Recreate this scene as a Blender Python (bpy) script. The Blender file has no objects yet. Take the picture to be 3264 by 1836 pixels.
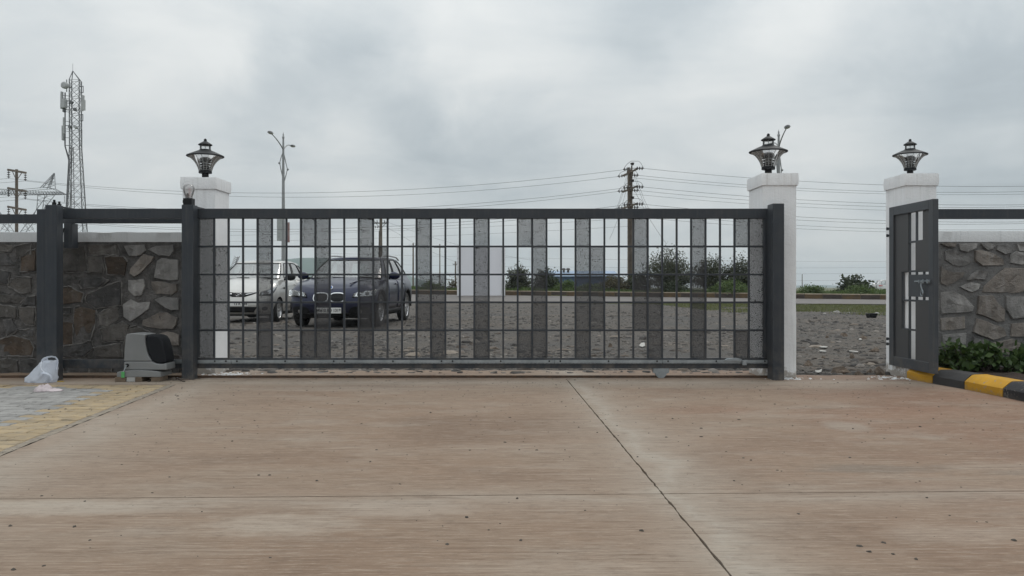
import bpy, bmesh, math, random
import numpy as np
from math import radians, sin, cos, pi, sqrt
from mathutils import Vector, Matrix, noise as mnoise

random.seed(7)
rng = np.random.default_rng(7)
scene = bpy.context.scene
COL = scene.collection

# ------------------------------------------------------------------ camera
F = 2600.0          # focal length in photo pixels (3264 wide)
CH = 0.89           # camera height
HOR = 905.0         # row of the horizon in the photo
cam_d = bpy.data.cameras.new('camera')
cam = bpy.data.objects.new('camera', cam_d)
COL.objects.link(cam)
cam.location = (0, 0, CH)
cam.rotation_euler = (radians(90), 0, 0)
cam_d.sensor_width = 36.0
cam_d.lens = 36.0 * F / 3264.0
cam_d.shift_y = -(918.0 - HOR) / 3264.0
cam_d.clip_start = 0.05
cam_d.clip_end = 12000
scene.camera = cam

# ------------------------------------------------------------------ world, sun, exposure
scene.view_settings.view_transform = 'Standard'
scene.view_settings.look = 'None'
scene.view_settings.exposure = 0.12
scene.view_settings.gamma = 1.0
scene.view_settings.use_curve_mapping = False

def pxdir(u, v):
    d = Vector(((u - 1632) / F, 1.0, (HOR - v) / F))
    return d.normalized()

SUN_EL, SUN_AZ = radians(58), radians(35)     # high behind thin cloud, ahead and to the right
world = bpy.data.worlds.new('World')
scene.world = world
world.use_nodes = True
wn = world.node_tree
wn.nodes.clear()
def N(nt, t, **kw):
    n = nt.nodes.new(t)
    for k, v in kw.items():
        if k.startswith('i_'):
            key = k[2:]
            key = int(key) if key.isdigit() else key
            n.inputs[key].default_value = v
        else:
            setattr(n, k, v)
    return n
def mth(nt, op, a, b=None, c=None, clamp=False):
    n = nt.nodes.new('ShaderNodeMath'); n.operation = op; n.use_clamp = clamp
    for i, x in enumerate((a, b, c)):
        if x is None: continue
        if isinstance(x, (int, float)): n.inputs[i].default_value = x
        else: nt.links.new(x, n.inputs[i])
    return n.outputs[0]
def vmth(nt, op, a, b=None):
    n = nt.nodes.new('ShaderNodeVectorMath'); n.operation = op
    for i, x in enumerate((a, b)):
        if x is None: continue
        if isinstance(x, (tuple, list, Vector)): n.inputs[i].default_value = tuple(x)
        else: nt.links.new(x, n.inputs[i])
    return n
def ramp(nt, fac, stops):
    n = nt.nodes.new('ShaderNodeValToRGB')
    while len(n.color_ramp.elements) < len(stops): n.color_ramp.elements.new(0.5)
    for e, (p, c) in zip(n.color_ramp.elements, stops):
        e.position = p; e.color = (c[0], c[1], c[2], 1)
    nt.links.new(fac, n.inputs[0])
    return n.outputs[0]
def mixc(nt, fac, a, b, mode='MIX'):
    n = nt.nodes.new('ShaderNodeMix'); n.data_type = 'RGBA'; n.blend_type = mode
    if isinstance(fac, (int, float)): n.inputs[0].default_value = fac
    else: nt.links.new(fac, n.inputs[0])
    for idx, x in ((6, a), (7, b)):
        if isinstance(x, (tuple, list)): n.inputs[idx].default_value = (x[0], x[1], x[2], 1)
        else: nt.links.new(x, n.inputs[idx])
    return n.outputs[2]

tc = N(wn, 'ShaderNodeTexCoord')
dirv = vmth(wn, 'NORMALIZE', tc.outputs['Generated']).outputs[0]
sep = N(wn, 'ShaderNodeSeparateXYZ'); wn.links.new(dirv, sep.inputs[0])
zc = mth(wn, 'MAXIMUM', sep.outputs[2], 0.0)
den = mth(wn, 'ADD', zc, 0.16)
comb = N(wn, 'ShaderNodeCombineXYZ')
wn.links.new(mth(wn, 'DIVIDE', sep.outputs[0], den), comb.inputs[0])
wn.links.new(mth(wn, 'DIVIDE', sep.outputs[1], den), comb.inputs[1])
cn1 = N(wn, 'ShaderNodeTexNoise', i_Scale=1.1, i_Detail=9.0, i_Roughness=0.56, i_Distortion=0.5)
wn.links.new(comb.outputs[0], cn1.inputs['Vector'])
cn2 = N(wn, 'ShaderNodeTexNoise', i_Scale=5.0, i_Detail=7.0, i_Roughness=0.6, i_Distortion=0.3)
wn.links.new(dirv, cn2.inputs['Vector'])
# the direction, warped a little by noise, so that the cloud banks have ragged soft edges
wv = vmth(wn, 'SUBTRACT', cn2.outputs['Color'], (0.5, 0.5, 0.5))
ws = N(wn, 'ShaderNodeVectorMath', operation='SCALE'); ws.inputs['Scale'].default_value = 0.22
wn.links.new(wv.outputs[0], ws.inputs[0])
wd = vmth(wn, 'NORMALIZE', vmth(wn, 'ADD', dirv, ws.outputs[0]).outputs[0]).outputs[0]
val = mth(wn, 'MULTIPLY_ADD', mth(wn, 'SUBTRACT', cn1.outputs['Fac'], 0.5), 0.42, 0.59)
val = mth(wn, 'MULTIPLY_ADD', mth(wn, 'SUBTRACT', cn2.outputs['Fac'], 0.5), 0.07, val)
BANKS = [  # (column, row, radius in pixels, brightness)
    (1000, 300, 230, -.075), (830, 390, 150, -.05), (1400, 500, 190, -.10), (1150, 130, 170, -.04),
    (440, 40, 330, .06), (730, 190, 120, .06), (1490, 150, 170, .085), (1060, 500, 150, .06),
    (1700, 495, 200, -.09), (2170, 70, 230, -.11), (2420, 190, 260, .085), (1740, 180, 150, .05),
    (3030, 360, 280, -.11), (3230, 90, 190, -.09), (2760, 250, 150, -.03), (2500, 60, 190, .05), (2150, 330, 200, .03),
    (200, 560, 200, -.03), (2800, 620, 250, .02)]
for (u, v, r, a) in BANKS:
    d = pxdir(u, v)
    dp = vmth(wn, 'DOT_PRODUCT', wd, d).outputs['Value']
    s = (r / F) ** 2
    e = mth(wn, 'EXPONENT', mth(wn, 'MULTIPLY', mth(wn, 'SUBTRACT', dp, 1.0), 2.0 / s))
    val = mth(wn, 'MULTIPLY_ADD', e, a * 1.18, val)
ccol = ramp(wn, val, [(0.30, (0.290, 0.330, 0.360)), (0.46, (0.462, 0.512, 0.540)), (0.56, (0.585, 0.625, 0.640)), (0.68, (0.720, 0.742, 0.738)), (1.0, (0.95, 0.965, 0.955))])
sky = N(wn, 'ShaderNodeTexSky')
sky.sky_type = 'NISHITA'; sky.sun_disc = False
sky.sun_elevation = SUN_EL; sky.sun_rotation = SUN_AZ
# brighter towards the zenith, as any overcast sky
cl10 = N(wn, 'ShaderNodeVectorMath', operation='SCALE'); wn.links.new(mth(wn, 'MULTIPLY_ADD', mth(wn, 'POWER', zc, 1.5), 12.0, 8.75), cl10.inputs['Scale'])
wn.links.new(ccol, cl10.inputs[0])
skymix = mixc(wn, 0.96, sky.outputs[0], cl10.outputs[0])
bg = N(wn, 'ShaderNodeBackground'); bg.inputs[1].default_value = 0.1
wn.links.new(skymix, bg.inputs[0])
wo = N(wn, 'ShaderNodeOutputWorld'); wn.links.new(bg.outputs[0], wo.inputs[0])

sun_d = bpy.data.lights.new('sun', 'SUN')
sun_d.energy = 0.75; sun_d.angle = radians(28); sun_d.color = (1.0, 0.96, 0.9)
sun = bpy.data.objects.new('sun', sun_d); COL.objects.link(sun)
sv = Vector((sin(SUN_AZ) * cos(SUN_EL), cos(SUN_AZ) * cos(SUN_EL), sin(SUN_EL)))
sun.rotation_euler = (-sv).to_track_quat('-Z', 'Y').to_euler()

# ------------------------------------------------------------------ helpers
def PX(u, D): return (u - 1632.0) * D / F
def PZ(v, D): return CH + (HOR - v) * D / F
def P(u, v, D): return Vector((PX(u, D), D, PZ(v, D)))
def GD(v, z=0.0): return (CH - z) * F / (v - HOR)        # depth of a ground row
def GP(u, v, z=0.0):
    D = GD(v, z); return Vector((PX(u, D), D, z))

def chain_loc(o):
    s = Vector((0, 0, 0))
    while o is not None:
        s += o.location; o = o.parent
    return s

def tag(o, label=None, cat=None, group=None, kind=None):
    if label: o['label'] = label
    if cat: o['category'] = cat
    if group: o['group'] = group
    if kind: o['kind'] = kind
    return o

def thing(name, label, cat, loc=(0, 0, 0), rz=0.0, group=None):
    o = bpy.data.objects.new(name, None); COL.objects.link(o)
    o.empty_display_size = 0.1
    o.location = loc; o.rotation_euler = (0, 0, rz)
    return tag(o, label, cat, group)

def link_mesh(name, me, parent=None):
    o = bpy.data.objects.new(name, me); COL.objects.link(o)
    if parent is not None: o.parent = parent
    return o

def copy_tree(o, parent=None):
    c = o.copy(); COL.objects.link(c); c.parent = parent
    for ch in list(o.children): copy_tree(ch, c)
    return c

class MB:
    def __init__(s): s.v = []; s.f = []; s.m = []
    def add(s, vs, fs, mi=0):
        b = len(s.v); s.v += [tuple(x) for x in vs]
        for f in fs: s.f.append(tuple(b + i for i in f)); s.m.append(mi)
    def box(s, x0, x1, y0, y1, z0, z1, mi=0, M=None):
        vs = [Vector((x, y, z)) for z in (z0, z1) for (x, y) in ((x0, y0), (x1, y0), (x1, y1), (x0, y1))]
        if M is not None: vs = [M @ v for v in vs]
        s.add(vs, [(3, 2, 1, 0), (4, 5, 6, 7), (0, 1, 5, 4), (1, 2, 6, 5), (2, 3, 7, 6), (3, 0, 4, 7)], mi)
    def cbox(s, c, d, M=None, mi=0):
        s.box(c[0]-d[0]/2, c[0]+d[0]/2, c[1]-d[1]/2, c[1]+d[1]/2, c[2]-d[2]/2, c[2]+d[2]/2, mi, M)
    def cyl(s, p0, p1, r0, r1=None, n=12, cap=True, mi=0):
        p0 = Vector(p0); p1 = Vector(p1); r1 = r0 if r1 is None else r1
        d = (p1 - p0)
        if d.length < 1e-9: return
        d.normalize(); a = d.orthogonal().normalized(); b = d.cross(a)
        vs = []
        for p, r in ((p0, r0), (p1, r1)):
            for i in range(n):
                t = 2 * pi * i / n
                vs.append(p + (a * cos(t) + b * sin(t)) * r)
        fs = [(i, (i + 1) % n, n + (i + 1) % n, n + i) for i in range(n)]
        if cap: fs += [tuple(range(n - 1, -1, -1)), tuple(range(n, 2 * n))]
        s.add(vs, fs, mi)
    def tube(s, pts, r, n=6, mi=0, cap=True, closed=False, flat=1.0):
        pts = [Vector(p) for p in pts]; k = len(pts)
        rs = r if isinstance(r, (list, tuple)) else [r] * k
        vs = []; prev = None
        for i in range(k):
            if closed: d = pts[(i + 1) % k] - pts[i - 1]
            else: d = pts[min(i + 1, k - 1)] - pts[max(i - 1, 0)]
            if d.length < 1e-9: d = Vector((0, 0, 1))
            d.normalize()
            a = d.orthogonal().normalized() if prev is None else (prev - d * prev.dot(d))
            if a.length < 1e-6: a = d.orthogonal()
            a.normalize(); prev = a; b = d.cross(a)
            for j in range(n):
                t = 2 * pi * j / n
                vs.append(pts[i] + (a * cos(t) + b * sin(t) * flat) * rs[i])
        fs = []
        for i in range(k if closed else k - 1):
            i2 = (i + 1) % k
            for j in range(n):
                fs.append((i * n + j, i * n + (j + 1) % n, i2 * n + (j + 1) % n, i2 * n + j))
        if cap and not closed: fs += [tuple(range(n - 1, -1, -1)), tuple(range((k - 1) * n, k * n))]
        s.add(vs, fs, mi)
    def lathe(s, prof, n=24, c=(0, 0, 0), mi=0, ax='z'):
        vs = []
        for (r, z) in prof:
            r = max(r, 1e-4)
            for i in range(n):
                t = 2 * pi * i / n
                if ax == 'z': vs.append((c[0] + r * cos(t), c[1] + r * sin(t), c[2] + z))
                elif ax == 'x': vs.append((c[0] + z, c[1] + r * cos(t), c[2] + r * sin(t)))
                else: vs.append((c[0] + r * cos(t), c[1] - z, c[2] + r * sin(t)))
        fs = []
        for k in range(len(prof) - 1):
            for i in range(n):
                fs.append((k * n + i, k * n + (i + 1) % n, (k + 1) * n + (i + 1) % n, (k + 1) * n + i))
        s.add(vs, fs, mi)
    def ball(s, c, r, n=10, sq=(1, 1, 1)):
        vs = []; fs = []
        m = n // 2 + 1
        for k in range(m + 1):
            th = pi * k / m
            for i in range(n):
                t = 2 * pi * i / n
                vs.append((c[0] + r * sq[0] * sin(th) * cos(t), c[1] + r * sq[1] * sin(th) * sin(t), c[2] + r * sq[2] * cos(th)))
        for k in range(m):
            for i in range(n):
                fs.append((k * n + i, (k + 1) * n + i, (k + 1) * n + (i + 1) % n, k * n + (i + 1) % n))
        s.add(vs, fs)
    def prism(s, poly, y0, y1, mi=0):
        """poly in (x, z), extruded along y"""
        n = len(poly)
        vs = [(x, y0, z) for x, z in poly] + [(x, y1, z) for x, z in poly]
        fs = [tuple(range(n)), tuple(range(2 * n - 1, n - 1, -1))]
        fs += [(i, n + i, n + (i + 1) % n, (i + 1) % n) for i in range(n)]
        s.add(vs, fs, mi)
    def prismz(s, poly, z0, z1, mi=0):
        n = len(poly)
        vs = [(x, y, z0) for x, y in poly] + [(x, y, z1) for x, y in poly]
        fs = [tuple(range(n - 1, -1, -1)), tuple(range(n, 2 * n))]
        fs += [(i, (i + 1) % n, n + (i + 1) % n, n + i) for i in range(n)]
        s.add(vs, fs, mi)
    def grid(s, P2, mi=0, flip=False):
        """P2 = list of rows of points"""
        r = len(P2); c = len(P2[0])
        vs = [p for row in P2 for p in row]; fs = []
        for i in range(r - 1):
            for j in range(c - 1):
                q = (i * c + j, i * c + j + 1, (i + 1) * c + j + 1, (i + 1) * c + j)
                fs.append(q[::-1] if flip else q)
        s.add(vs, fs, mi)
    def mesh(s, name, mats, off=Vector((0, 0, 0)), smooth=None, fix=True):
        me = bpy.data.meshes.new(name)
        o = tuple(off)
        me.from_pydata([(v[0] - o[0], v[1] - o[1], v[2] - o[2]) for v in s.v], [], s.f)
        if not isinstance(mats, (list, tuple)): mats = [mats]
        for m in mats: me.materials.append(m)
        if len(mats) > 1: me.polygons.foreach_set('material_index', s.m)
        if fix:
            bm = bmesh.new(); bm.from_mesh(me)
            bmesh.ops.recalc_face_normals(bm, faces=bm.faces); bm.to_mesh(me); bm.free()
        if smooth is not None:
            me.shade_smooth(); me.set_sharp_from_angle(angle=radians(smooth))
        me.update()
        return me
    def build(s, name, mats, parent=None, local=False, smooth=None, bevel=0, seg=2, fix=True, subd=0):
        """vertices are in world space unless local: they are moved into the parent's space"""
        off = Vector((0, 0, 0)) if (local or parent is None) else chain_loc(parent)
        me = s.mesh(name, mats, off, smooth, fix)
        o = link_mesh(name, me, parent)
        if bevel:
            b = o.modifiers.new('bevel', 'BEVEL'); b.width = bevel; b.segments = seg; b.limit_method = 'ANGLE'; b.harden_normals = True
            me.shade_smooth()
        if subd:
            m = o.modifiers.new('subd', 'SUBSURF'); m.levels = subd; m.render_levels = subd
        return o

def np_mesh(name, V, Fc, mat, parent=None, smooth=False):
    """V (n,3), Fc (m,k) arrays"""
    me = bpy.data.meshes.new(name)
    V = np.asarray(V, dtype=np.float32); Fc = np.asarray(Fc, dtype=np.int32)
    k = Fc.shape[1]
    me.vertices.add(len(V)); me.vertices.foreach_set('co', V.ravel())
    me.loops.add(Fc.size); me.loops.foreach_set('vertex_index', Fc.ravel())
    me.polygons.add(len(Fc))
    me.polygons.foreach_set('loop_start', np.arange(0, Fc.size, k, dtype=np.int32))
    me.polygons.foreach_set('loop_total', np.full(len(Fc), k, dtype=np.int32))
    if smooth: me.polygons.foreach_set('use_smooth', np.ones(len(Fc), dtype=bool))
    me.materials.append(mat); me.update(calc_edges=True)
    return link_mesh(name, me, parent)

# ------------------------------------------------------------------ materials
def new_mat(name):
    m = bpy.data.materials.new(name); m.use_nodes = True
    nt = m.node_tree; nt.nodes.clear()
    out = nt.nodes.new('ShaderNodeOutputMaterial')
    b = nt.nodes.new('ShaderNodeBsdfPrincipled')
    nt.links.new(b.outputs[0], out.inputs[0])
    return m, nt, b, out
def objco(nt, which='Object'):
    return nt.nodes.new('ShaderNodeTexCoord').outputs[which]
def mapping(nt, vec, sc=(1, 1, 1), loc=(0, 0, 0), rot=(0, 0, 0)):
    n = nt.nodes.new('ShaderNodeMapping')
    n.inputs['Scale'].default_value = sc; n.inputs['Location'].default_value = loc; n.inputs['Rotation'].default_value = rot
    nt.links.new(vec, n.inputs['Vector']); return n.outputs[0]
def noise(nt, vec, scale, detail=4, rough=0.55, dist=0.0):
    n = N(nt, 'ShaderNodeTexNoise', i_Scale=scale, i_Detail=detail, i_Roughness=rough, i_Distortion=dist)
    if vec is not None: nt.links.new(vec, n.inputs['Vector'])
    return n.outputs['Fac']
def bump(nt, bsdf, h, strength=0.3, dist=0.01):
    n = nt.nodes.new('ShaderNodeBump'); n.inputs['Strength'].default_value = strength; n.inputs['Distance'].default_value = dist
    nt.links.new(h, n.inputs['Height']); nt.links.new(n.outputs[0], bsdf.inputs['Normal'])

def simple(name, col, rough=0.6, metal=0.0, col2=None, vs=6.0, bs=None, bstr=0.2, bdist=0.004, rnd=0.0, coat=0.0, lo=0.35, hi=0.65, spec=0.5):
    """plain surface: two colours through noise, brightness varied per object, optional fine relief"""
    m, nt, b, out = new_mat(name)
    b.inputs['Roughness'].default_value = rough; b.inputs['Metallic'].default_value = metal
    b.inputs['Coat Weight'].default_value = coat; b.inputs['Specular IOR Level'].default_value = spec
    c = None
    vec = objco(nt)
    if col2 is None: col2 = tuple(x * 0.8 for x in col)
    f = noise(nt, vec, vs, 5, 0.6)
    c = ramp(nt, f, [(lo, col2), (hi, col)])
    if rnd:
        oi = nt.nodes.new('ShaderNodeObjectInfo').outputs['Random']
        k = mth(nt, 'MULTIPLY_ADD', oi, 2 * rnd, 1 - rnd)
        vm = nt.nodes.new('ShaderNodeVectorMath'); vm.operation = 'SCALE'
        nt.links.new(c, vm.inputs[0]); nt.links.new(k, vm.inputs['Scale']); c = vm.outputs[0]
    nt.links.new(c, b.inputs['Base Color'])
    r = mth(nt, 'MULTIPLY_ADD', f, 0.16, rough - 0.08, clamp=True)
    nt.links.new(r, b.inputs['Roughness'])
    if bs: bump(nt, b, noise(nt, vec, bs, 4, 0.6), bstr, bdist)
    return m

def srgb(r, g, b):
    f = lambda x: ((x / 255 + 0.055) / 1.055) ** 2.4 if x > 10 else x / 255 / 12.92
    return (f(r), f(g), f(b))

def m_gatepaint(name, col):
    """satin grey paint with uneven sheen, faint rain streaks, scratches and road dust low down"""
    m, nt, b, out = new_mat(name)
    v = objco(nt)
    n1 = noise(nt, v, 2.3, 5, 0.6)
    c = ramp(nt, n1, [(0.35, tuple(x * 0.80 for x in col)), (0.65, col)])
    st = noise(nt, mapping(nt, v, (34, 34, 1.3)), 1.0, 4, 0.6)
    c = mixc(nt, mth(nt, 'MULTIPLY', mth(nt, 'SUBTRACT', st, 0.52, clamp=True), 1.1), c, (0.11, 0.108, 0.10))
    sz = nt.nodes.new('ShaderNodeSeparateXYZ'); nt.links.new(v, sz.inputs[0])
    n2 = noise(nt, v, 9, 5, 0.7)
    low = mth(nt, 'MULTIPLY', mth(nt, 'SUBTRACT', 0.42, sz.outputs[2], clamp=True), 1.5)
    c = mixc(nt, mth(nt, 'MULTIPLY', mth(nt, 'ADD', low, 0.10), mth(nt, 'MULTIPLY', mth(nt, 'SUBTRACT', n2, 0.42, clamp=True), 3.2, clamp=True)), c, (0.16, 0.135, 0.11))
    sc = noise(nt, mapping(nt, v, (60, 60, 11), rot=(0.2, 0.5, 0.1)), 1.0, 2, 0.5)
    c = mixc(nt, mth(nt, 'MULTIPLY', mth(nt, 'SUBTRACT', sc, 0.74, clamp=True), 4.0, clamp=True), c, (0.15, 0.15, 0.15))
    nt.links.new(c, b.inputs['Base Color'])
    nt.links.new(mth(nt, 'MULTIPLY_ADD', n2, 0.35, 0.30), b.inputs['Roughness'])
    b.inputs['Specular IOR Level'].default_value = 0.4
    bump(nt, b, noise(nt, v, 210, 3, 0.6), 0.05, 0.001)
    return m
M_gate = m_gatepaint('grey gate paint', (0.032, 0.038, 0.047))
M_gate_lt = m_gatepaint('grey door paint', (0.054, 0.061, 0.071))
M_galv = simple('galvanised steel', (0.36, 0.39, 0.41), 0.42, 0.75, (0.26, 0.29, 0.31), 14, bs=120, bstr=0.08, bdist=0.001)
M_black = simple('black plastic', (0.010, 0.010, 0.011), 0.5, spec=0.25)
M_blackmetal = simple('black lamp metal', (0.020, 0.022, 0.024), 0.55, 0, (0.015, 0.016, 0.018), 8, spec=0.25)
M_rust = simple('rusty steel', (0.10, 0.055, 0.03), 0.8, 0, (0.045, 0.03, 0.022), 18, bs=60)
M_grey_pl = simple('grey motor plastic', (0.205, 0.209, 0.21), 0.5, 0, (0.175, 0.179, 0.18), 4, bs=500, bstr=0.04, bdist=0.001)
M_dark_pl = simple('dark motor plastic', (0.011, 0.012, 0.015), 0.6, spec=0.2)
M_rubber = simple('tyre rubber', (0.018, 0.018, 0.018), 0.85, 0, (0.03, 0.028, 0.026), 9)
M_wire = simple('wire', (0.05, 0.05, 0.055), 0.6)
M_insul = simple('dark glazed insulator', (0.035, 0.025, 0.022), 0.3)
M_towersteel = simple('tower steel', (0.155, 0.16, 0.165), 0.6, 0.1, (0.10, 0.104, 0.108), 0.6)
M_antenna = simple('antenna grey', (0.40, 0.41, 0.41), 0.5)
M_polegrey = simple('galvanised lamp post', (0.30, 0.31, 0.31), 0.5, 0.3, (0.23, 0.235, 0.235), 1.2)
M_concpole = simple('weathered pole', (0.16, 0.13, 0.10), 0.85, 0, (0.09, 0.07, 0.055), 3, bs=30)

def m_plaster(name, col, dirt=True):
    m, nt, b, out = new_mat(name)
    v = objco(nt)
    b.inputs['Roughness'].default_value = 0.75
    n1 = noise(nt, v, 3.5, 5, 0.6)
    c = ramp(nt, n1, [(0.35, tuple(x * 0.93 for x in col)), (0.65, col)])
    # rain streaks and a dirty splash zone of uneven height at the foot
    st = noise(nt, mapping(nt, v, (26, 26, 1.1)), 1.0, 4, 0.6)
    c = mixc(nt, mth(nt, 'MULTIPLY', mth(nt, 'SUBTRACT', st, 0.54, clamp=True), 1.6), c, tuple(x * 0.6 for x in col))
    if dirt:
        zt = nt.nodes.new('ShaderNodeSeparateXYZ'); nt.links.new(v, zt.inputs[0])
        up = mth(nt, 'MULTIPLY', mth(nt, 'SUBTRACT', zt.outputs[2], 1.25, clamp=True), 1.3, clamp=True)
        s2 = noise(nt, mapping(nt, v, (38, 38, 0.7), (3, 1, 0)), 1.0, 4, 0.6)
        c = mixc(nt, mth(nt, 'MULTIPLY', up, mth(nt, 'MULTIPLY', mth(nt, 'SUBTRACT', s2, 0.52, clamp=True), 4.0, clamp=True)), c, (0.66, 0.655, 0.645))
        sz = nt.nodes.new('ShaderNodeSeparateXYZ'); nt.links.new(v, sz.inputs[0])
        n2 = noise(nt, v, 14, 5, 0.65)
        k = mth(nt, 'SUBTRACT', mth(nt, 'MULTIPLY_ADD', n2, 0.50, -0.15), sz.outputs[2])
        k = mth(nt, 'MULTIPLY', k, 14, clamp=True)
        c = mixc(nt, mth(nt, 'MULTIPLY', k, 0.8), c, (0.31, 0.265, 0.215))
    nt.links.new(c, b.inputs['Base Color'])
    h = mth(nt, 'ADD', noise(nt, v, 55, 5, 0.62), mth(nt, 'MULTIPLY', noise(nt, v, 12, 3), 0.6))
    bump(nt, b, h, 0.55, 0.010)
    return m
M_pillar = m_plaster('white textured plaster', (0.86, 0.865, 0.875))
M_coping = m_plaster('off white coping', (0.66, 0.665, 0.67), dirt=False)

def m_stone(name, c1, c2, c3=None):
    m, nt, b, out = new_mat(name)
    v = objco(nt)
    oi = nt.nodes.new('ShaderNodeObjectInfo').outputs['Random']
    off = nt.nodes.new('ShaderNodeCombineXYZ'); nt.links.new(mth(nt, 'MULTIPLY', oi, 37.0), off.inputs[0]); nt.links.new(mth(nt, 'MULTIPLY', oi, 11.0), off.inputs[2])
    vo = vmth(nt, 'ADD', v, off.outputs[0]).outputs[0]
    n1 = noise(nt, vo, 7, 7, 0.65, 0.4)
    c = ramp(nt, n1, [(0.3, c2), (0.62, c1)])
    n2 = noise(nt, mapping(nt, vo, (9, 9, 2.2)), 1.0, 5, 0.6)
    c = mixc(nt, mth(nt, 'MULTIPLY', mth(nt, 'SUBTRACT', n2, 0.5, clamp=True), 3.0, clamp=True), c, c3 or tuple(x * 1.5 for x in c1))
    # lime wash splashes
    n3 = noise(nt, vo, 22, 6, 0.7)
    c = mixc(nt, mth(nt, 'MULTIPLY', mth(nt, 'SUBTRACT', n3, 0.60, clamp=True), 3.5, clamp=True), c, (0.30, 0.29, 0.28))
    k = mth(nt, 'MULTIPLY_ADD', oi, 0.5, 0.75)
    sc = nt.nodes.new('ShaderNodeVectorMath'); sc.operation = 'SCALE'
    nt.links.new(c, sc.inputs[0]); nt.links.new(k, sc.inputs['Scale'])
    nt.links.new(sc.outputs[0], b.inputs['Base Color'])
    b.inputs['Roughness'].default_value = 0.85
    h = mth(nt, 'ADD', noise(nt, vo, 16, 6, 0.65), mth(nt, 'MULTIPLY', noise(nt, vo, 70, 4, 0.7), 0.35))
    bump(nt, b, h, 0.8, 0.03)
    return m
ST_grey = m_stone('grey wall stone', (0.245, 0.235, 0.226), (0.135, 0.130, 0.126))
ST_dark = m_stone('dark wall stone', (0.074, 0.070, 0.069), (0.038, 0.037, 0.037), (0.15, 0.143, 0.138))
ST_rust = m_stone('rust brown wall stone', (0.090, 0.062, 0.043), (0.046, 0.037, 0.030), (0.125, 0.107, 0.092))
ST_brown = m_stone('brown wall stone', (0.104, 0.094, 0.085), (0.053, 0.049, 0.046), (0.18, 0.168, 0.156))
ST_tan = m_stone('tan wall stone', (0.245, 0.214, 0.188), (0.130, 0.115, 0.104), (0.30, 0.283, 0.268))
M_mortar = simple('wall mortar', (0.185, 0.180, 0.176), 0.9, 0, (0.115, 0.112, 0.109), 9, bs=40, bstr=0.8, bdist=0.02)
M_mortar_dk = simple('dark wall mortar', (0.135, 0.127, 0.122), 0.9, 0, (0.046, 0.043, 0.041), 7, bs=30, bstr=0.9, bdist=0.03)

M_pointing = simple('pale mortar pointing', (0.20, 0.19, 0.18), 0.9, 0, (0.075, 0.07, 0.066), 12, bs=60, bstr=0.7, bdist=0.01)

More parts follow.
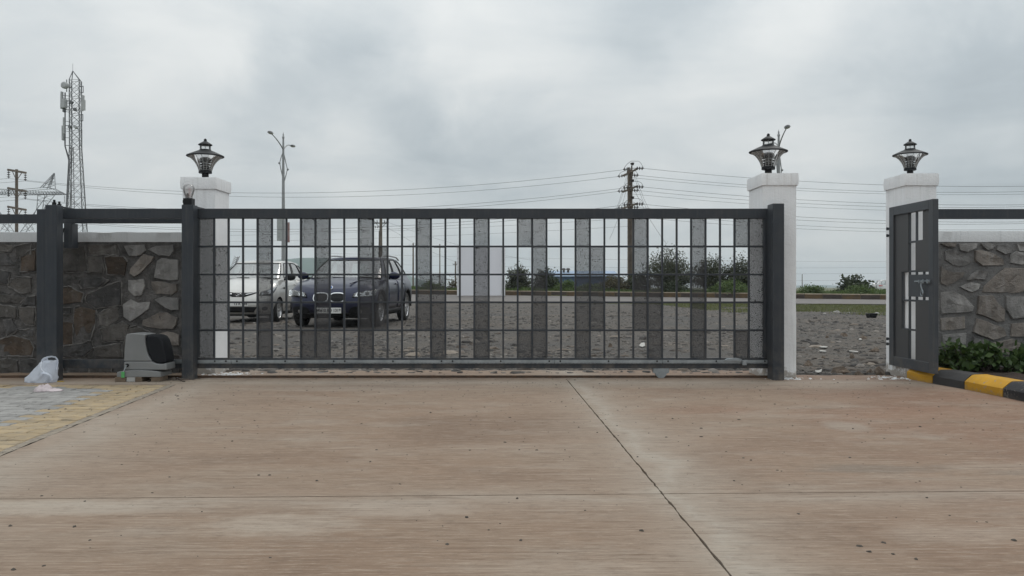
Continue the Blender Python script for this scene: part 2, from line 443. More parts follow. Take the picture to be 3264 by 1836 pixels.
def m_concrete():
    m, nt, b, out = new_mat('broom finished concrete')
    v = objco(nt)
    sep = nt.nodes.new('ShaderNodeSeparateXYZ'); nt.links.new(v, sep.inputs[0])
    X, Y = sep.outputs[0], sep.outputs[1]
    big = noise(nt, mapping(nt, v, (0.55, 1.1, 1)), 1.0, 5, 0.6, 0.5)
    mid = noise(nt, mapping(nt, v, (1.6, 9, 1), (3, 1, 0)), 1.0, 6, 0.75)
    fine = noise(nt, mapping(nt, v, (4.2, 30, 1)), 1.0, 6, 0.85, 0.15)
    fine2 = noise(nt, mapping(nt, v, (9, 80, 1), (5, 2, 0)), 1.0, 4, 0.8)
    spk = noise(nt, v, 130, 3, 0.7)
    brown = (0.155, 0.098, 0.062); tan = (0.208, 0.139, 0.092); pale = (0.310, 0.268, 0.220); red = (0.170, 0.082, 0.045)
    c = ramp(nt, big, [(0.32, brown), (0.5, tan), (0.72, (0.205, 0.150, 0.106))])
    # reddish mud on the right half
    rx = mth(nt, 'MULTIPLY', mth(nt, 'SUBTRACT', X, 0.8), 0.35, clamp=True)
    rr = noise(nt, mapping(nt, v, (0.8, 1.5, 1), (9, 4, 0)), 1.0, 4, 0.6)
    c = mixc(nt, mth(nt, 'MULTIPLY', mth(nt, 'MULTIPLY', rx, mth(nt, 'MULTIPLY', mth(nt, 'SUBTRACT', rr, 0.38, clamp=True), 5, clamp=True)), 0.85), c, red)
    # pale laitance along the joints
    wob = mth(nt, 'MULTIPLY', mth(nt, 'SUBTRACT', noise(nt, v, 1.6, 4, 0.6), 0.5), 0.55)
    js = mth(nt, 'ABSOLUTE', mth(nt, 'ADD', mth(nt, 'SUBTRACT', mth(nt, 'SUBTRACT', X, mth(nt, 'MULTIPLY_ADD', Y, -0.031, 0.745)), 0.08), wob))
    jc = mth(nt, 'ABSOLUTE', mth(nt, 'ADD', mth(nt, 'SUBTRACT', Y, mth(nt, 'MULTIPLY_ADD', X, 0.037, 3.36)), mth(nt, 'MULTIPLY', wob, 0.6)))
    jt = mth(nt, 'ABSOLUTE', mth(nt, 'ADD', mth(nt, 'SUBTRACT', Y, 7.35), mth(nt, 'MULTIPLY', wob, 0.4)))
    je = mth(nt, 'ABSOLUTE', mth(nt, 'ADD', mth(nt, 'SUBTRACT', X, mth(nt, 'MULTIPLY_ADD', Y, -0.11, -1.98)), wob))
    g = mth(nt, 'EXPONENT', mth(nt, 'MULTIPLY', js, -5.5))
    g = mth(nt, 'MAXIMUM', g, mth(nt, 'MULTIPLY', mth(nt, 'EXPONENT', mth(nt, 'MULTIPLY', jc, -7.5)), 0.6))
    g = mth(nt, 'MAXIMUM', g, mth(nt, 'MULTIPLY', mth(nt, 'EXPONENT', mth(nt, 'MULTIPLY', jt, -4.0)), 0.8))
    g = mth(nt, 'MAXIMUM', g, mth(nt, 'MULTIPLY', mth(nt, 'EXPONENT', mth(nt, 'MULTIPLY', je, -2.6)), 0.8))
    pat = mth(nt, 'MULTIPLY', mth(nt, 'SUBTRACT', noise(nt, mapping(nt, v, (1.2, 2.6, 1), (2, 8, 0)), 1.0, 5, 0.65), 0.49, clamp=True), 4.5, clamp=True)
    g = mth(nt, 'MAXIMUM', g, mth(nt, 'MULTIPLY', pat, 0.5))
    g = mth(nt, 'MULTIPLY', g, mth(nt, 'MULTIPLY_ADD', mid, 1.2, 0.35), clamp=True)
    c = mixc(nt, g, c, pale)
    # a scrubbed pale patch, a mortar smear and a dark oil stain
    def blot(x, y, rx, ry, seed, rough):
        q = vmth(nt, 'MULTIPLY', vmth(nt, 'SUBTRACT', v, (x, y, 0)).outputs[0], (1 / rx, 1 / ry, 0)).outputs[0]
        l = nt.nodes.new('ShaderNodeVectorMath'); l.operation = 'LENGTH'; nt.links.new(q, l.inputs[0])
        nn = noise(nt, mapping(nt, v, (4, 12, 1), (seed, 0, 0)), 1.0, 5, 0.7)
        return mth(nt, 'MULTIPLY', mth(nt, 'SUBTRACT', mth(nt, 'MULTIPLY_ADD', nn, rough, 1.0 - rough * 0.5), l.outputs['Value']), 2.2, clamp=True)
    for (x, y, rx, ry, sd, ro, k, colr) in ((2.09, 5.10, .17, .24, 1, .9, .7, (0.302, 0.272, 0.228)), (2.42, 4.75, .10, .16, 2, .9, .4, (0.277, 0.240, 0.198)), (1.75, 3.93, .42, .11, 3, 1.6, .7, (0.113, 0.096, 0.080)),
                                            (2.5, 3.85, .34, .08, 4, 1.6, .6, (0.118, 0.100, 0.084)), (-.86, 3.02, .36, .17, 5, 1.5, .75, (0.361, 0.312, 0.255)), (-.45, 3.22, .35, .15, 6, 1.5, .6, (0.353, 0.304, 0.251)), (-1.9, 3.25, .8, .14, 7, 1.3, .75, (0.370, 0.328, 0.274)),
                                            (1.55, 2.9, .30, .15, 8, 1.4, .45, (0.344, 0.296, 0.243)), (.1, 2.55, .5, .10, 9, 1.5, .35, (0.353, 0.296, 0.236)), (2.9, 5.6, 1.1, .35, 10, 1.3, .55, (0.218, 0.100, 0.053)), (1.35, 5.75, .5, .22, 11, 1.4, .35, (0.210, 0.100, 0.057)), (-1.4, 6.9, 1.3, .18, 12, 1.2, .5, (0.302, 0.264, 0.220)), (2.2, 7.1, 1.5, .22, 13, 1.2, .45, (0.277, 0.232, 0.186))):
        c = mixc(nt, mth(nt, 'MULTIPLY', blot(x, y, rx, ry, sd, ro), k * 0.62), c, colr)
    blm = noise(nt, v, 10, 7, 0.76)
    c = mixc(nt, mth(nt, 'MULTIPLY', mth(nt, 'SUBTRACT', blm, 0.54, clamp=True), 2.6, clamp=True), c, (0.095, 0.062, 0.041))
    c = mixc(nt, mth(nt, 'MULTIPLY', mth(nt, 'SUBTRACT', 0.44, blm, clamp=True), 2.0, clamp=True), c, (0.31, 0.262, 0.21))
    # brush strokes: dark dirt in the grooves, worn pale ridges
    dk = mth(nt, 'MULTIPLY', mth(nt, 'SUBTRACT', mth(nt, 'ADD', mth(nt, 'MULTIPLY', fine, 0.65), mth(nt, 'MULTIPLY', mid, 0.35)), 0.52, clamp=True), 11.0, clamp=True)
    c = mixc(nt, mth(nt, 'MULTIPLY', dk, 0.5), c, (0.115, 0.066, 0.038))
    # long broom lines pulled across the slab, broken up where feet and tyres have worn them
    brk = noise(nt, mapping(nt, v, (2.0, 3.5, 1), (7, 3, 0)), 1.0, 4, 0.6)
    brk = mth(nt, 'MULTIPLY', mth(nt, 'SUBTRACT', brk, 0.36, clamp=True), 5.0, clamp=True)
    wv_ = v
    ln1 = noise(nt, mapping(nt, wv_, (1.9, 46, 1), (1, 4, 0)), 1.0, 3, 0.6)
    ln2 = noise(nt, mapping(nt, wv_, (1.3, 18, 1), (8, 1, 0)), 1.0, 4, 0.65)
    l1 = mth(nt, 'MULTIPLY', mth(nt, 'MULTIPLY', mth(nt, 'SUBTRACT', ln1, 0.545, clamp=True), 13, clamp=True), brk)
    l2 = mth(nt, 'MULTIPLY', mth(nt, 'MULTIPLY', mth(nt, 'SUBTRACT', ln2, 0.56, clamp=True), 11, clamp=True), brk)
    c = mixc(nt, mth(nt, 'MULTIPLY', l1, 0.36), c, (0.098, 0.060, 0.036))
    c = mixc(nt, mth(nt, 'MULTIPLY', l2, 0.18), c, (0.115, 0.070, 0.043))
    w1 = mth(nt, 'MULTIPLY', mth(nt, 'SUBTRACT', 0.43, ln1, clamp=True), 9, clamp=True)
    c = mixc(nt, mth(nt, 'MULTIPLY', w1, 0.28), c, (0.37, 0.315, 0.255))
    lt = mth(nt, 'MULTIPLY', mth(nt, 'SUBTRACT', fine2, 0.53, clamp=True), 8, clamp=True)
    c = mixc(nt, mth(nt, 'MULTIPLY', lt, 0.5), c, (0.38, 0.305, 0.235))
    dk2 = mth(nt, 'MULTIPLY', mth(nt, 'SUBTRACT', 0.43, fine2, clamp=True), 9, clamp=True)
    c = mixc(nt, mth(nt, 'MULTIPLY', dk2, 0.6), c, (0.10, 0.062, 0.038))
    c = mixc(nt, mth(nt, 'MULTIPLY', mth(nt, 'SUBTRACT', spk, 0.62, clamp=True), 3.0, clamp=True), c, (0.14, 0.105, 0.08))
    nt.links.new(c, b.inputs['Base Color'])
    b.inputs['Roughness'].default_value = 0.82
    h = mth(nt, 'ADD', mth(nt, 'MULTIPLY', fine, 0.7), mth(nt, 'ADD', mth(nt, 'MULTIPLY', fine2, 0.4), mth(nt, 'MULTIPLY', spk, 0.15)))
    bump(nt, b, h, 0.55, 0.006)
    return m
M_conc = m_concrete()
M_pjoint = simple('sandy paver joints', (0.135, 0.115, 0.09), 0.95, 0, (0.085, 0.072, 0.058), 30)
M_joint = simple('dirt in the joints', (0.055, 0.045, 0.036), 0.95, 0, (0.03, 0.025, 0.02), 30)
M_conc_edge = simple('rough cement edging', (0.30, 0.255, 0.20), 0.9, 0, (0.16, 0.135, 0.11), 22, bs=60, bstr=0.9, bdist=0.01)
M_pav_grey = simple('grey paver', (0.285, 0.277, 0.265), 0.85, 0, (0.20, 0.193, 0.185), 12, bs=140, bstr=0.4, rnd=0.16)
M_pav_yel = simple('ochre paver', (0.345, 0.258, 0.150), 0.85, 0, (0.255, 0.205, 0.140), 10, bs=140, bstr=0.4, rnd=0.13)
def m_kerb(name, col, dirt):
    """kerb paint with chips down to the concrete, scuffs and mud along the foot"""
    m, nt, b, out = new_mat(name)
    v = objco(nt)
    c = ramp(nt, noise(nt, v, 5, 5, 0.6), [(0.35, tuple(x * 0.78 for x in col)), (0.65, col)])
    ch = noise(nt, v, 26, 6, 0.7)
    c = mixc(nt, mth(nt, 'MULTIPLY', mth(nt, 'SUBTRACT', ch, 0.59, clamp=True), 14, clamp=True), c, (0.24, 0.215, 0.185))
    sz = nt.nodes.new('ShaderNodeSeparateXYZ'); nt.links.new(v, sz.inputs[0])
    lo = mth(nt, 'MULTIPLY', mth(nt, 'SUBTRACT', mth(nt, 'MULTIPLY_ADD', noise(nt, v, 17, 4, 0.7), 0.09, -0.012), sz.outputs[2]), 22, clamp=True)
    c = mixc(nt, mth(nt, 'MULTIPLY', lo, 0.7), c, dirt)
    sm = noise(nt, mapping(nt, v, (3, 9, 20)), 1.0, 5, 0.65)
    c = mixc(nt, mth(nt, 'MULTIPLY', mth(nt, 'SUBTRACT', sm, 0.55, clamp=True), 2.0, clamp=True), c, dirt)
    nt.links.new(c, b.inputs['Base Color']); b.inputs['Roughness'].default_value = 0.7; b.inputs['Specular IOR Level'].default_value = 0.3
    bump(nt, b, noise(nt, v, 60, 4, 0.65), 0.4, 0.004)
    return m
M_kerb_y = m_kerb('yellow kerb paint', (0.52, 0.275, 0.02), (0.22, 0.14, 0.06))
M_kerb_b = m_kerb('black kerb paint', (0.024, 0.024, 0.027), (0.075, 0.066, 0.058))
def m_worn_black():
    m, nt, b, out = new_mat('black kerb paint with a whitish splash')
    v = objco(nt)
    g = nt.nodes.new('ShaderNodeTexGradient'); g.gradient_type = 'SPHERICAL'
    nt.links.new(mapping(nt, v, (5.5, 5.5, 9), (0.15, 0.55, -0.45)), g.inputs[0])
    n = noise(nt, v, 14, 5, 0.65)
    k = mth(nt, 'MULTIPLY', mth(nt, 'MULTIPLY', g.outputs[1], mth(nt, 'MULTIPLY_ADD', n, 2.4, -0.3, clamp=True)), 1.5, clamp=True)
    nt.links.new(mixc(nt, k, (0.030, 0.029, 0.030), (0.22, 0.22, 0.22)), b.inputs['Base Color'])
    b.inputs['Roughness'].default_value = 0.6
    return m
M_kerb_bw = m_worn_black()
M_soil = simple('dark wet soil', (0.055, 0.034, 0.024), 0.95, 0, (0.028, 0.018, 0.014), 9, bs=40, bstr=1.0, bdist=0.03)

def m_ground():
    m, nt, b, out = new_mat('gravel and earth ground')
    v = objco(nt)
    sep = nt.nodes.new('ShaderNodeSeparateXYZ'); nt.links.new(v, sep.inputs[0])
    n1 = noise(nt, v, 0.35, 5, 0.6)
    n2 = noise(nt, v, 3.0, 6, 0.7)
    n3 = noise(nt, v, 22.0, 4, 0.75)
    c = ramp(nt, n1, [(0.35, (0.062, 0.058, 0.055)), (0.6, (0.098, 0.082, 0.067))])
    c = mixc(nt, mth(nt, 'MULTIPLY', mth(nt, 'SUBTRACT', n2, 0.48, clamp=True), 4, clamp=True), c, (0.058, 0.054, 0.051))
    c = mixc(nt, mth(nt, 'MULTIPLY', mth(nt, 'SUBTRACT', n3, 0.56, clamp=True), 5, clamp=True), c, (0.18, 0.158, 0.136))
    c = mixc(nt, mth(nt, 'MULTIPLY', mth(nt, 'SUBTRACT', 0.42, n3, clamp=True), 7, clamp=True), c, (0.035, 0.031, 0.028))
    # earth and grass further out
    far = mth(nt, 'MULTIPLY', mth(nt, 'SUBTRACT', sep.outputs[1], 49), 0.4, clamp=True)
    gcol = ramp(nt, noise(nt, v, 0.8, 5, 0.6), [(0.35, (0.055, 0.075, 0.022)), (0.65, (0.13, 0.115, 0.06))])
    c = mixc(nt, far, c, gcol)
    nt.links.new(c, b.inputs['Base Color'])
    b.inputs['Roughness'].default_value = 0.95
    h = mth(nt, 'ADD', noise(nt, v, 9, 5, 0.7), mth(nt, 'MULTIPLY', n3, 0.6))
    bump(nt, b, h, 0.9, 0.05)
    return m
M_ground = m_ground()
def m_chips(name, stops, rough=0.95):
    """broken stone: every chip has its own shade, with a little grain"""
    m, nt, b, out = new_mat(name)
    g = nt.nodes.new('ShaderNodeNewGeometry')
    c = ramp(nt, g.outputs['Random Per Island'], stops)
    v = objco(nt)
    n = noise(nt, v, 45, 4, 0.7)
    c = mixc(nt, mth(nt, 'MULTIPLY', n, 0.55), c, (0.05, 0.045, 0.042))
    nt.links.new(c, b.inputs['Base Color']); b.inputs['Roughness'].default_value = rough
    bump(nt, b, n, 0.5, 0.01)
    return m
M_rock = m_chips('grey broken stone', [(0.0, (0.030, 0.028, 0.027)), (0.5, (0.066, 0.060, 0.056)), (0.85, (0.125, 0.111, 0.099)), (1.0, (0.27, 0.245, 0.22))])
M_rock_br = m_chips('brown broken stone', [(0.0, (0.055, 0.043, 0.034)), (0.6, (0.125, 0.098, 0.078)), (1.0, (0.29, 0.245, 0.20))])
M_boulder = simple('brown boulder', (0.195, 0.15, 0.115), 0.95, 0, (0.085, 0.066, 0.052), 9, bs=30, bstr=0.8, bdist=0.02)
M_pebble = simple('dark pebble', (0.075, 0.060, 0.048), 0.9, 0, (0.04, 0.034, 0.028), 60)
M_road = simple('pale worn asphalt', (0.165, 0.15, 0.142), 0.9, 0, (0.125, 0.115, 0.11), 1.5, bs=40, bstr=0.3)
M_line = simple('faded road line', (0.34, 0.31, 0.28), 0.85, 0, (0.22, 0.2, 0.18), 2)
M_rk_b = simple('faded black kerb', (0.060, 0.043, 0.033), 0.9, 0, (0.04, 0.03, 0.025), 3, bs=20)
M_rk_y = simple('faded ochre kerb', (0.115, 0.072, 0.032), 0.9, 0, (0.065, 0.046, 0.028), 3, bs=20)
M_rk_top = simple('dusty kerb top', (0.27, 0.225, 0.165), 0.9, 0, (0.19, 0.155, 0.115), 3, bs=20)
M_white_pl = simple('white plastic litter', (0.40, 0.385, 0.36), 0.7, 0, (0.3, 0.29, 0.27), 20)
M_board = simple('white board', (0.74, 0.74, 0.78), 0.5, 0, (0.71, 0.71, 0.75), 0.8)

def m_leaf(name, c1, c2):
    m, nt, b, out = new_mat(name)
    g = nt.nodes.new('ShaderNodeNewGeometry')
    r = g.outputs['Random Per Island']
    c = ramp(nt, r, [(0.0, c1), (1.0, c2)])
    nt.links.new(c, b.inputs['Base Color'])
    b.inputs['Roughness'].default_value = 0.55
    t = nt.nodes.new('ShaderNodeBsdfTranslucent'); nt.links.new(c, t.inputs[0])
    mx = nt.nodes.new('ShaderNodeMixShader'); mx.inputs[0].default_value = 0.25
    nt.links.new(b.outputs[0], mx.inputs[1]); nt.links.new(t.outputs[0], mx.inputs[2]); nt.links.new(mx.outputs[0], out.inputs[0])
    return m
L_acacia = m_leaf('acacia leaf', (0.030, 0.036, 0.016), (0.068, 0.076, 0.034))
L_dark = m_leaf('dark bush leaf', (0.020, 0.031, 0.012), (0.048, 0.064, 0.024))
L_green = m_leaf('green weed leaf', (0.055, 0.10, 0.02), (0.12, 0.17, 0.045))
L_hedge = m_leaf('hedge leaf', (0.024, 0.054, 0.013), (0.080, 0.130, 0.034))
L_brown = m_leaf('brownish scrub leaf', (0.06, 0.05, 0.026), (0.11, 0.095, 0.045))
L_grass = m_leaf('grass blade', (0.075, 0.10, 0.025), (0.17, 0.175, 0.065))
M_twig = simple('twig', (0.07, 0.055, 0.045), 0.9)

def m_mesh_panel():
    """perforated sheet: a fine hole pattern, many holes clogged with paint, most of them along the edges"""
    m, nt, b, out = new_mat('perforated grey sheet')
    b.inputs['Base Color'].default_value = (0.042, 0.041, 0.044, 1); b.inputs['Roughness'].default_value = 0.6
    v = objco(nt)
    sep = nt.nodes.new('ShaderNodeSeparateXYZ'); nt.links.new(v, sep.inputs[0])
    p = 0.0052
    hx = mth(nt, 'SINE', mth(nt, 'MULTIPLY', sep.outputs[0], 2 * pi / p))
    hz = mth(nt, 'SINE', mth(nt, 'MULTIPLY', sep.outputs[2], 2 * pi / p))
    hole = mth(nt, 'GREATER_THAN', mth(nt, 'ADD', hx, hz), 0.36)
    vor = N(nt, 'ShaderNodeTexVoronoi', i_Scale=135.0); vor.voronoi_dimensions = '3D'
    nt.links.new(v, vor.inputs['Vector'])
    vs = nt.nodes.new('ShaderNodeSeparateXYZ'); nt.links.new(vor.outputs['Color'], vs.inputs[0])
    ge = nt.nodes.new('ShaderNodeSeparateXYZ'); nt.links.new(objco(nt, 'Generated'), ge.inputs[0])
    ex = mth(nt, 'MINIMUM', ge.outputs[0], mth(nt, 'SUBTRACT', 1.0, ge.outputs[0]))
    ez = mth(nt, 'MULTIPLY', mth(nt, 'MINIMUM', ge.outputs[2], mth(nt, 'SUBTRACT', 1.0, ge.outputs[2])), 2.0)
    ed = mth(nt, 'MULTIPLY', mth(nt, 'SUBTRACT', 0.12, mth(nt, 'MINIMUM', ex, ez), clamp=True), 2.8)
    pt = mth(nt, 'MULTIPLY', mth(nt, 'SUBTRACT', noise(nt, v, 14, 3, 0.6), 0.58, clamp=True), 0.9)
    thr = mth(nt, 'ADD', mth(nt, 'ADD', ed, pt), 0.03)
    open_ = mth(nt, 'GREATER_THAN', vs.outputs[0], thr)
    fac = mth(nt, 'MULTIPLY', hole, open_)
    t = nt.nodes.new('ShaderNodeBsdfTransparent')
    mx = nt.nodes.new('ShaderNodeMixShader'); nt.links.new(fac, mx.inputs[0])
    nt.links.new(b.outputs[0], mx.inputs[1]); nt.links.new(t.outputs[0], mx.inputs[2]); nt.links.new(mx.outputs[0], out.inputs[0])
    return m
M_panel = m_mesh_panel()

def m_clear(name, tint, gloss=0.12, diff=0.06, rough=0.05):
    """thin clear plastic or glass"""
    m, nt, b, out = new_mat(name)
    b.inputs['Base Color'].default_value = (tint[0] * .8, tint[1] * .8, tint[2] * .8, 1); b.inputs['Roughness'].default_value = 0.3
    t = nt.nodes.new('ShaderNodeBsdfTransparent'); t.inputs[0].default_value = (*tint, 1)
    g = nt.nodes.new('ShaderNodeBsdfGlossy'); g.inputs['Roughness'].default_value = rough
    fr = nt.nodes.new('ShaderNodeFresnel'); fr.inputs[0].default_value = 1.45
    m1 = nt.nodes.new('ShaderNodeMixShader'); nt.links.new(mth(nt, 'ADD', fr.outputs[0], gloss - 0.04, clamp=True), m1.inputs[0])
    nt.links.new(t.outputs[0], m1.inputs[1]); nt.links.new(g.outputs[0], m1.inputs[2])
    m2 = nt.nodes.new('ShaderNodeMixShader'); m2.inputs[0].default_value = diff
    nt.links.new(m1.outputs[0], m2.inputs[1]); nt.links.new(b.outputs[0], m2.inputs[2]); nt.links.new(m2.outputs[0], out.inputs[0])
    return m
M_clear = m_clear('clear lamp plastic', (0.93, 0.93, 0.925), 0.03, 0.03)
M_lens = m_clear('clear signal lamp dome', (0.93, 0.92, 0.92), 0.14, 0.16)
M_carglass = m_clear('car window glass', (0.74, 0.79, 0.775), 0.34, 0.02)
M_headglass = m_clear('headlight glass', (0.9, 0.92, 0.93), 0.12, 0.03)
def m_bag():
    m, nt, b, out = new_mat('thin white plastic film')
    b.inputs['Base Color'].default_value = (0.78, 0.82, 0.90, 1); b.inputs['Roughness'].default_value = 0.35
    v = objco(nt); bump(nt, b, noise(nt, v, 28, 4, 0.6, 1.0), 0.9, 0.012)
    tl = nt.nodes.new('ShaderNodeBsdfTranslucent'); tl.inputs[0].default_value = (0.78, 0.82, 0.90, 1)
    t = nt.nodes.new('ShaderNodeBsdfTransparent')
    a = nt.nodes.new('ShaderNodeMixShader'); a.inputs[0].default_value = 0.35
    nt.links.new(b.outputs[0], a.inputs[1]); nt.links.new(tl.outputs[0], a.inputs[2])
    c = nt.nodes.new('ShaderNodeMixShader'); c.inputs[0].default_value = 0.20
    nt.links.new(a.outputs[0], c.inputs[1]); nt.links.new(t.outputs[0], c.inputs[2]); nt.links.new(c.outputs[0], out.inputs[0])
    return m
M_bag = m_bag()
M_bag_hem = simple('doubled plastic film', (0.80, 0.83, 0.90), 0.35)
M_cloth = simple('crumpled pinkish cloth', (0.56, 0.49, 0.50), 0.9, 0, (0.42, 0.36, 0.37), 16, bs=60, bstr=0.5)

def m_carpaint(name, col, metal=0.5, coat=0.6):
    m, nt, b, out = new_mat(name)
    v = objco(nt)
    c = ramp(nt, noise(nt, v, 2.2, 4, 0.6), [(0.35, tuple(x * 0.86 for x in col)), (0.65, col)])
    dust = noise(nt, v, 14, 4, 0.7)
    sep = nt.nodes.new('ShaderNodeSeparateXYZ'); nt.links.new(v, sep.inputs[0])
    low = mth(nt, 'MULTIPLY', mth(nt, 'SUBTRACT', 0.62, sep.outputs[2], clamp=True), 1.1, clamp=True)
    c = mixc(nt, mth(nt, 'MULTIPLY', low, mth(nt, 'MULTIPLY_ADD', dust, 0.8, 0.0)), c, (0.16, 0.14, 0.12))
    nt.links.new(c, b.inputs['Base Color'])
    b.inputs['Metallic'].default_value = metal; b.inputs['Roughness'].default_value = 0.30
    b.inputs['Specular IOR Level'].default_value = 0.35
    b.inputs['Coat Weight'].default_value = coat; b.inputs['Coat Roughness'].default_value = 0.06
    return m
M_silver = m_carpaint('silver car paint', (0.58, 0.57, 0.545), 0.4)
M_navy = m_carpaint('navy car paint', (0.006, 0.010, 0.040), 0.3, 0.35)
M_whitecar = m_carpaint('white car paint', (0.66, 0.66, 0.66), 0.0)
M_chrome = simple('chrome', (0.7, 0.71, 0.72), 0.15, 1.0, (0.66, 0.67, 0.68))
M_alloy = simple('alloy wheel', (0.55, 0.55, 0.56), 0.3, 0.8)
M_blacktrim = simple('black trim', (0.012, 0.012, 0.013), 0.6, spec=0.25)
M_plate = simple('number plate white', (0.70, 0.70, 0.68), 0.5, 0, (0.66, 0.66, 0.64))
M_ink = simple('plate lettering', (0.015, 0.015, 0.015), 0.6)
M_seat = simple('car seat', (0.16, 0.155, 0.15), 0.9)
M_seat_lt = simple('light seat cover', (0.48, 0.48, 0.47), 0.9)
M_taillight = simple('red tail lamp', (0.45, 0.01, 0.015), 0.25)
M_reflect = simple('headlight reflector', (0.65, 0.66, 0.68), 0.2, 0.9)
M_shed_wall = simple('blue shed sheet', (0.035, 0.085, 0.19), 0.6, 0, (0.028, 0.07, 0.16), 0.5)
M_shed_roof = simple('pale blue shed roof', (0.24, 0.33, 0.46), 0.5, 0, (0.2, 0.28, 0.4), 0.5)
M_hill = simple('scrub covered hill', (0.042, 0.085, 0.060), 0.95, 0, (0.024, 0.055, 0.042), 0.02)
M_green_tag = simple('green key tag', (0.10, 0.42, 0.13), 0.4)
M_brick_sup = simple('packing block', (0.17, 0.125, 0.088), 0.9, 0, (0.11, 0.083, 0.06), 20, bs=60)
M_white_sup = simple('white packing block', (0.42, 0.42, 0.41), 0.8)
M_banner = simple('banner board grey', (0.36, 0.38, 0.37), 0.6)
M_banner_r = simple('banner board with faded red print', (0.36, 0.30, 0.29), 0.6, 0, (0.28, 0.14, 0.13), 1.4)
M_lampglass = simple('street lamp bowl', (0.45, 0.46, 0.46), 0.25)

# ================================================================== GROUND AND ROAD
def cx(x): return max(-60.0, min(60.0, x))
def Dn(x): return 46 + (cx(x) + 5.5) * (-6.5 / 19.6)
def Df(x): return 55 + (cx(x) + 6.6) * (-7.0 / 23.7)
def zn(x): return -0.09 + (cx(x) + 5.5) * (0.023 / 19.6)
def zf(x): return 0.19 + (cx(x) + 6.6) * (-0.168 / 23.7)
def lerp(a, b, t): return a + (b - a) * t
def ss(a, b, x):
    t = max(0.0, min(1.0, (x - a) / (b - a))); return t * t * (3 - 2 * t)
KERB_H = 0.31
def gz(x, y):
    d0, d1 = Dn(x), Df(x)
    if y < d0:
        z = lerp(0.0, zn(x) - 0.02, ss(18, d0, y))
        z += (0.022 * mnoise.noise((x * 0.7, y * 0.7, 1.3)) + 0.04 * mnoise.noise((x * 0.22, y * 0.16, 4.1))) * ss(8.4, 10, y) * (1 - ss(d0 - 4, d0, y))
        return lerp(-0.10, z - 0.012, ss(7.6, 8.06, y))
    if y <= d1 + 0.02: return lerp(zn(x), zf(x), (y - d0) / (d1 - d0)) - 0.05
    top = zf(x) + KERB_H - 0.03
    if y < d1 + 0.2: return top
    e = y - d1
    z = lerp(top, -0.45, ss(3.0, 11, e))
    if y > 100: z = lerp(-0.45, -12.0, min(1, (y - 100) / 2900))
    return z
rows = [-40, -20, -8, 0, 4, 7, 7.6, 7.8, 8.0, 8.2, 8.4] + [8.6 + i * 0.45 for i in range(30)] + [23, 26, 30]
S = np.linspace(-2.6, 2.6, 121)
G = []
for y in rows:
    G.append([(s * (max(y, 0) * 0.75 + 14), y) for s in S])
def relrow(fn, ref):
    G.append([(lambda x: (x, fn(x)))(s * (ref * 0.75 + 14)) for s in S])
relrow(lambda x: lerp(max(30, 0) * 1.0, Dn(x), 0.4) if Dn(x) > 30 else Dn(x) - 1.5, 33)
relrow(lambda x: Dn(x) - 0.4, 40); relrow(lambda x: Dn(x) + 0.05, 41)
relrow(lambda x: Df(x), 48); relrow(lambda x: Df(x) + 0.06, 48); relrow(lambda x: Df(x) + 0.2, 48.2)
for e in (1.5, 3, 5, 7, 9, 11, 15): relrow((lambda e: (lambda x: Df(x) + e))(e), 48 + e)
for y in (90, 100, 140, 220, 400, 700, 1200, 2000, 3000): G.append([(s * (y * 0.75 + 14), y) for s in S])
mb = MB()
mb.grid([[(x, y, gz(x, y)) for (x, y) in r] for r in G])
ground = mb.build('ground', M_ground, smooth=60)
tag(ground, kind='structure')

# road, its line and the kerb of the median
xs = np.linspace(-60, 60, 61)
mb = MB(); mb.grid([[(x, lerp(Dn(x), Df(x), t), lerp(zn(x), zf(x), t)) for x in xs] for t in (0, .5, 1)])
tag(mb.build('road', M_road, smooth=60), kind='structure')
mb = MB(); mb.grid([[(x, lerp(Dn(x), Df(x), t), lerp(zn(x), zf(x), t) + 0.006) for x in xs] for t in (0.90, 0.925)])
mb.grid([[(x, lerp(Dn(x), Df(x), t), lerp(zn(x), zf(x), t) + 0.006) for x in xs] for t in (0.06, 0.075)])
tag(mb.build('road_edge_line', M_line), kind='structure')

kerb = thing('road_kerb', 'long kerb of faded black and ochre blocks along the far side of the road', 'kerb', (0, 52, 0))
xk = -22.0; i = 0
while xk < 27:
    w = 0.98
    x0, x1 = xk + 0.012, xk + w - 0.012
    a = Vector((x0, Df(x0), zf(x0))); b_ = Vector((x1, Df(x1), zf(x1)))
    mb = MB()
    d = (b_ - a).normalized(); nrm = Vector((-d.y, d.x, 0)).normalized()
    jt = random.uniform(-.012, .012)
    sec = [(0.0 + jt, -0.05), (0.02 + jt, KERB_H - 0.05), (0.06 + jt, KERB_H + random.uniform(-.008, .008)), (0.24, KERB_H), (0.24, -0.05)]
    vs = [a + nrm * s0 + Vector((0, 0, z)) for s0, z in sec] + [b_ + nrm * s0 + Vector((0, 0, z)) for s0, z in sec]
    fs = [(0, 1, 2, 3, 4), (9, 8, 7, 6, 5)] + [(k, k + 5, (k + 1) % 5 + 5, (k + 1) % 5) for k in range(5)]
    mb.add(vs, fs)
    for k, f in enumerate(mb.f): mb.m[k] = 0
    mb.m[3] = 1; mb.m[4] = 1     # the two upper faces carry the dust
    mb.build('kerb_block', [M_rk_b if i % 2 else M_rk_y, M_rk_top], kerb)
    xk += w; i += 1

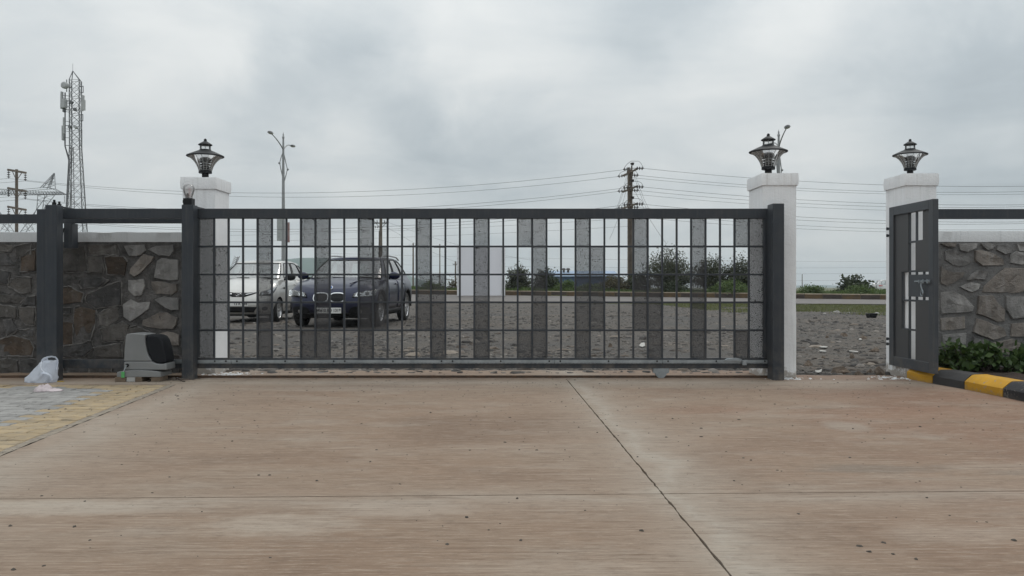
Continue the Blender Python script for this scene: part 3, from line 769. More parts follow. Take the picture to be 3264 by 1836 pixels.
# ================================================================== CONCRETE DRIVEWAY
def seamx(y): return 0.745 - 0.031 * y
def seamy(x): return 3.44 + 0.03 * x
def edgex(y): return -2.183 - 0.1086 * y
base = MB(); base.box(-7, 4.2, -6, 8.05, -0.14, -0.016)
drive = base.build('driveway', M_joint); tag(drive, kind='structure')
def jag(p, q, n, amp, seed):
    out = []
    p = Vector(p); q = Vector(q); d = (q - p); nn = Vector((-d.y, d.x)).normalized()
    for i in range(n):
        t = i / n
        o = amp * (mnoise.noise((t * n * 0.31 + seed, seed * 3.1, 0)) + 0.6 * mnoise.noise((t * n * 0.9 + seed, 5, 1))) if i else 0
        out.append(p + d * t + nn * o)
    return out
g = 0.0042
R = 4.05
def slab(pts, seed):
    poly = []
    for k, (a, amp) in enumerate(pts):
        b_ = pts[(k + 1) % len(pts)][0]
        n = max(1, int((Vector(b_) - Vector(a)).length / 0.035)) if amp else 1
        poly += jag(a, b_, n, amp, seed + k)
    mb = MB(); mb.prismz([(p.x, p.y) for p in poly], -0.12, 0.0)
    return mb.build('slab', M_conc, drive)
yc = lambda x: seamy(x)
slab([((seamx(yc(.6)) - g, yc(.6) + .0042), .006), ((seamx(7.62) - g, 7.62), 0), ((edgex(7.62) - .0, 7.62), 0), ((edgex(7.62), 7.62), .006), ((edgex(yc(-2.55)), yc(-2.55) + .0042), .0015)], 1)
slab([((R, yc(R) + .0042), 0), ((R, 7.62), 0), ((seamx(7.62) + g, 7.62), .006), ((seamx(yc(.6)) + g, yc(.6) + .0042), .0015)], 11)
slab([((seamx(-6) - g, -6), .006), ((seamx(yc(.6)) - g, yc(.6) - .0042), .0015), ((edgex(yc(-2.55)), yc(-2.55) - .0042), .006), ((edgex(-6), -6), 0)], 21)
slab([((R, -6), 0), ((R, yc(R) - .0042), .0015), ((seamx(yc(.6)) + g, yc(.6) - .0042), .006), ((seamx(-6) + g, -6), 0)], 31)
# strip with the gate track, from the stone wall to the right kerb, and its ragged outer end
slab([((-7, 7.20), .01), ((edgex(7.2), 7.20), 0), ((edgex(7.628), 7.628), 0), ((4.05, 7.628), 0), ((4.05, 7.92), .05), ((2.55, 7.95), 0), ((2.5, 8.38), .07), ((-2.85, 8.42), 0), ((-2.85, 8.22), 0), ((-7, 8.22), 0)], 41)

# pebbles on the driveway: nobody could count them
def rocks_np(P0, size, seed, flat=0.6):
    r = np.random.default_rng(seed)
    n = len(P0)
    base_v = np.array([(1, 0, -.3), (.31, .95, -.3), (-.81, .59, -.3), (-.81, -.59, -.3), (.31, -.95, -.3), (.55, .55, .55), (-.6, .25, .6), (.05, -.7, .55)], dtype=np.float32)
    base_f = np.array([(0, 1, 5), (1, 2, 6), (1, 6, 5), (2, 3, 6), (3, 4, 7), (3, 7, 6), (4, 0, 7), (0, 5, 7), (5, 6, 7)])
    a = r.uniform(0, 2 * pi, n)
    V = np.repeat(base_v[None], n, 0) * r.uniform(.65, 1.35, (n, 8, 3))
    V[:, :, 0] *= r.uniform(.7, 1.5, (n, 1)); V[:, :, 2] *= r.uniform(.5, 1.1, (n, 1)) * flat
    ca, sa = np.cos(a)[:, None], np.sin(a)[:, None]
    x = V[:, :, 0] * ca - V[:, :, 1] * sa; y = V[:, :, 0] * sa + V[:, :, 1] * ca
    V = np.stack([x, y, V[:, :, 2] + .12], 2) * size[:, None, None] + P0[:, None, :]
    Fc = (np.arange(n)[:, None, None] * 8 + base_f[None]).reshape(-1, 3)
    return V.reshape(-1, 3), Fc
n = 2200
py = 2.4 + 5.7 * rng.power(2.1, n); pxx = rng.uniform(-1, 1, n) * 3.7
sz = np.clip(rng.lognormal(-5.85, 0.5, n), .0010, .010)
P0 = np.stack([pxx, py, np.zeros(n)], 1)
for (u, v, s) in [(2045, 1692, .014), (1488, 1650, .013), (1426, 1735, .012), (1660, 1722, .010), (860, 1515, .010), (825, 1515, .012), (1275, 1543, .011), (2741, 1741, .015), (2770, 1759, .013), (2815, 1730, .012), (2846, 1767, .010), (2921, 1783, .011), (2955, 1587, .010), (3233, 1723, .013), (2545, 1638, .009), (540, 1521, .009), (388, 1481, .008), (498, 1412, .008), (1200, 1434, .010), (1180, 1472, .010), (1710, 1435, .010), (1655, 1434, .008), (133, 1581, .009), (33, 1677, .012), (287, 1722, .008), (42, 1816, .011), (140, 1804, .009), (2340, 1533, .009), (2394, 1467, .009), (2478, 1499, .009)]:
    q = GP(u, v); P0 = np.vstack([P0, [[q.x, q.y, 0]]]); sz = np.append(sz, s * .72)
ok = np.ones(len(P0), bool)
V, Fc = rocks_np(P0[ok], sz[ok], 3, .8)
peb = np_mesh('pebbles', V, Fc, M_pebble); tag(peb, 'scatter of small dark pebbles over the brown concrete driveway', 'pebbles', kind='stuff')

# ================================================================== PAVEMENT OF ZIGZAG PAVERS
mb = MB(); mb.prismz([(edgex(-6) - .06, -6), (edgex(7.2) - .06, 7.2), (-7, 7.2), (-7, -6)], -0.06, -0.017)
pave = mb.build('pavement', M_pjoint); tag(pave, kind='structure')
mb = MB()
L_, R_ = [], []
for i in range(140):
    y = -2 + 9.2 * i / 139
    L_.append((edgex(y) - 0.075 + .012 * mnoise.noise((y * 9, 2, 0)), y)); R_.append((edgex(y) - 0.010 + .010 * mnoise.noise((y * 14, 7, 0)), y))
vs = [(x, y, -.003 + .006 * mnoise.noise((x * 30, y * 30, 0))) for x, y in L_] + [(x, y, -.001 + .004 * mnoise.noise((x * 30, y * 30, 3))) for x, y in R_]
mb.add(vs, [(i, 140 + i, 141 + i, i + 1) for i in range(139)])
mb.build('edging', M_conc_edge, pave, smooth=60)
PL, PW = 0.232, 0.116
def zig(x): 
    t = (x / (PL / 2)) % 1.0
    return 0.011 * (4 * t if t < .25 else (2 - 4 * t if t < .75 else 4 * t - 4))
def clip_poly(poly, fn):
    out = []
    for i in range(len(poly)):
        a = poly[i]; b_ = poly[(i + 1) % len(poly)]
        fa, fb = fn(a), fn(b_)
        if fa >= 0: out.append(a)
        if (fa >= 0) != (fb >= 0):
            t = fa / (fa - fb); out.append((a[0] + (b_[0] - a[0]) * t, a[1] + (b_[1] - a[1]) * t))
    return out
rot = -0.1086
nrow = 0
for r in range(0, 30):
    y0 = 7.195 - (r + 1) * PW
    if y0 < 3.75: break
    for c in range(0, 14):
        xb = -(c + 1) * PL + (PL / 2 if r % 2 else 0)      # offset from the edge line, along the row
        ex = edgex(y0 + PW / 2) - 0.072
        pts = [(0, 0), (.125, .125), (.375, .375), (.5, .5), (.625, .625), (.875, .875), (1, 1)]
        low = [(PL * t, zig(PL * t)) for t, _ in pts]
        outl = [(x, y) for x, y in low] + [(PL - .010, PW * .5 + zig(0))] + [(x, PW + y) for x, y in reversed(low)] + [(-.010, PW * .5)]
        gq = .0032
        cxx, cyy = PL / 2, PW / 2
        outl = [(cxx + (x - cxx) * (1 - gq / (PL / 2)), cyy + (y - cyy) * (1 - gq / (PW / 2))) for x, y in outl]
        outl = [(ex + xb + x, y0 + y) for x, y in outl]
        if outl[0][0] > ex: continue
        vis = (outl[0][0] + PL) * F / (y0 + PW) + 1632
        if vis < -130: break
        outl = clip_poly(outl, lambda p: (edgex(p[1]) - 0.074) - p[0])
        if len(outl) < 4: continue
        area = 0.5 * abs(sum(outl[k][0] * outl[(k + 1) % len(outl)][1] - outl[(k + 1) % len(outl)][0] * outl[k][1] for k in range(len(outl))))
        if area < 0.0015: continue
        yellow = (c < 2) or (r < 1) or (r == 1 and random.random() < .25)
        mb = MB()
        k = len(outl)
        mx = sum(p[0] for p in outl) / k; my = sum(p[1] for p in outl) / k
        zt = random.uniform(-.0035, .0025); tx, ty = random.uniform(-.012, .012), random.uniform(-.018, .018)
        zz = lambda x, y: zt + (x - mx) * tx + (y - my) * ty
        vs = [(x, y, -.05) for x, y in outl] + [(x, y, zz(x, y) - .005) for x, y in outl] + \
             [(mx + (x - mx) * .955, my + (y - my) * .92, zz(x, y)) for x, y in outl]
        fs = [(j, (j + 1) % k, k + (j + 1) % k, k + j) for j in range(k)] + [(k + j, k + (j + 1) % k, 2 * k + (j + 1) % k, 2 * k + j) for j in range(k)] + [tuple(range(2 * k, 3 * k))]
        mb.add(vs, fs)
        mb.build('paver', M_pav_yel if yellow else M_pav_grey, pave, fix=False)
        nrow += 1
print('pavers', nrow)

# ================================================================== STONE WALLS
def stone_mesh(poly, D, out, seed, mat, parent):
    """poly in photo pixels on the wall face at depth D; becomes a block standing proud of the mortar by `out`"""
    r = random.Random(seed)
    pts = [Vector((PX(u, D), PZ(v, D))) for u, v in poly]
    # refine and roughen the outline
    ref = []
    for i in range(len(pts)):
        a, b_ = pts[i], pts[(i + 1) % len(pts)]
        n = max(1, int((b_ - a).length / 0.055))
        for k in range(n):
            ref.append(a + (b_ - a) * (k / n) + Vector((r.uniform(-1, 1), r.uniform(-1, 1))) * 0.005)
    c = sum(ref, Vector((0, 0))) / len(ref)
    k = len(ref)
    lean = (r.uniform(-.06, .06), r.uniform(-.09, .09))
    def yy(p, o, amp=.008): return D - o - (p.x - c.x) * lean[0] - (p.y - c.y) * lean[1] + amp * mnoise.noise((p.x * 14 + seed, p.y * 14, seed))
    rings = []
    rings.append([(p.x, D + 0.03, p.y) for p in ref])
    rings.append([(p.x, yy(p, out * .45), p.y) for p in ref])
    q = [c + (p - c) * .965 for p in ref]
    rings.append([(p.x, yy(p, out * .97), p.y) for p in q])
    q2 = [c + (p - c) * (.5 + r.uniform(-.06, .06)) for p in ref]
    rings.append([(p.x, yy(p, out, .020), p.y) for p in q2])
    vs = [p for R_ in rings for p in R_] + [(c.x, yy(c, out, .020), c.y)]
    fs = []
    for j in range(3):
        fs += [(j * k + i, j * k + (i + 1) % k, (j + 1) * k + (i + 1) % k, (j + 1) * k + i) for i in range(k)]
    fs += [(3 * k + i, 3 * k + (i + 1) % k, 4 * k) for i in range(k)]
    mb = MB(); mb.add(vs, fs)
    return mb.build('stone', mat, parent, smooth=16)

# --- right wall
DR = 8.0
rwall = thing('stone_wall', 'stone wall behind the green hedge, right of the open door, with a white coping', 'wall', (5.0, DR, 0))
mb = MB(); mb.box(4.0, 7.2, DR, DR + 0.32, -0.1, PZ(770.5, DR)); mb.build('mortar_core', M_mortar, rwall)
def coping(x0, x1, D, z0, z1, parent):
    mb = MB(); n = int((x1 - x0) / .05)
    sec = [(-.004, z0), (-.006, z1 - .008), (0, z1), (.31, z1), (.32, z0)]
    rr = []
    for i in range(n + 1):
        x = x0 + (x1 - x0) * i / n
        rr.append([(x, D + s0 + .003 * mnoise.noise((x * 6, k, 0)), z + (.005 * mnoise.noise((x * 5, 3 + k, 0)) if z > z0 else 0.003 * mnoise.noise((x * 9, 9, 0)))) for k, (s0, z) in enumerate(sec)])
    mb.grid(rr); mb.add([tuple(p) for p in rr[0]], [(0, 1, 2, 3, 4)]); mb.add([tuple(p) for p in rr[-1]], [(0, 1, 2, 3, 4)])
    return mb.build('coping', M_coping, parent, smooth=40)
coping(4.0, 7.2, DR, PZ(771, DR), PZ(736, DR), rwall)
S7 = [
 ([(1225,150),(1265,130),(1340,150),(1420,190),(1425,240),(1385,262),(1290,258),(1230,215)], 'g'),
 ([(1465,145),(1500,135),(1570,150),(1685,205),(1690,250),(1600,258),(1520,262),(1460,215)], 't'),
 ([(1330,95),(1400,82),(1480,85),(1470,120),(1400,155),(1345,135)], 'g'),
 ([(1510,90),(1560,82),(1620,95),(1600,130),(1560,138),(1520,115)], 'g'),
 ([(1640,95),(1700,85),(1740,95),(1745,160),(1690,168),(1625,135)], 'g'),
 ([(1730,180),(1780,150),(1900,170),(1900,240),(1815,248),(1735,235)], 'g'),
 ([(1200,265),(1240,290),(1300,310),(1385,310),(1365,350),(1300,395),(1240,412),(1200,395)], 't'),
 ([(1420,330),(1480,290),(1560,300),(1540,365),(1470,360),(1405,368)], 'g'),
 ([(1700,278),(1900,272),(1900,440),(1800,470),(1520,465),(1530,420),(1600,350)], 'r'),
 ([(1350,420),(1440,385),(1500,395),(1490,440),(1440,462),(1380,440)], 'g'),
 ([(1200,460),(1290,450),(1380,490),(1450,570),(1440,610),(1350,620),(1200,632)], 'g'),
 ([(1490,490),(1600,485),(1640,540),(1700,600),(1700,690),(1640,690),(1560,660),(1480,625)], 't'),
 ([(1700,490),(1900,500),(1900,655),(1750,668),(1700,600)], 'g'),
 ([(1200,665),(1380,645),(1390,740),(1200,762)], 't'),
 ([(1480,665),(1560,690),(1690,740),(1710,800),(1600,830),(1445,770)], 't'),
 ([(1740,700),(1900,690),(1900,800),(1735,805)], 't'),
 ([(1210,790),(1400,775),(1390,860),(1220,870)], 'g'),
 ([(1450,810),(1570,845),(1560,930),(1440,920)], 'g'),
 ([(1600,850),(1750,820),(1830,860),(1800,950),(1620,940)], 't'),
 ([(1195,90),(1280,80),(1320,85),(1310,115),(1250,110)], 't'),
 ([(1780,90),(1900,85),(1900,140),(1800,150)], 'g'),
 ([(1220,890),(1420,885),(1400,1000),(1220,1000)], 'g'),
 ([(1440,945),(1600,955),(1580,1030),(1430,1020)], 't'),
 ([(1620,960),(1850,965),(1850,1040),(1620,1040)], 'g'),
 ([(1845,820),(2000,815),(2000,950),(1830,945)], 'g'), ([(1925,170),(2100,160),(2080,300),(1925,290)], 'g'),
 ([(1925,320),(2090,330),(2070,480),(1930,470)], 't'), ([(1925,500),(2060,500),(2050,650),(1925,660)], 'g'), ([(1925,685),(2060,680),(2050,795),(1925,800)], 'g')]
ST = {'g': ST_grey, 't': ST_tan, 'r': ST_tan, 'd': ST_dark, 'b': ST_brown, 'o': ST_rust}
S7 = S7 + [([(x + sh_, y) for x, y in p_], 'gtt'[(q_ + sh_) % 3] if k_ != 'r' else 'g') for sh_ in (885, 1770) for q_, (p_, k_) in enumerate(S7)]
for i, (poly, k) in enumerate(S7):
    stone_mesh([(2500 + x / 2.415, 740 + y / 2.415) for x, y in poly], DR, random.uniform(.013, .026), i, ST[k], rwall)

# --- left wall
DL = 8.2
lwall = thing('stone_wall', 'dark stone wall at the left behind the sliding gate tail and the gate motor', 'wall', (-5.0, DL, 0))
mb = MB(); mb.box(-8.0, -3.27, DL, DL + 0.32, -0.1, PZ(771, DL)); mb.build('mortar_core', M_mortar_dk, lwall)
coping(-8.0, -3.29, DL, PZ(771.5, DL), PZ(740, DL), lwall)
S2 = [
 ([(960,395),(1110,385),(1130,430),(1090,470),(1000,475)], 'g'), ([(1140,420),(1200,400),(1340,385),(1345,440),(1320,475),(1230,470)], 'g'),
 ([(1060,520),(1110,460),(1190,480),(1170,520),(1080,610),(1040,632),(1005,610),(1010,570)], 't'), ([(1210,510),(1250,490),(1375,500),(1375,655),(1300,660),(1190,640)], 'g'),
 ([(985,660),(1110,650),(1120,700),(1095,780),(1040,785),(990,740)], 'g'), ([(1160,670),(1250,672),(1370,690),(1370,745),(1330,770),(1200,765),(1170,730)], 't'),
 ([(940,850),(1010,810),(1060,830),(1160,830),(1150,880),(1010,978),(960,940)], 'g'), ([(1190,810),(1260,785),(1380,800),(1380,890),(1320,890),(1240,850)], 'g'),
 ([(1100,970),(1230,905),(1290,910),(1370,950),(1365,1000),(1330,1035),(1200,1030),(1090,1010)], 't'), ([(1230,1070),(1290,1050),(1380,1080),(1380,1160),(1340,1165),(1230,1110)], 't'),
 ([(1240,1170),(1330,1200),(1380,1240),(1240,1250)], 'b'), ([(810,480),(950,480),(980,520),(960,625),(830,610)], 'o'), ([(680,480),(790,480),(800,600),(690,600)], 'b'),
 ([(490,420),(650,400),(670,590),(490,600)], 'b'), ([(680,385),(900,380),(910,465),(690,465)], 'b'), ([(620,650),(780,640),(830,660),(770,710),(640,720),(610,690)], 'd'),
 ([(680,770),(860,690),(930,680),(930,850),(740,870),(665,820)], 'd'), ([(490,720),(530,710),(640,760),(630,830),(490,840)], 'o'), ([(480,870),(550,870),(540,920),(470,920)], 'd'),
 ([(580,880),(620,865),(740,890),(730,1000),(690,1120),(590,1100),(570,980)], 'o'), ([(760,920),(850,870),(910,880),(920,960),(830,1020),(770,1000)], 'b'),
 ([(780,1040),(940,985),(1000,1010),(960,1120),(800,1130)], 'b'), ([(470,980),(560,990),(560,1150),(470,1160)], 'o'), ([(470,1180),(700,1130),(720,1180),(650,1240),(480,1250)], 'd'),
 ([(720,1180),(930,1150),(940,1250),(740,1250)], 'b'), ([(960,1030),(1060,1020),(1220,1100),(1210,1240),(960,1240)], 'b'),
 ([(0,450),(60,460),(115,540),(0,545)], 'd'), ([(165,480),(240,430),(275,430),(275,590),(160,585)], 'o'), ([(90,660),(130,640),(240,645),(245,750),(150,755),(70,700)], 'b'),
 ([(0,770),(160,785),(205,790),(150,835),(0,830)], 'b'), ([(215,790),(275,780),(275,850),(170,850)], 'd'), ([(0,850),(130,870),(130,950),(0,940)], 'b'),
 ([(150,870),(270,870),(270,1000),(200,1000),(150,930)], 'b'), ([(30,970),(95,965),(145,1040),(60,1085)], 'd'), ([(0,1120),(100,1090),(230,1120),(260,1180),(240,1240),(0,1240)], 'o'),
 ([(120,400),(240,380),(230,460),(130,500)], 'b'), ([(0,385),(110,390),(80,440),(0,440)], 'b'), ([(0,580),(80,600),(60,690),(0,680)], 'd'), ([(150,1040),(260,1040),(260,1090),(170,1090)], 'd'),
 ([(300,420),(460,400),(450,560),(310,570)], 'b'), ([(300,620),(450,640),(440,760),(300,760)], 'd'), ([(300,800),(440,810),(440,950),(300,960)], 'b'), ([(300,1000),(440,1000),(440,1180),(300,1180)], 'd')]
for q in range(8):
    x = -20 + q * 178
    S2.append(([(x, 1275), (x + 80, 1262 + (q % 3) * 6), (x + 160, 1280), (x + 165, 1380), (x + 10, 1385)], 'd' if q % 2 else 'b'))
for q, (x, y) in enumerate([(-190, 400), (-200, 560), (-180, 720), (-190, 880), (-200, 1040)]):
    S2.append(([(x, y), (x + 80, y - 15), (x + 165, y + 10), (x + 160, y + 125), (x + 20, y + 130)], 'bdbod'[q]))
S2 = S2 + [([(x - 1190, y) for x, y in p_], 'bdbgd'[q_ % 5]) for q_, (p_, k_) in enumerate(S2) if q_ >= 11 and min(x for x, y in p_) >= 0 and max(x for x, y in p_) <= 970]
for i, (poly, k) in enumerate(S2):
    o_ = random.uniform(.014, .026) if i < 11 else random.uniform(.006, .020)
    stone_mesh([(x / 2.415, 620 + y / 2.415) for x, y in poly], DL, o_, 100 + i, ST[k], lwall)

# raised pointing smeared round the darker stones of the left wall
mb = MB()
for i, (poly, k) in enumerate(S2):
    if i < 11: continue
    r_ = random.Random(900 + i)
    pts = [Vector((PX(x / 2.415, DL), 0, PZ(620 + y / 2.415, DL))) for x, y in poly]
    c_ = sum(pts, Vector((0, 0, 0))) / len(pts)
    pts = [c_ + (p - c_) * 1.07 for p in pts]
    for a, b_ in zip(pts, pts[1:] + pts[:1]):
        if r_.random() < .30: continue
        n_ = max(2, int((b_ - a).length / .03)); line = []
        for q in range(n_ + 1):
            p = a.lerp(b_, q / n_); line.append((p.x + r_.uniform(-.006, .006), DL - .003 - r_.uniform(0, .005), p.z + r_.uniform(-.006, .006)))
        mb.tube(line, [r_.uniform(.003, .010) for _ in line], 5)
o = mb.build('pointing', M_pointing, lwall, smooth=60); o['kind'] = 'stuff'

# rails on the walls
def rail(name, label, x0, x1, D, z0, z1, posts):
    t = thing(name, label, 'railing', ((x0 + x1) / 2, D, 0))
    mb = MB(); mb.box(x0, x1, D, D + .05, z0, z1); mb.build('beam', M_gate, t, bevel=.003)
    for (a, b_, y0, y1, zb) in posts:
        mb = MB(); mb.box(a, b_, y0, y1, zb, z0 - .001); mb.build('post', M_gate, t, bevel=.003)
    return t
rail('wall_railing', 'dark grey steel railing beam running above the left stone wall', -7.8, -3.20, 8.03, PZ(711.5, 8.03), PZ(682.8, 8.03), [(PX(203, 8.02), PX(230, 8.02), 8.02, 8.13, PZ(790, 8.02))])
rail('wall_railing', 'dark grey steel railing beam above the right stone wall by the door', PX(2990, 8.03), 7.0, 8.03, PZ(697.5, 8.03), PZ(666, 8.03), [(6.2, 6.28, 8.03, 8.09, PZ(736, 8.0))])
# loose cable hanging down the wall
mb = MB(); mb.tube([P(u, v, D) for u, v, D in [(205, 728, 8.0), (198, 742, 7.98), (194, 775, 7.97), (191, 860, 8.05), (189, 950, 8.1), (186, 1020, 8.1), (184, 1075, 8.12)]], [.010, .011, .012, .012, .012, .011, .008], 7)
tag(mb.build('cable', M_black, smooth=60), 'thick black cable hanging down the left stone wall beside the grey column', 'cable')

# ================================================================== PILLARS
def pillar(x0, x1, D, ztop, depth, label):
    t = thing('gate_pillar', label, 'pillar', ((x0 + x1) / 2, D + depth / 2, 0), group='white gate pillars')
    ins = 0.018
    def shaft(x0, x1, y0, y1, z0, z1, name, bev):
        mb = MB()
        nz = max(2, int((z1 - z0) / .06)); nx = 7
        ringp = []
        corner = [(x0, y0), (x1, y0), (x1, y1), (x0, y1)]
        loop = []
        for k in range(4):
            a, b_ = corner[k], corner[(k + 1) % 4]
            for j in range(nx):
                tt = j / nx
                # round the corner a little by pulling the ends in
                loop.append((a[0] + (b_[0] - a[0]) * tt, a[1] + (b_[1] - a[1]) * tt))
        mx, my = (x0 + x1) / 2, (y0 + y1) / 2
        L2 = []
        for k, (x, y) in enumerate(loop):
            if k % nx == 0:
                pv, nx_ = loop[k - 1], loop[(k + 1) % len(loop)]
                d1 = Vector((pv[0] - x, pv[1] - y)).normalized() * bev; d2 = Vector((nx_[0] - x, nx_[1] - y)).normalized() * bev
                L2 += [(x + d1.x, y + d1.y), (x + (d1.x + d2.x) * .3, y + (d1.y + d2.y) * .3), (x + d2.x, y + d2.y)]
            else: L2.append((x, y))
        m = len(L2); vs = []
        for i in range(nz + 1):
            z = z0 + (z1 - z0) * i / nz
            sh = bev * .6 if i in (0, nz) and name == 'cap' else 0
            for (x, y) in L2:
                d = Vector((x - mx, y - my)).normalized()
                o = .0045 * mnoise.noise((x * 7, y * 7, z * 5)) - sh
                vs.append((x + d.x * o, y + d.y * o, z + (.003 * mnoise.noise((x * 9, y * 9, 4)) if i in (0, nz) else 0)))
        fs = [(i * m + j, i * m + (j + 1) % m, (i + 1) * m + (j + 1) % m, (i + 1) * m + j) for i in range(nz) for j in range(m)]
        fs += [tuple(range(m - 1, -1, -1)), tuple(range(nz * m, nz * m + m))]
        mb.add(vs, fs)
        return mb.build(name, M_pillar, t, smooth=50)
    shaft(x0 + ins, x1 - ins, D + ins, D + depth - ins, -.08, ztop - .1145, 'shaft', .012)
    shaft(x0, x1, D, D + depth, ztop - .115, ztop, 'cap', .010)
    return t
pillar(PX(573, 8.05), PX(688, 8.05), 8.05, 1.945, .46, 'white pillar left of the sliding gate, behind the post with the clear bulb')
pillar(PX(2428.3, 7.73), PX(2547.3, 7.73), 7.73, 1.94, .50, 'white pillar at the right end of the sliding gate, left of the open gap')
pillar(PX(2886, 7.77), PX(2995.5, 7.77), 7.77, 1.945, .47, 'white pillar behind the open grey door, next to the right stone wall')
# crumbs of plaster at the feet of the pillars
n = 260
cxs = np.concatenate([rng.normal(-2.80, .12, 110), rng.normal(2.62, .10, 60), rng.normal(3.62, .13, 90)])
cys = np.concatenate([rng.normal(8.02, .07, 110), rng.normal(7.66, .05, 60), rng.normal(7.70, .08, 90)])
V, Fc = rocks_np(np.stack([cxs, cys, np.zeros(n)], 1), np.clip(rng.lognormal(-4.7, .5, n), .003, .02), 5, .7)
tag(np_mesh('plaster_crumbs', V, Fc, M_coping), 'white plaster crumbs on the concrete at the feet of the pillars', 'debris', kind='stuff')

# ================================================================== SLIDING GATE
GDp = 7.74
def gx(u): return PX(u, GDp)
def gzv(v): return PZ(v, GDp)
gate = thing('sliding_gate', 'long dark grey sliding gate of a bar grid with perforated sheets in some cells', 'gate', (0, GDp, 0))
def gbox(name, u0, u1, v0, v1, y0, y1, mat=M_gate, bevel=.003, parent=gate):
    mb = MB(); mb.box(gx(u0), gx(u1), GDp + y0, GDp + y1, gzv(v1), gzv(v0)); return mb.build(name, mat, parent, bevel=bevel)
gbox('top_beam', 150, 2452, 665.7, 697, -.03, .03)
gbox('bottom_beam', 150, 2452, 1146, 1173, -.03, .03)
gbox('bottom_lip', 600, 2452, 1140.5, 1145.8, -.018, .012, bevel=.001)
gbox('stile', 600, 634, 697.2, 1140, -.03, .03)
gbox('stile', 2433, 2452, 697.2, 1140, -.03, .03)
gbox('stile', 150, 172, 697.2, 1145.5, -.03, .03)
UB = [683 + i * 46.05 for i in range(38)]
VB = [697.0, 785.8, 875.0, 963.6, 1052.6, 1140.5]
bars = None
for u in UB:
    mb = MB(); mb.box(gx(u) - .0088, gx(u) + .0088, GDp - .011, GDp + .009, gzv(1140.4), gzv(697.3)); mb.build('vertical_bar', M_gate, gate, bevel=.0015, seg=1)
for v in VB[1:-1]:
    mb = MB(); mb.box(gx(634.2), gx(2432.8), GDp - .009, GDp + .007, gzv(v) - .0088, gzv(v) + .0088); mb.build('horizontal_bar', M_gate, gate, bevel=.0015, seg=1)
PAT = {0: '11111', 1: '01110', 4: '11111', 7: '10001', 8: '11111', 11: '11111', 12: '01110', 15: '11110', 16: '00111', 19: '11111', 22: '10001', 23: '11111', 26: '11111', 27: '01110', 30: '11110', 31: '00111', 34: '11111', 37: '10001', 38: '11111'}
for c, rowsP in PAT.items():
    u0 = 634.5 if c == 0 else UB[c - 1]
    u1 = 2432.5 if c == 38 else UB[c]
    for r, ch in enumerate(rowsP):
        if ch == '1':
            mb = MB(); mb.box(gx(u0), gx(u1), GDp + .0105, GDp + .0118, gzv(VB[r + 1]) , gzv(VB[r]) )
            mb.build('perforated_sheet', M_panel, gate)
# toothed rack, one segment per metre
rz0, rz1, rzt = gzv(1154.2), gzv(1146.2), gzv(1158.2)
joints = [518, 742.6, 1084.2, 1425.6, 1767, 2108.5, 2450]
for a, b_ in zip(joints[:-1], joints[1:]):
    mb = MB()
    x0, x1 = gx(a) + .0015, gx(b_) - .0015
    y0, y1 = GDp - .046, GDp - .034
    mb.box(x0, x1, y0, y1, rz0, rz1)
    nt_ = int((x1 - x0) / .01257)
    for k in range(nt_):
        xc = x0 + (k + .5) * (x1 - x0) / nt_
        mb.add([(xc - .0048, y0, rz0), (xc + .0048, y0, rz0), (xc + .0022, y0, rzt), (xc - .0022, y0, rzt), (xc - .0048, y1, rz0), (xc + .0048, y1, rz0), (xc + .0022, y1, rzt), (xc - .0022, y1, rzt)],
               [(3, 2, 1, 0), (0, 4, 7, 3), (1, 2, 6, 5), (3, 7, 6, 2), (4, 5, 6, 7)])
    rk = mb.build('toothed_rack', M_galv, gate)
    for u in (a + 18, (a + b_) / 2 + (0 if b_ - a > 300 else 60), b_ - 17):
        mb = MB(); mb.cyl((gx(u), y0 - .004, (rz0 + rz1) / 2 + .001), (gx(u), y0 + .001, (rz0 + rz1) / 2 + .001), .0085, n=10); mb.build('bolt', M_black, rk)
# roller under the gate
mb = MB(); zt = gzv(1173.3); pl = [(2081, 1173.3), (2131, 1173.3), (2131, 1187), (2124, 1189), (2121, 1196), (2114, 1203), (2106, 1205.5), (2097, 1203), (2090, 1196), (2087, 1189), (2081, 1187)]
mb.prism([(gx(u), gzv(v)) for u, v in pl], GDp - .028, GDp - .024)
mb.prism([(gx(u), gzv(v)) for u, v in pl], GDp + .024, GDp + .028)
rb = mb.build('roller_bracket', M_galv, gate)
mb = MB(); mb.cyl((gx(2106), GDp - .02, .043), (gx(2106), GDp + .02, .043), .036, n=20); mb.cyl((gx(2106), GDp - .034, .043), (gx(2106), GDp - .0285, .043), .009, n=8); mb.build('roller', M_galv, rb, smooth=40)
# limit stop on the rack
mb = MB(); mb.prism([(gx(u), gzv(v)) for u, v in [(2304, 1146), (2312, 1141), (2340, 1139), (2358, 1143), (2362, 1150), (2352, 1150.5), (2336, 1149), (2310, 1149.5)]], GDp - .066, GDp - .047)
mb.box(gx(2360), gx(2374), GDp - .07, GDp - .0465, gzv(1162), gzv(1146)); mb.build('limit_stop', M_galv, gate, bevel=.002)

# ground track
mb = MB(); mb.box(-7.0, PX(2462, GDp), GDp - .02, GDp + .02, 0.0005, .008); mb.box(-7.0, PX(2462, GDp), GDp - .004, GDp + .004, .008, .022)
tag(mb.build('gate_track', M_rust), 'rusty steel ground track running under the sliding gate', 'track')

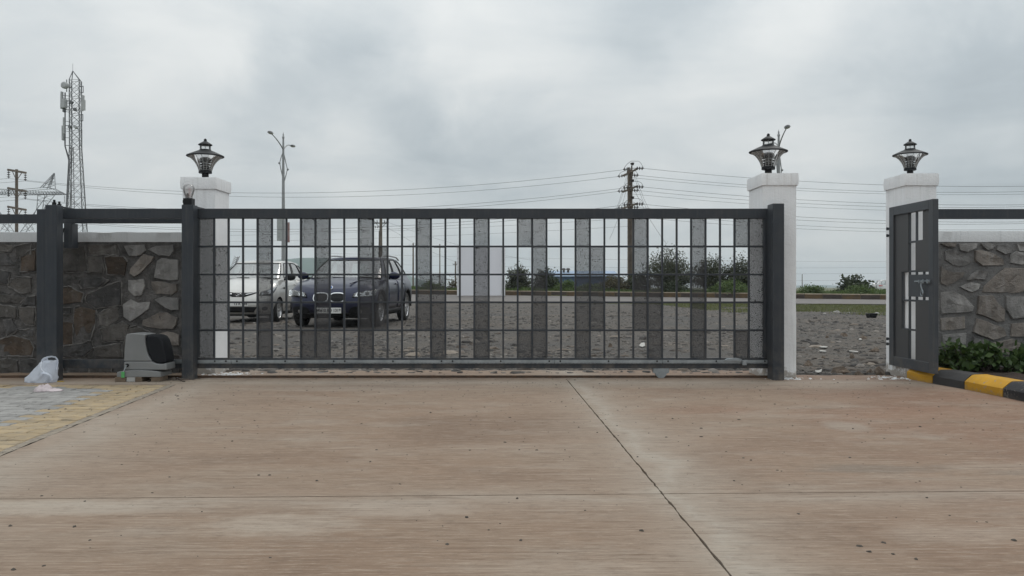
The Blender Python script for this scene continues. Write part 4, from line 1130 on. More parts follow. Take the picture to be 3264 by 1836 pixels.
# front posts
sp = thing('gate_post', 'square dark grey steel post in front of the gate carrying the clear bulb', 'post', (PX(597, 7.58), 7.62, 0))
mb = MB(); mb.box(PX(578.5, 7.58), PX(615.8, 7.58), 7.58, 7.69, 0.0, PZ(652.5, 7.58)); mb.build('upright', M_gate, sp, bevel=.004)
mb = MB(); mb.box(PX(600, 7.70), PX(618, 7.70), 7.691, 8.04, PZ(655.5, 7.7) - .012, PZ(655.5, 7.7)); mb.build('bracket', M_gate, sp, bevel=.002)
rp = thing('gate_post', 'square dark grey steel receiving post at the right end of the gate', 'post', (PX(2481, 7.525), 7.6, 0))
mb = MB(); mb.box(PX(2463.5, 7.525), PX(2500, 7.525), 7.525, 7.688, 0.0, PZ(648.3, 7.525)); mb.build('upright', M_gate, rp, bevel=.004)
mb = MB(); mb.box(PX(2452.5, 7.7) + .002, PX(2463.5, 7.525) - .002, 7.60, 7.70, PZ(1150, 7.6), PZ(668, 7.6)); mb.build('catch_plate', M_gate, rp, bevel=.002)
gc = thing('guide_column', 'wide dark grey steel guide column in front of the left stone wall', 'post', (-4.28, 7.55, 0))
mb = MB(); mb.box(PX(114.5, 7.5), PX(144.5, 7.5), 7.51, 7.60, 0, PZ(666, 7.5)); mb.build('rear_upright', M_gate, gc, bevel=.004)
mb = MB(); mb.box(PX(145, 7.5), PX(182.3, 7.5), 7.49, 7.60, 0, PZ(653, 7.5)); mb.build('front_upright', M_gate, gc, bevel=.004)
mb = MB(); zg = PZ(655.5, 7.66)
mb.box(PX(165, 7.66), PX(186, 7.66), 7.601, 7.92, zg - .008, zg); mb.build('guide_bracket', M_gate, gc, bevel=.001)
for (u, D) in ((173, 7.66), (189, 7.82)):
    mb = MB(); mb.cyl(P(u, 0, D) * 1 + Vector((0, 0, zg - P(u, 0, D).z)), P(u, 0, D) + Vector((0, 0, zg + .03 - P(u, 0, D).z)), .02, n=10)
    mb.cyl(P(u, 0, D) + Vector((0, 0, zg + .03 - P(u, 0, D).z)), P(u, 0, D) + Vector((0, 0, zg + .055 - P(u, 0, D).z)), .011, n=8); mb.build('guide_bolt', M_black, gc, smooth=40)

# clear signal bulb on its post
sl = thing('signal_lamp', 'clear domed signal bulb on a black box on top of the gate post', 'lamp', (PX(597, 7.6), 7.635, PZ(652.5, 7.58)))
zb = 0.0
kx = lambda px_: px_ / 4.53 * 7.63 / F
mb = MB(); mb.box(-kx(60), kx(67), -.04, .04, 0, kx(98)); bx_ = mb.build('base_box', M_black, sl, local=True, bevel=.004)
mb = MB(); mb.tube([(-kx(60), -.02, kx(80)), (-kx(72), -.02, kx(68)), (-kx(72), -.02, kx(35)), (-kx(58), -.02, kx(20))], .003, 6); mb.build('lead', M_black, bx_, local=True, smooth=50)
prof = [(kx(50), kx(98)), (kx(52), kx(125)), (kx(66), kx(170)), (kx(78), kx(215)), (kx(80), kx(245)), (kx(74), kx(272)), (kx(58), kx(293)), (kx(35), kx(304)), (0, kx(308))]
fine = []
for a, b_ in zip(prof[:-1], prof[1:]):
    for k in range(3): fine.append((lerp(a[0], b_[0], k / 3) * (1 + .02 * ((len(fine)) % 2)), lerp(a[1], b_[1], k / 3)))
mb = MB(); mb.lathe(fine + [prof[-1]], 24); mb.build('dome', M_lens, sl, local=True, smooth=60)
mb = MB(); mb.lathe([(kx(20), kx(98)), (kx(24), kx(150)), (kx(10), kx(175)), (0, kx(176))], 14, (kx(-18), 0, 0)); mb.build('reflector', M_insul, sl, local=True, smooth=60)
mb = MB(); mb.tube([(kx(12) + kx(16) * cos(t), kx(16) * sin(t), kx(108) + kx(1.9) * t * 2) for t in [i * .5 for i in range(76)]], .0022, 5); mb.build('flash_coil', simple('pinkish flash tube', (0.62, 0.42, 0.43), .3), sl, local=True, smooth=60)

# ================================================================== OPEN WICKET DOOR
wd_ = thing('wicket_door', 'narrow dark grey steel door standing open in front of the right white pillar', 'door', (3.745, 7.62, 0))
YH, YF, ZB, ZT = 8.045, 7.205, .094, 1.642
XA, XB = 3.718, 3.768
def dbox(name, y0, y1, z0, z1, x0=XA, x1=XB, mat=M_gate_lt, bev=.003, parent=wd_):
    mb = MB(); mb.box(x0, x1, min(y0, y1), max(y0, y1), z0, z1); return mb.build(name, mat, parent, bevel=bev)
dbox('stile', YH, 7.955, ZB, ZT); dbox('stile', 7.282, YF, ZB, ZT)
dbox('top_rail', 7.953, 7.284, 1.557, ZT); dbox('bottom_rail', 7.953, 7.284, ZB, .186)
yc_ = [7.953 + (7.284 - 7.953) * i / 5 for i in range(6)]
zr_ = [1.557 + (.186 - 1.557) * i / 5 for i in range(6)]
for i in range(1, 5): dbox('vertical_bar', yc_[i] + .009, yc_[i] - .009, .187, 1.556, XA + .022, XA + .04, bev=.001)
for i in range(1, 5): dbox('horizontal_bar', 7.952, 7.285, zr_[i] - .009, zr_[i] + .009, XA + .0225, XA + .038, bev=.001)
openc = {(0, 2), (0, 3), (1, 2), (2, 1), (2, 2), (2, 3), (2, 4), (3, 1), (3, 2), (4, 2)}
M_sheet = simple('grey door sheet', (0.062, 0.062, 0.064), 0.55, 0, (0.054, 0.054, 0.056), 5, bs=300, bstr=.15)
for r in range(5):
    for c in range(5):
        if (r, c) not in openc: dbox('sheet', yc_[c], yc_[c + 1], zr_[r + 1], zr_[r], XA + .017, XA + .0205, M_sheet, 0)
lp = dbox('lock_plate', 7.665, 7.285, .772, .976, XA + .006, XA + .014, M_gate_lt, .001)
mb = MB(); mb.cyl((XA - .014, 7.50, .912), (XA - .014, 7.235, .914), .0075, n=8)
mb.box(XA - .024, XA + .005, 7.25, 7.275, .895, .932); mb.box(XA - .024, XA + .005, 7.32, 7.345, .895, .932); mb.box(XA - .024, XA + .005, 7.40, 7.42, .897, .928)
mb.tube([(XA - .016, 7.37, .91), (XA - .022, 7.375, .88), (XA - .02, 7.36, .84), (XA - .018, 7.345, .80)], [.008, .008, .007, .006], 7)
mb.build('slide_bolt', M_galv, wd_, smooth=40)
mb = MB(); mb.tube([(XA - .016, 7.365 + .024 * cos(t), .81 + .03 * sin(t)) for t in [2 * pi * i / 16 for i in range(16)]], .005, 6, closed=True); mb.build('pull_ring', M_galv, wd_, smooth=60)
for v in (729.5, 751, 1080, 1096):
    mb = MB(); z = PZ(v, 8.06); mb.cyl((XA - .008, 8.062, z - .014), (XA - .008, 8.062, z + .014), .012, n=8); mb.box(XA - .004, XA + .02, 8.046, 8.07, z - .008, z + .008); mb.build('hinge', M_gate, wd_, smooth=40)

# ================================================================== KERB STONES ON THE RIGHT AND THE BED
ck = thing('painted_kerb', 'kerb of black and yellow painted blocks at the foot of the open door', 'kerb', (3.85, 6.5, 0))
KP = [(3.705, 7.66), (3.755, 7.285), (3.825, 6.90), (3.862, 6.42), (3.875, 5.93), (3.88, 5.45), (3.88, 4.95), (3.88, 4.4), (3.88, 3.8)]
kcol = [M_kerb_y, M_kerb_bw, M_kerb_y, M_kerb_b, M_kerb_y, M_kerb_b, M_kerb_y, M_kerb_b]
for i in range(len(KP) - 1):
    a = Vector((*KP[i], 0)); b_ = Vector((*KP[i + 1], 0)); d = (b_ - a).normalized(); nr = Vector((-d.y, d.x, 0))
    if nr.x < 0: nr = -nr
    a2 = a + d * .004; b2 = b_ - d * .004
    sec = [(0, -.05), (0.002, .066), (.012, .076), (.066, .118), (.085, .124), (.20, .124), (.20, -.05)]
    mb = MB(); rr = []
    for k in range(8):
        p = lerp(a2, b2, k / 7)
        rr.append([tuple(p + nr * (s0 + .003 * mnoise.noise((p.y * 8, q, i))) + Vector((0, 0, z + .003 * mnoise.noise((p.y * 7, q, 3 + i))))) for q, (s0, z) in enumerate(sec)])
    mb.grid(rr); mb.add(rr[0], [tuple(range(7))]); mb.add(rr[-1], [tuple(range(7))])
    mb.build('kerb_block', kcol[i], ck, smooth=35)
mb = MB(); rr = []
for i in range(40):
    y = 3.8 + (7.995 - 3.8) * i / 39
    rr.append([(x, y, .075 + .028 * mnoise.noise((x * 5, y * 5, 0)) + .02 * mnoise.noise((x * 17, y * 17, 4))) for x in [4.0 + .085 * j for j in range(40)]])
mb.grid(rr); tag(mb.build('planting_bed', M_soil, smooth=60), kind='structure')

M_reflector = simple('brownish lamp reflector', (0.045, 0.038, 0.033), 0.45)
# ================================================================== PILLAR LAMPS
def pillar_lamp(x, y, z, s, label):
    k = 0.0007005 * s
    t = thing('pillar_lamp', label, 'lamp', (x, y, z), group='black lamps on the gate pillars')
    Z = lambda v: (760 - v) * k
    mb = MB(); mb.lathe([(0.1 * k, Z(770)), (48 * k, Z(768)), (48 * k, Z(655)), (30 * k, Z(655))], 18); mb.cyl((-50 * k, -8 * k, Z(742)), (-50 * k, -8 * k, Z(735)), 8 * k, n=6); mb.build('stem', M_black, t, local=True, smooth=40)
    mb = MB(); mb.lathe([(0, Z(662)), (90 * k, Z(662)), (94 * k, Z(655)), (92 * k, Z(625)), (84 * k, Z(620)), (0, Z(620))], 28); mb.build('base_cup', M_blackmetal, t, local=True, smooth=40)
    shell = [(92, 622), (98, 600), (108, 570), (124, 535), (146, 500), (172, 468), (204, 440), (236, 420)]
    mb = MB(); mb.lathe([(r * k, Z(v)) for r, v in shell], 36); sh = mb.build('clear_shade', M_clear, t, local=True, smooth=70)
    for i in range(16):
        a = 2 * pi * (i + .35) / 16
        mb = MB(); mb.tube([((r + 1.5) * k * cos(a), (r + 1.5) * k * sin(a), Z(v)) for r, v in shell], 3.2 * k, 5); mb.build('rib', M_antenna, sh, local=True, smooth=60)
    for (v, r) in ((600, 84), (572, 86), (535, 90), (496, 96)):
        mb = MB(); mb.lathe([(r * k * .62, Z(v - 13)), (r * k, Z(v)), (r * k, Z(v + 5)), (r * k * .62, Z(v - 8))], 24); mb.build('louvre', M_blackmetal, t, local=True, smooth=50)
    mb = MB(); mb.lathe([(176 * k, Z(405)), (150 * k, Z(440)), (118 * k, Z(470)), (60 * k, Z(474)), (0, Z(474))], 28); mb.build('reflector', M_reflector, t, local=True, smooth=60)
    mb = MB(); mb.lathe([(0, Z(622)), (46 * k, Z(622)), (46 * k, Z(410)), (0, Z(410))], 16); mb.build('inner_tube', M_lampglass, t, local=True, smooth=50)
    mb = MB(); mb.lathe([(0, Z(404)), (120 * k, Z(404)), (228 * k, Z(414)), (258 * k, Z(420)), (266 * k, Z(414)), (264 * k, Z(404)), (240 * k, Z(392)), (180 * k, Z(364)), (120 * k, Z(338)), (86 * k, Z(324)), (80 * k, Z(312)), (0, Z(311))], 44); mb.build('hat', M_blackmetal, t, local=True, smooth=50)
    mb = MB(); mb.lathe([(76 * k, Z(312)), (77 * k, Z(248))], 28); mb.build('clear_band', M_clear, t, local=True, smooth=60)
    mb = MB(); mb.cyl((0, 0, Z(312)), (0, 0, Z(246)), 5 * k, n=6); mb.build('spindle', M_galv, t, local=True)
    mb = MB(); mb.lathe([(0, Z(243)), (80 * k, Z(247)), (96 * k, Z(250)), (100 * k, Z(244)), (96 * k, Z(236)), (62 * k, Z(214)), (30 * k, Z(194)), (20 * k, Z(188)), (22 * k, Z(176)), (19 * k, Z(162)), (10 * k, Z(152)), (0, Z(150))], 30); mb.build('cap', M_blackmetal, t, local=True, smooth=50)
    return t
pillar_lamp(PX(654.5, 8.27), 8.27, 1.943, .985, 'black pillar lamp on the white pillar behind the clear signal bulb')
pillar_lamp(PX(2449, 7.97), 7.97, 1.938, .99, 'black pillar lamp at the right end of the sliding gate, before a street light')
pillar_lamp(PX(2901, 8.0), 8.0, 1.943, .865, 'small black pillar lamp above the open grey door')

# ================================================================== GATE MOTOR AND LITTER
mk = 7.41 / F / 6.5875
def MX(x): return PX(360 + x / 6.5875, 7.41)
def MZ(y): return PZ(1020 + y / 6.5875, 7.41)
gm = thing('gate_motor', 'grey and black sliding gate motor with a green key tag beside the stone wall', 'gate motor', (MX(560), 7.52, MZ(1200)))
def mprism(name, poly, y0, y1, mat, bev, parent=gm):
    mb = MB(); mb.prism([(MX(x), MZ(y)) for x, y in poly], y0, y1); return mb.build(name, mat, parent, bevel=bev, seg=3)
mprism('base', [(80, 1198), (78, 1110), (95, 1092), (200, 1072), (360, 1060), (560, 1058), (760, 1068), (900, 1080), (985, 1098), (1000, 1112), (1000, 1198)], 7.41, 7.66, M_grey_pl, .006)
low = mprism('lower_housing', [(192, 1060), (200, 874), (790, 874), (815, 893), (870, 920), (960, 932), (1040, 926), (1092, 910), (1106, 1060)], 7.435, 7.64, M_grey_pl, .012)
mprism('upper_housing', [(201, 869), (212, 640), (240, 350), (262, 305), (310, 290), (420, 285), (560, 296), (680, 312), (655, 338), (642, 380), (648, 500), (672, 640), (705, 740), (745, 812), (788, 869)], 7.435, 7.64, M_grey_pl, .012)
mprism('dark_cover', [(800, 876), (752, 812), (712, 738), (680, 640), (656, 500), (650, 385), (664, 345), (700, 328), (780, 322), (870, 330), (940, 362), (990, 430), (1035, 560), (1065, 700), (1085, 820), (1090, 902), (1040, 918), (960, 924), (872, 912)], 7.445, 7.63, M_dark_pl, .016)
mb = MB(); mb.cyl((MX(278), 7.4345, MZ(955)), (MX(278), 7.428, MZ(955)), mk * 34, n=18); mb.build('lock', M_black, low)
mb = MB(); mb.tube([(MX(275), 7.424, MZ(960)), (MX(250), 7.418, MZ(1010)), (MX(240), 7.41, MZ(1045)), (MX(225), 7.404, MZ(1085))], .0035, 6); mb.box(MX(262), MX(290), 7.405, 7.428, MZ(965), MZ(948)); mb.build('key', M_galv, low, smooth=50)
mb = MB(); mb.box(MX(184), MX(252), 7.398, 7.405, MZ(1208), MZ(1084)); mb.build('key_tag', M_green_tag, low, bevel=.002)
for i, (a, b_, mt, lab) in enumerate([(46, 268, M_brick_sup, 'brown packing block under the left corner of the gate motor'), (275, 462, M_white_sup, 'whitish packing block under the gate motor beneath the key tag'), (470, 608, M_brick_sup, 'brown packing block under the middle of the gate motor'), (792, 990, M_brick_sup, 'brown packing block under the right corner of the gate motor')]):
    mb = MB(); mb.box(MX(a), MX(b_), 7.405 + (.01 if i % 2 else 0), 7.55 + i * .01, 0.0, MZ(1200.5)); tag(mb.build('packing_block', mt, bevel=.004), lab, 'block', 'packing blocks under the gate motor')
mb = MB(); mb.tube([(MX(x), 7.395, MZ(y)) for x, y in [(300, 1312), (420, 1330), (560, 1333), (700, 1328), (760, 1305), (780, 1275), (765, 1262)]], .004, 6)
mb.tube([(MX(1190), 7.55, .012), (MX(1260), 7.5, .03), (MX(1330), 7.46, .02), (MX(1450), 7.42, .006), (MX(1520), 7.40, .005)], .005, 6)
tag(mb.build('loose_wire', M_insul, smooth=50), 'thin loose wire lying on the concrete in front of the gate motor', 'wire')
# low mound of earth and rubble by the post
V, Fc = rocks_np(np.stack([rng.normal(MX(1200), .10, 60), rng.normal(7.62, .07, 60), np.zeros(60)], 1), np.clip(rng.lognormal(-4.2, .5, 60), .006, .04), 8, .6)
tag(np_mesh('rubble', V, Fc, M_rock_br), 'small rubble on the concrete between the gate motor and the post', 'rubble', kind='stuff')

# plastic bag standing on the pavers
BD = 7.40
bag = thing('plastic_bag', 'white translucent plastic carrier bag standing at the foot of the guide column', 'bag', (PX(132, BD), BD, 0))
bx = lambda u: PX(u, BD) - PX(132, BD)
bz = lambda v: (1218 - v) * BD / F
lev = [  # row, left, right, half depth
    (1218, 82, 182, .085), (1212, 81, 182.5, .092), (1204, 84, 182, .090), (1196, 90, 181, .082), (1186, 99, 181, .070), (1176, 109, 181, .060), (1166, 120, 182, .050), (1156, 131, 184, .042), (1149, 138, 185.5, .034)]
rr = []; nA = 44
for (v, l, r, d) in lev:
    row = []
    for i in range(nA):
        a = 2 * pi * i / nA
        c_, s_ = cos(a), sin(a)
        x = (bx(l) + bx(r)) / 2 + (bx(r) - bx(l)) / 2 * c_
        y = d * s_ * (1 - .25 * max(0, -c_))
        w = .016 * mnoise.noise((x * 18, y * 20, v * .05)) + .010 * abs(mnoise.noise((x * 45 + v * .1, y * 40, v * .11))) + .004 * sin(a * 9 + v * .3)
        row.append((x + w * c_, y + w * s_ * 1.3, max(0.002, bz(v) + (.006 * mnoise.noise((x * 40, y * 40, 2)) if v < 1218 else 0))))
    rr.append(row + [row[0]])
mb = MB(); mb.grid(rr); mb.add([p for p in rr[0][:-1]], [tuple(range(nA))])
mb.build('bag_body', M_bag, bag, local=True, smooth=80)
def strap(pts, w, mat, name, th=.006):
    mb = MB(); mb.tube([(bx(u), y, bz(v)) for u, v, y in pts], w, 8, flat=.35); return mb.build(name, mat, bag, local=True, smooth=70)
strap([(140, 1150, -.02), (146, 1143, -.022), (156, 1138, -.02), (167, 1136.5, -.01), (177, 1139, 0), (183, 1147, 0), (185, 1157, -.005), (183, 1168, -.01), (181, 1180, -.02)], [.016, .013, .010, .009, .010, .012, .014, .015, .015], M_bag, 'rear_handle')
strap([(138, 1150, -.03), (141, 1160, -.05), (143, 1170, -.062), (148, 1178, -.07), (158, 1184, -.074)], .0035, M_bag_hem, 'hem')
strap([(150, 1190, -.088), (156, 1185, -.092), (166, 1187, -.094), (175, 1192, -.09), (180, 1200, -.082), (181, 1210, -.075), (178, 1213, -.08)], [.016, .013, .011, .010, .011, .012, .010], M_bag, 'front_handle')
mb = MB(); pp = [(bx(142), -.022, bz(1152)), (bx(156), -.021, bz(1141)), (bx(160), -.021, bz(1152)), (bx(152), -.03, bz(1166))]
mb.add(pp, [(0, 1, 2, 3)]); pp2 = [(bx(160), -.02, bz(1153)), (bx(178), -.01, bz(1151)), (bx(184), -.005, bz(1158)), (bx(178), -.03, bz(1180)), (bx(160), -.04, bz(1176)), (bx(152), -.03, bz(1166))]
mb.add(pp2, [(0, 1, 2, 3, 4, 5)]); mb.build('bag_mouth', M_bag, bag, local=True)

cl = thing('cloth', 'crumpled pale pink cloth lying on the grey pavers below the plastic bag', 'cloth', GP(152, 1246))
rr = []
for j in range(15):
    row = []
    for i in range(27):
        a, b_ = i / 26 * 2 - 1, j / 14 * 2 - 1
        x = a * .115 + .016 * mnoise.noise((a * 2, b_ * 2, 3)); y = b_ * .075
        m1 = max(0, 1 - ((a + .35) / .55) ** 2 - (b_ / .9) ** 2); m2 = max(0, 1 - ((a - .4) / .6) ** 2 - ((b_ - .1) / .7) ** 2)
        h = .058 * m1 ** .6 + .024 * m2 ** .6
        h *= .72 + .5 * abs(mnoise.noise((a * 4.5 + 1, b_ * 3.2, 8))) + .35 * mnoise.noise((a * 9, b_ * 7, 1))
        edge = 1 if (a * a + b_ * b_) < 1.25 + .3 * mnoise.noise((a * 3, b_ * 3, 5)) else 0
        row.append((x, y, max(.002, h) if edge else .0015))
    rr.append(row)
mb = MB(); mb.grid(rr)
mb.f = [f for f in mb.f if max(mb.v[i][2] for i in f) > .0022]
o = mb.build('fabric', M_cloth, cl, local=True, smooth=55); sm = o.modifiers.new('s', 'SOLIDIFY'); sm.thickness = .003
mb = MB(); q = GP(200, 1216)
mb.box(PX(181, 7.42), PX(203, 7.42), 7.41, 7.425, .001, .006); tag(mb.build('wrapper', simple('yellow wrapper', (.5, .33, .03))), 'small flat yellow wrapper beside the plastic bag', 'litter')

# ================================================================== GRAVEL LOT: rubble and litter
n = 46000
yy = 8.15 + 30 * rng.power(1.0, n) ** 2.0
xx = rng.uniform(-1, 1, n) * (yy * .62 + .5)
m_ = np.array([mnoise.noise((x * .35, y * .35, 2)) for x, y in zip(xx, yy)])
keep = rng.uniform(-.75, .5, n) < m_
xx, yy = xx[keep], yy[keep]
zz = np.array([gz(float(x), float(y)) for x, y in zip(xx, yy)])
sz = np.clip(rng.lognormal(-4.45, .62, len(xx)) * (1 + .02 * yy), .006, .085)
V, Fc = rocks_np(np.stack([xx, yy, zz], 1), sz, 21, .6)
tag(np_mesh('gravel', V, Fc, M_rock), 'dark grey gravel and broken stone covering the lot behind the gate', 'gravel', kind='stuff')
n = 3800
yy = 8.4 + 20 * rng.power(1.0, n) ** 1.8; xx = rng.uniform(-1, 1, n) * (yy * .62 + .5)
zz = np.array([gz(float(x), float(y)) for x, y in zip(xx, yy)])
V, Fc = rocks_np(np.stack([xx, yy, zz], 1), np.clip(rng.lognormal(-4.0, .6, n), .010, .10), 22, .34)
tag(np_mesh('flat_rubble', V, Fc, M_rock_br), 'pale brown flat stone chips scattered over the gravel lot', 'gravel', kind='stuff')

def rock(u, v, w, h, seed, label, mat=M_boulder, D=None):
    D = D or GD(v, 0.0); p = Vector((PX(u, D), D, gz(PX(u, D), D)))
    wx = w * D / F / 2; hz = h * D / F
    bm = bmesh.new(); bmesh.ops.create_icosphere(bm, subdivisions=2, radius=1)
    for ax_ in range(5):
        r_ = random.Random(seed * 17 + ax_); nv = Vector((r_.uniform(-1, 1), r_.uniform(-1, 1), r_.uniform(-.2, 1))).normalized()
        for q in bm.verts:
            e_ = q.co.dot(nv) - .62
            if e_ > 0: q.co -= nv * e_
    for q in bm.verts:
        d = q.co.copy()
        k = 1 + .30 * mnoise.noise(d * 1.1 + Vector((seed, 0, 0))) + .15 * mnoise.noise(d * 3 + Vector((0, seed, 0)))
        q.co = Vector((d.x * wx * k, d.y * wx * .75 * k, max(-.3, d.z + .28 * mnoise.noise(d * 1.6 + Vector((seed * 3, 1, 0)))) * hz * 1.05 * k + hz * .2))
    me = bpy.data.meshes.new('rock'); bm.to_mesh(me); bm.free(); me.materials.append(mat)
    o = link_mesh('rock', me); o.location = p
    return tag(o, label, 'rock', 'rocks in the open gap')
rock(2677, 1186, 74, 22, 1, 'largest long brown rock lying across the open gap between the white pillars')
rock(2737, 1193, 30, 15, 2, 'angular brown rock just right of the largest rock in the open gap')
rock(2802, 1189, 44, 20, 3, 'dark brown rock at the foot of the white pillar by the open door')
rock(2772, 1186, 26, 12, 4, 'pale brown rock between the angular rock and the right pillar')
rock(2573, 1163, 34, 14, 5, 'brown rock near the receiving post side of the open gap')
rock(2718, 1140, 26, 13, 6, 'small upright brown rock behind the largest rock in the gap')
rock(2625, 1138, 20, 8, 7, 'small dark rock left of the small upright rock in the gap', M_boulder)
rock(2687, 1072, 28, 12, 8, 'dark grey rock further back on the gravel in the open gap', M_boulder)
rock(2636, 1077, 14, 7, 9, 'little dark grey rock left of the further dark grey rock', M_boulder)
rock(2752, 1080, 28, 11, 10, 'grey rock on the gravel below the black tub', M_boulder)
rock(2786, 1120, 34, 12, 11, 'brownish rock half buried by the white pillar in the gap')
rock(1945, 1100, 14, 12, 12, 'small brown rock seen through the right half of the gate', M_boulder)
def shard(pts, v0, label, mat=M_white_pl, name='litter'):
    D = GD(v0, 0.0)
    mb = MB(); P_ = []
    for u, v in pts:
        d = GD(v, 0.0); P_.append(Vector((PX(u, d), d, gz(PX(u, d), d) + .012)))
    c = sum(P_, Vector((0, 0, 0))) / len(P_)
    k = len(P_); vs = [p + Vector((0, 0, .012 * mnoise.noise(p * 9))) for p in P_] + [p + Vector((0, 0, .008)) for p in P_] + [c + Vector((0, 0, .016))]
    mb.add(vs, [tuple(range(k - 1, -1, -1))] + [(i, (i + 1) % k, k + (i + 1) % k, k + i) for i in range(k)] + [(k + i, k + (i + 1) % k, 2 * k) for i in range(k)])
    return tag(mb.build(name, mat), label, 'litter', 'white litter on the gravel lot')
shard([(2598, 1183), (2614, 1186), (2620, 1178), (2618, 1187), (2608, 1190), (2600, 1187)], 1186, 'curved whitish shard left of the largest brown rock')
shard([(2610, 1107), (2625, 1105), (2639, 1108), (2632, 1111), (2618, 1110)], 1108, 'white scrap on the gravel, upper one of two in the open gap')
shard([(2612, 1119.5), (2634, 1121.5), (2630, 1123.5), (2614, 1122)], 1121, 'thin white scrap on the gravel, lower one of two in the open gap')
shard([(2706, 1121), (2736, 1124), (2734, 1126), (2710, 1123)], 1123, 'thin white sliver on the gravel right of the two white scraps')
shard([(2037, 1099), (2044, 1092), (2054, 1091), (2056, 1100), (2047, 1104)], 1099, 'crumpled cream scrap seen through the right half of the gate')
shard([(2737, 1083), (2744, 1081), (2747, 1084), (2741, 1086)], 1084, 'white pebble-sized scrap beside the grey rock in the gap')
def lump(u, v, D, r, label):
    z = gz(PX(u, D), D); mb = MB()
    bm = bmesh.new(); bmesh.ops.create_icosphere(bm, subdivisions=2, radius=1)
    for q in bm.verts:
        d = q.co.copy(); k = 1 + .5 * mnoise.noise(d * 1.7 + Vector((u, 0, 0))); q.co = Vector((d.x * r * 1.3 * k, d.y * r * k, max(-.2, d.z) * r * .9 * k + .02))
    me = bpy.data.meshes.new('litter_bag'); bm.to_mesh(me); bm.free(); me.materials.append(M_white_pl)
    o = link_mesh('litter_bag', me); o.location = (PX(u, D), D, z); tag(o, label, 'litter', 'white litter on the gravel lot')
lump(2666, 992, 26.5, .075, 'white crumpled bag on the grass edge in the open gap')
lump(2628, 1001, 24.5, .035, 'small white scrap at the grass edge left of the white bag')
lump(2795, 1000, 24.5, .06, 'white litter beside the pillar at the grass edge')
lump(2706, 991, 26.5, .025, 'tiny white scrap right of the white bag')
# bigger broken stones lying on the gravel: too many alike to name, one object
n = 110
yy = 8.5 + 15 * rng.power(1.0, n) ** 1.6; xx = rng.uniform(-1, 1, n) * (yy * .60 + .4)
zz = np.array([gz(float(x), float(y)) for x, y in zip(xx, yy)])
V, Fc = rocks_np(np.stack([xx, yy, zz], 1), np.clip(rng.lognormal(-3.15, .5, n), .02, .12), 23, .42)
tag(np_mesh('broken_stone', V, Fc, M_rock_br), 'larger broken stones strewn over the gravel lot', 'rubble', kind='stuff')
# black tub
D = 22.0; zt_ = gz(PX(2777, D), D)
mb = MB(); w = 25 * D / F / 2; h = 15 * D / F
bmv = [(-w * .8, -.10, 0), (w * .75, -.10, 0), (w * .75, .10, 0), (-w * .8, .10, 0), (-w * 1.02, -.13, h * .9), (w * 1.0, -.13, h), (w * 1.0, .13, h), (-w * 1.02, .13, h * .9)]
c0 = Vector((PX(2778, D), D, zt_))
mb.add([c0 + Vector(p) for p in bmv], [(3, 2, 1, 0), (0, 1, 5, 4), (1, 2, 6, 5), (2, 3, 7, 6), (3, 0, 4, 7)])
o = mb.build('tub', M_black); s_ = o.modifiers.new('s', 'SOLIDIFY'); s_.thickness = .015
tag(o, 'small black plastic tub lying on the gravel lot in the open gap', 'tub')

# ================================================================== FOLIAGE
def leaves(centres, size, seed, aspect=.55, up=.3):
    r = np.random.default_rng(seed); n = len(centres)
    d = r.normal(size=(n, 3)); d[:, 2] += up; d /= np.linalg.norm(d, axis=1)[:, None]
    t = np.cross(d, r.normal(size=(n, 3))); t /= np.linalg.norm(t, axis=1)[:, None]
    s = size * r.uniform(.6, 1.4, n)[:, None]
    a = d * s; b_ = t * s * aspect * .5
    V = np.stack([centres, centres + a * .5 + b_, centres + a, centres + a * .5 - b_], 1)
    return V.reshape(-1, 3), np.arange(4 * n).reshape(n, 4)
def shrub(name, label, base, w, h, nb, nl, lsize, mat, seed, clear=.12, spread=1.0, cat='bush', group=None, airy=.3, stems=4, aspect=.5):
    """stems fan out from the base into arching twigs; leaves sit in small tufts along the outer part of the twigs"""
    r = np.random.default_rng(seed)
    t = thing(name, label, cat, base, group=group)
    mb = MB(); C = []
    for b_ in range(nb):
        az = r.uniform(0, 2 * pi); el = math.asin(r.uniform(.05, 1.0))
        tipr = w / 2 * (.72 + .33 * r.random()) * spread
        tip = np.array([cos(az) * cos(el) * tipr, sin(az) * cos(el) * tipr * .8, h * clear + (h * (1 - clear)) * sin(el) * r.uniform(.72, 1.03)])
        st = np.array([cos(az) * w * .03 * r.random(), sin(az) * w * .03, 0])
        mid = st * .5 + tip * .42 + np.array([0, 0, h * .16])
        pts = []
        for k in range(7):
            q = k / 6; p = (1 - q) ** 2 * st + 2 * q * (1 - q) * mid + q * q * tip
            if k: p = p + r.normal(size=3) * .02 * w
            pts.append(p)
        if b_ < 26: mb.tube([tuple(p) for p in pts], [max(.004, (.018 - .0022 * k)) * max(w, 1) * .5 for k in range(7)], 4, cap=False)
        m = nl // nb
        q = r.uniform(airy, 1.05, m)
        pa = np.array(pts); idx = np.clip(q * 6, 0, 5.999); i0 = idx.astype(int); f = (idx - i0)[:, None]
        c = pa[i0] * (1 - f) + pa[i0 + 1] * f
        c = c + r.normal(size=(m, 3)) * np.array([.055 * w, .055 * w, .05 * h]) * (.35 + .65 * q[:, None])
        c[:, 2] = np.maximum(c[:, 2], .02)
        C.append(c)
    V, Fc = leaves(np.concatenate(C), lsize, seed + 1, aspect)
    np_mesh('crown', V, Fc, mat, t)
    mb.build('trunk', M_twig, t, local=True, fix=False)
    return t
def med(u, e):      # a point on the median, e metres behind the kerb line, at photo column u
    D = Df(0) + e
    for _ in range(20): D = Df(PX(u, D)) + e
    x = PX(u, D); return Vector((x, D, gz(x, D)))
def spanm(u0, u1, D): return abs(u1 - u0) * D / F
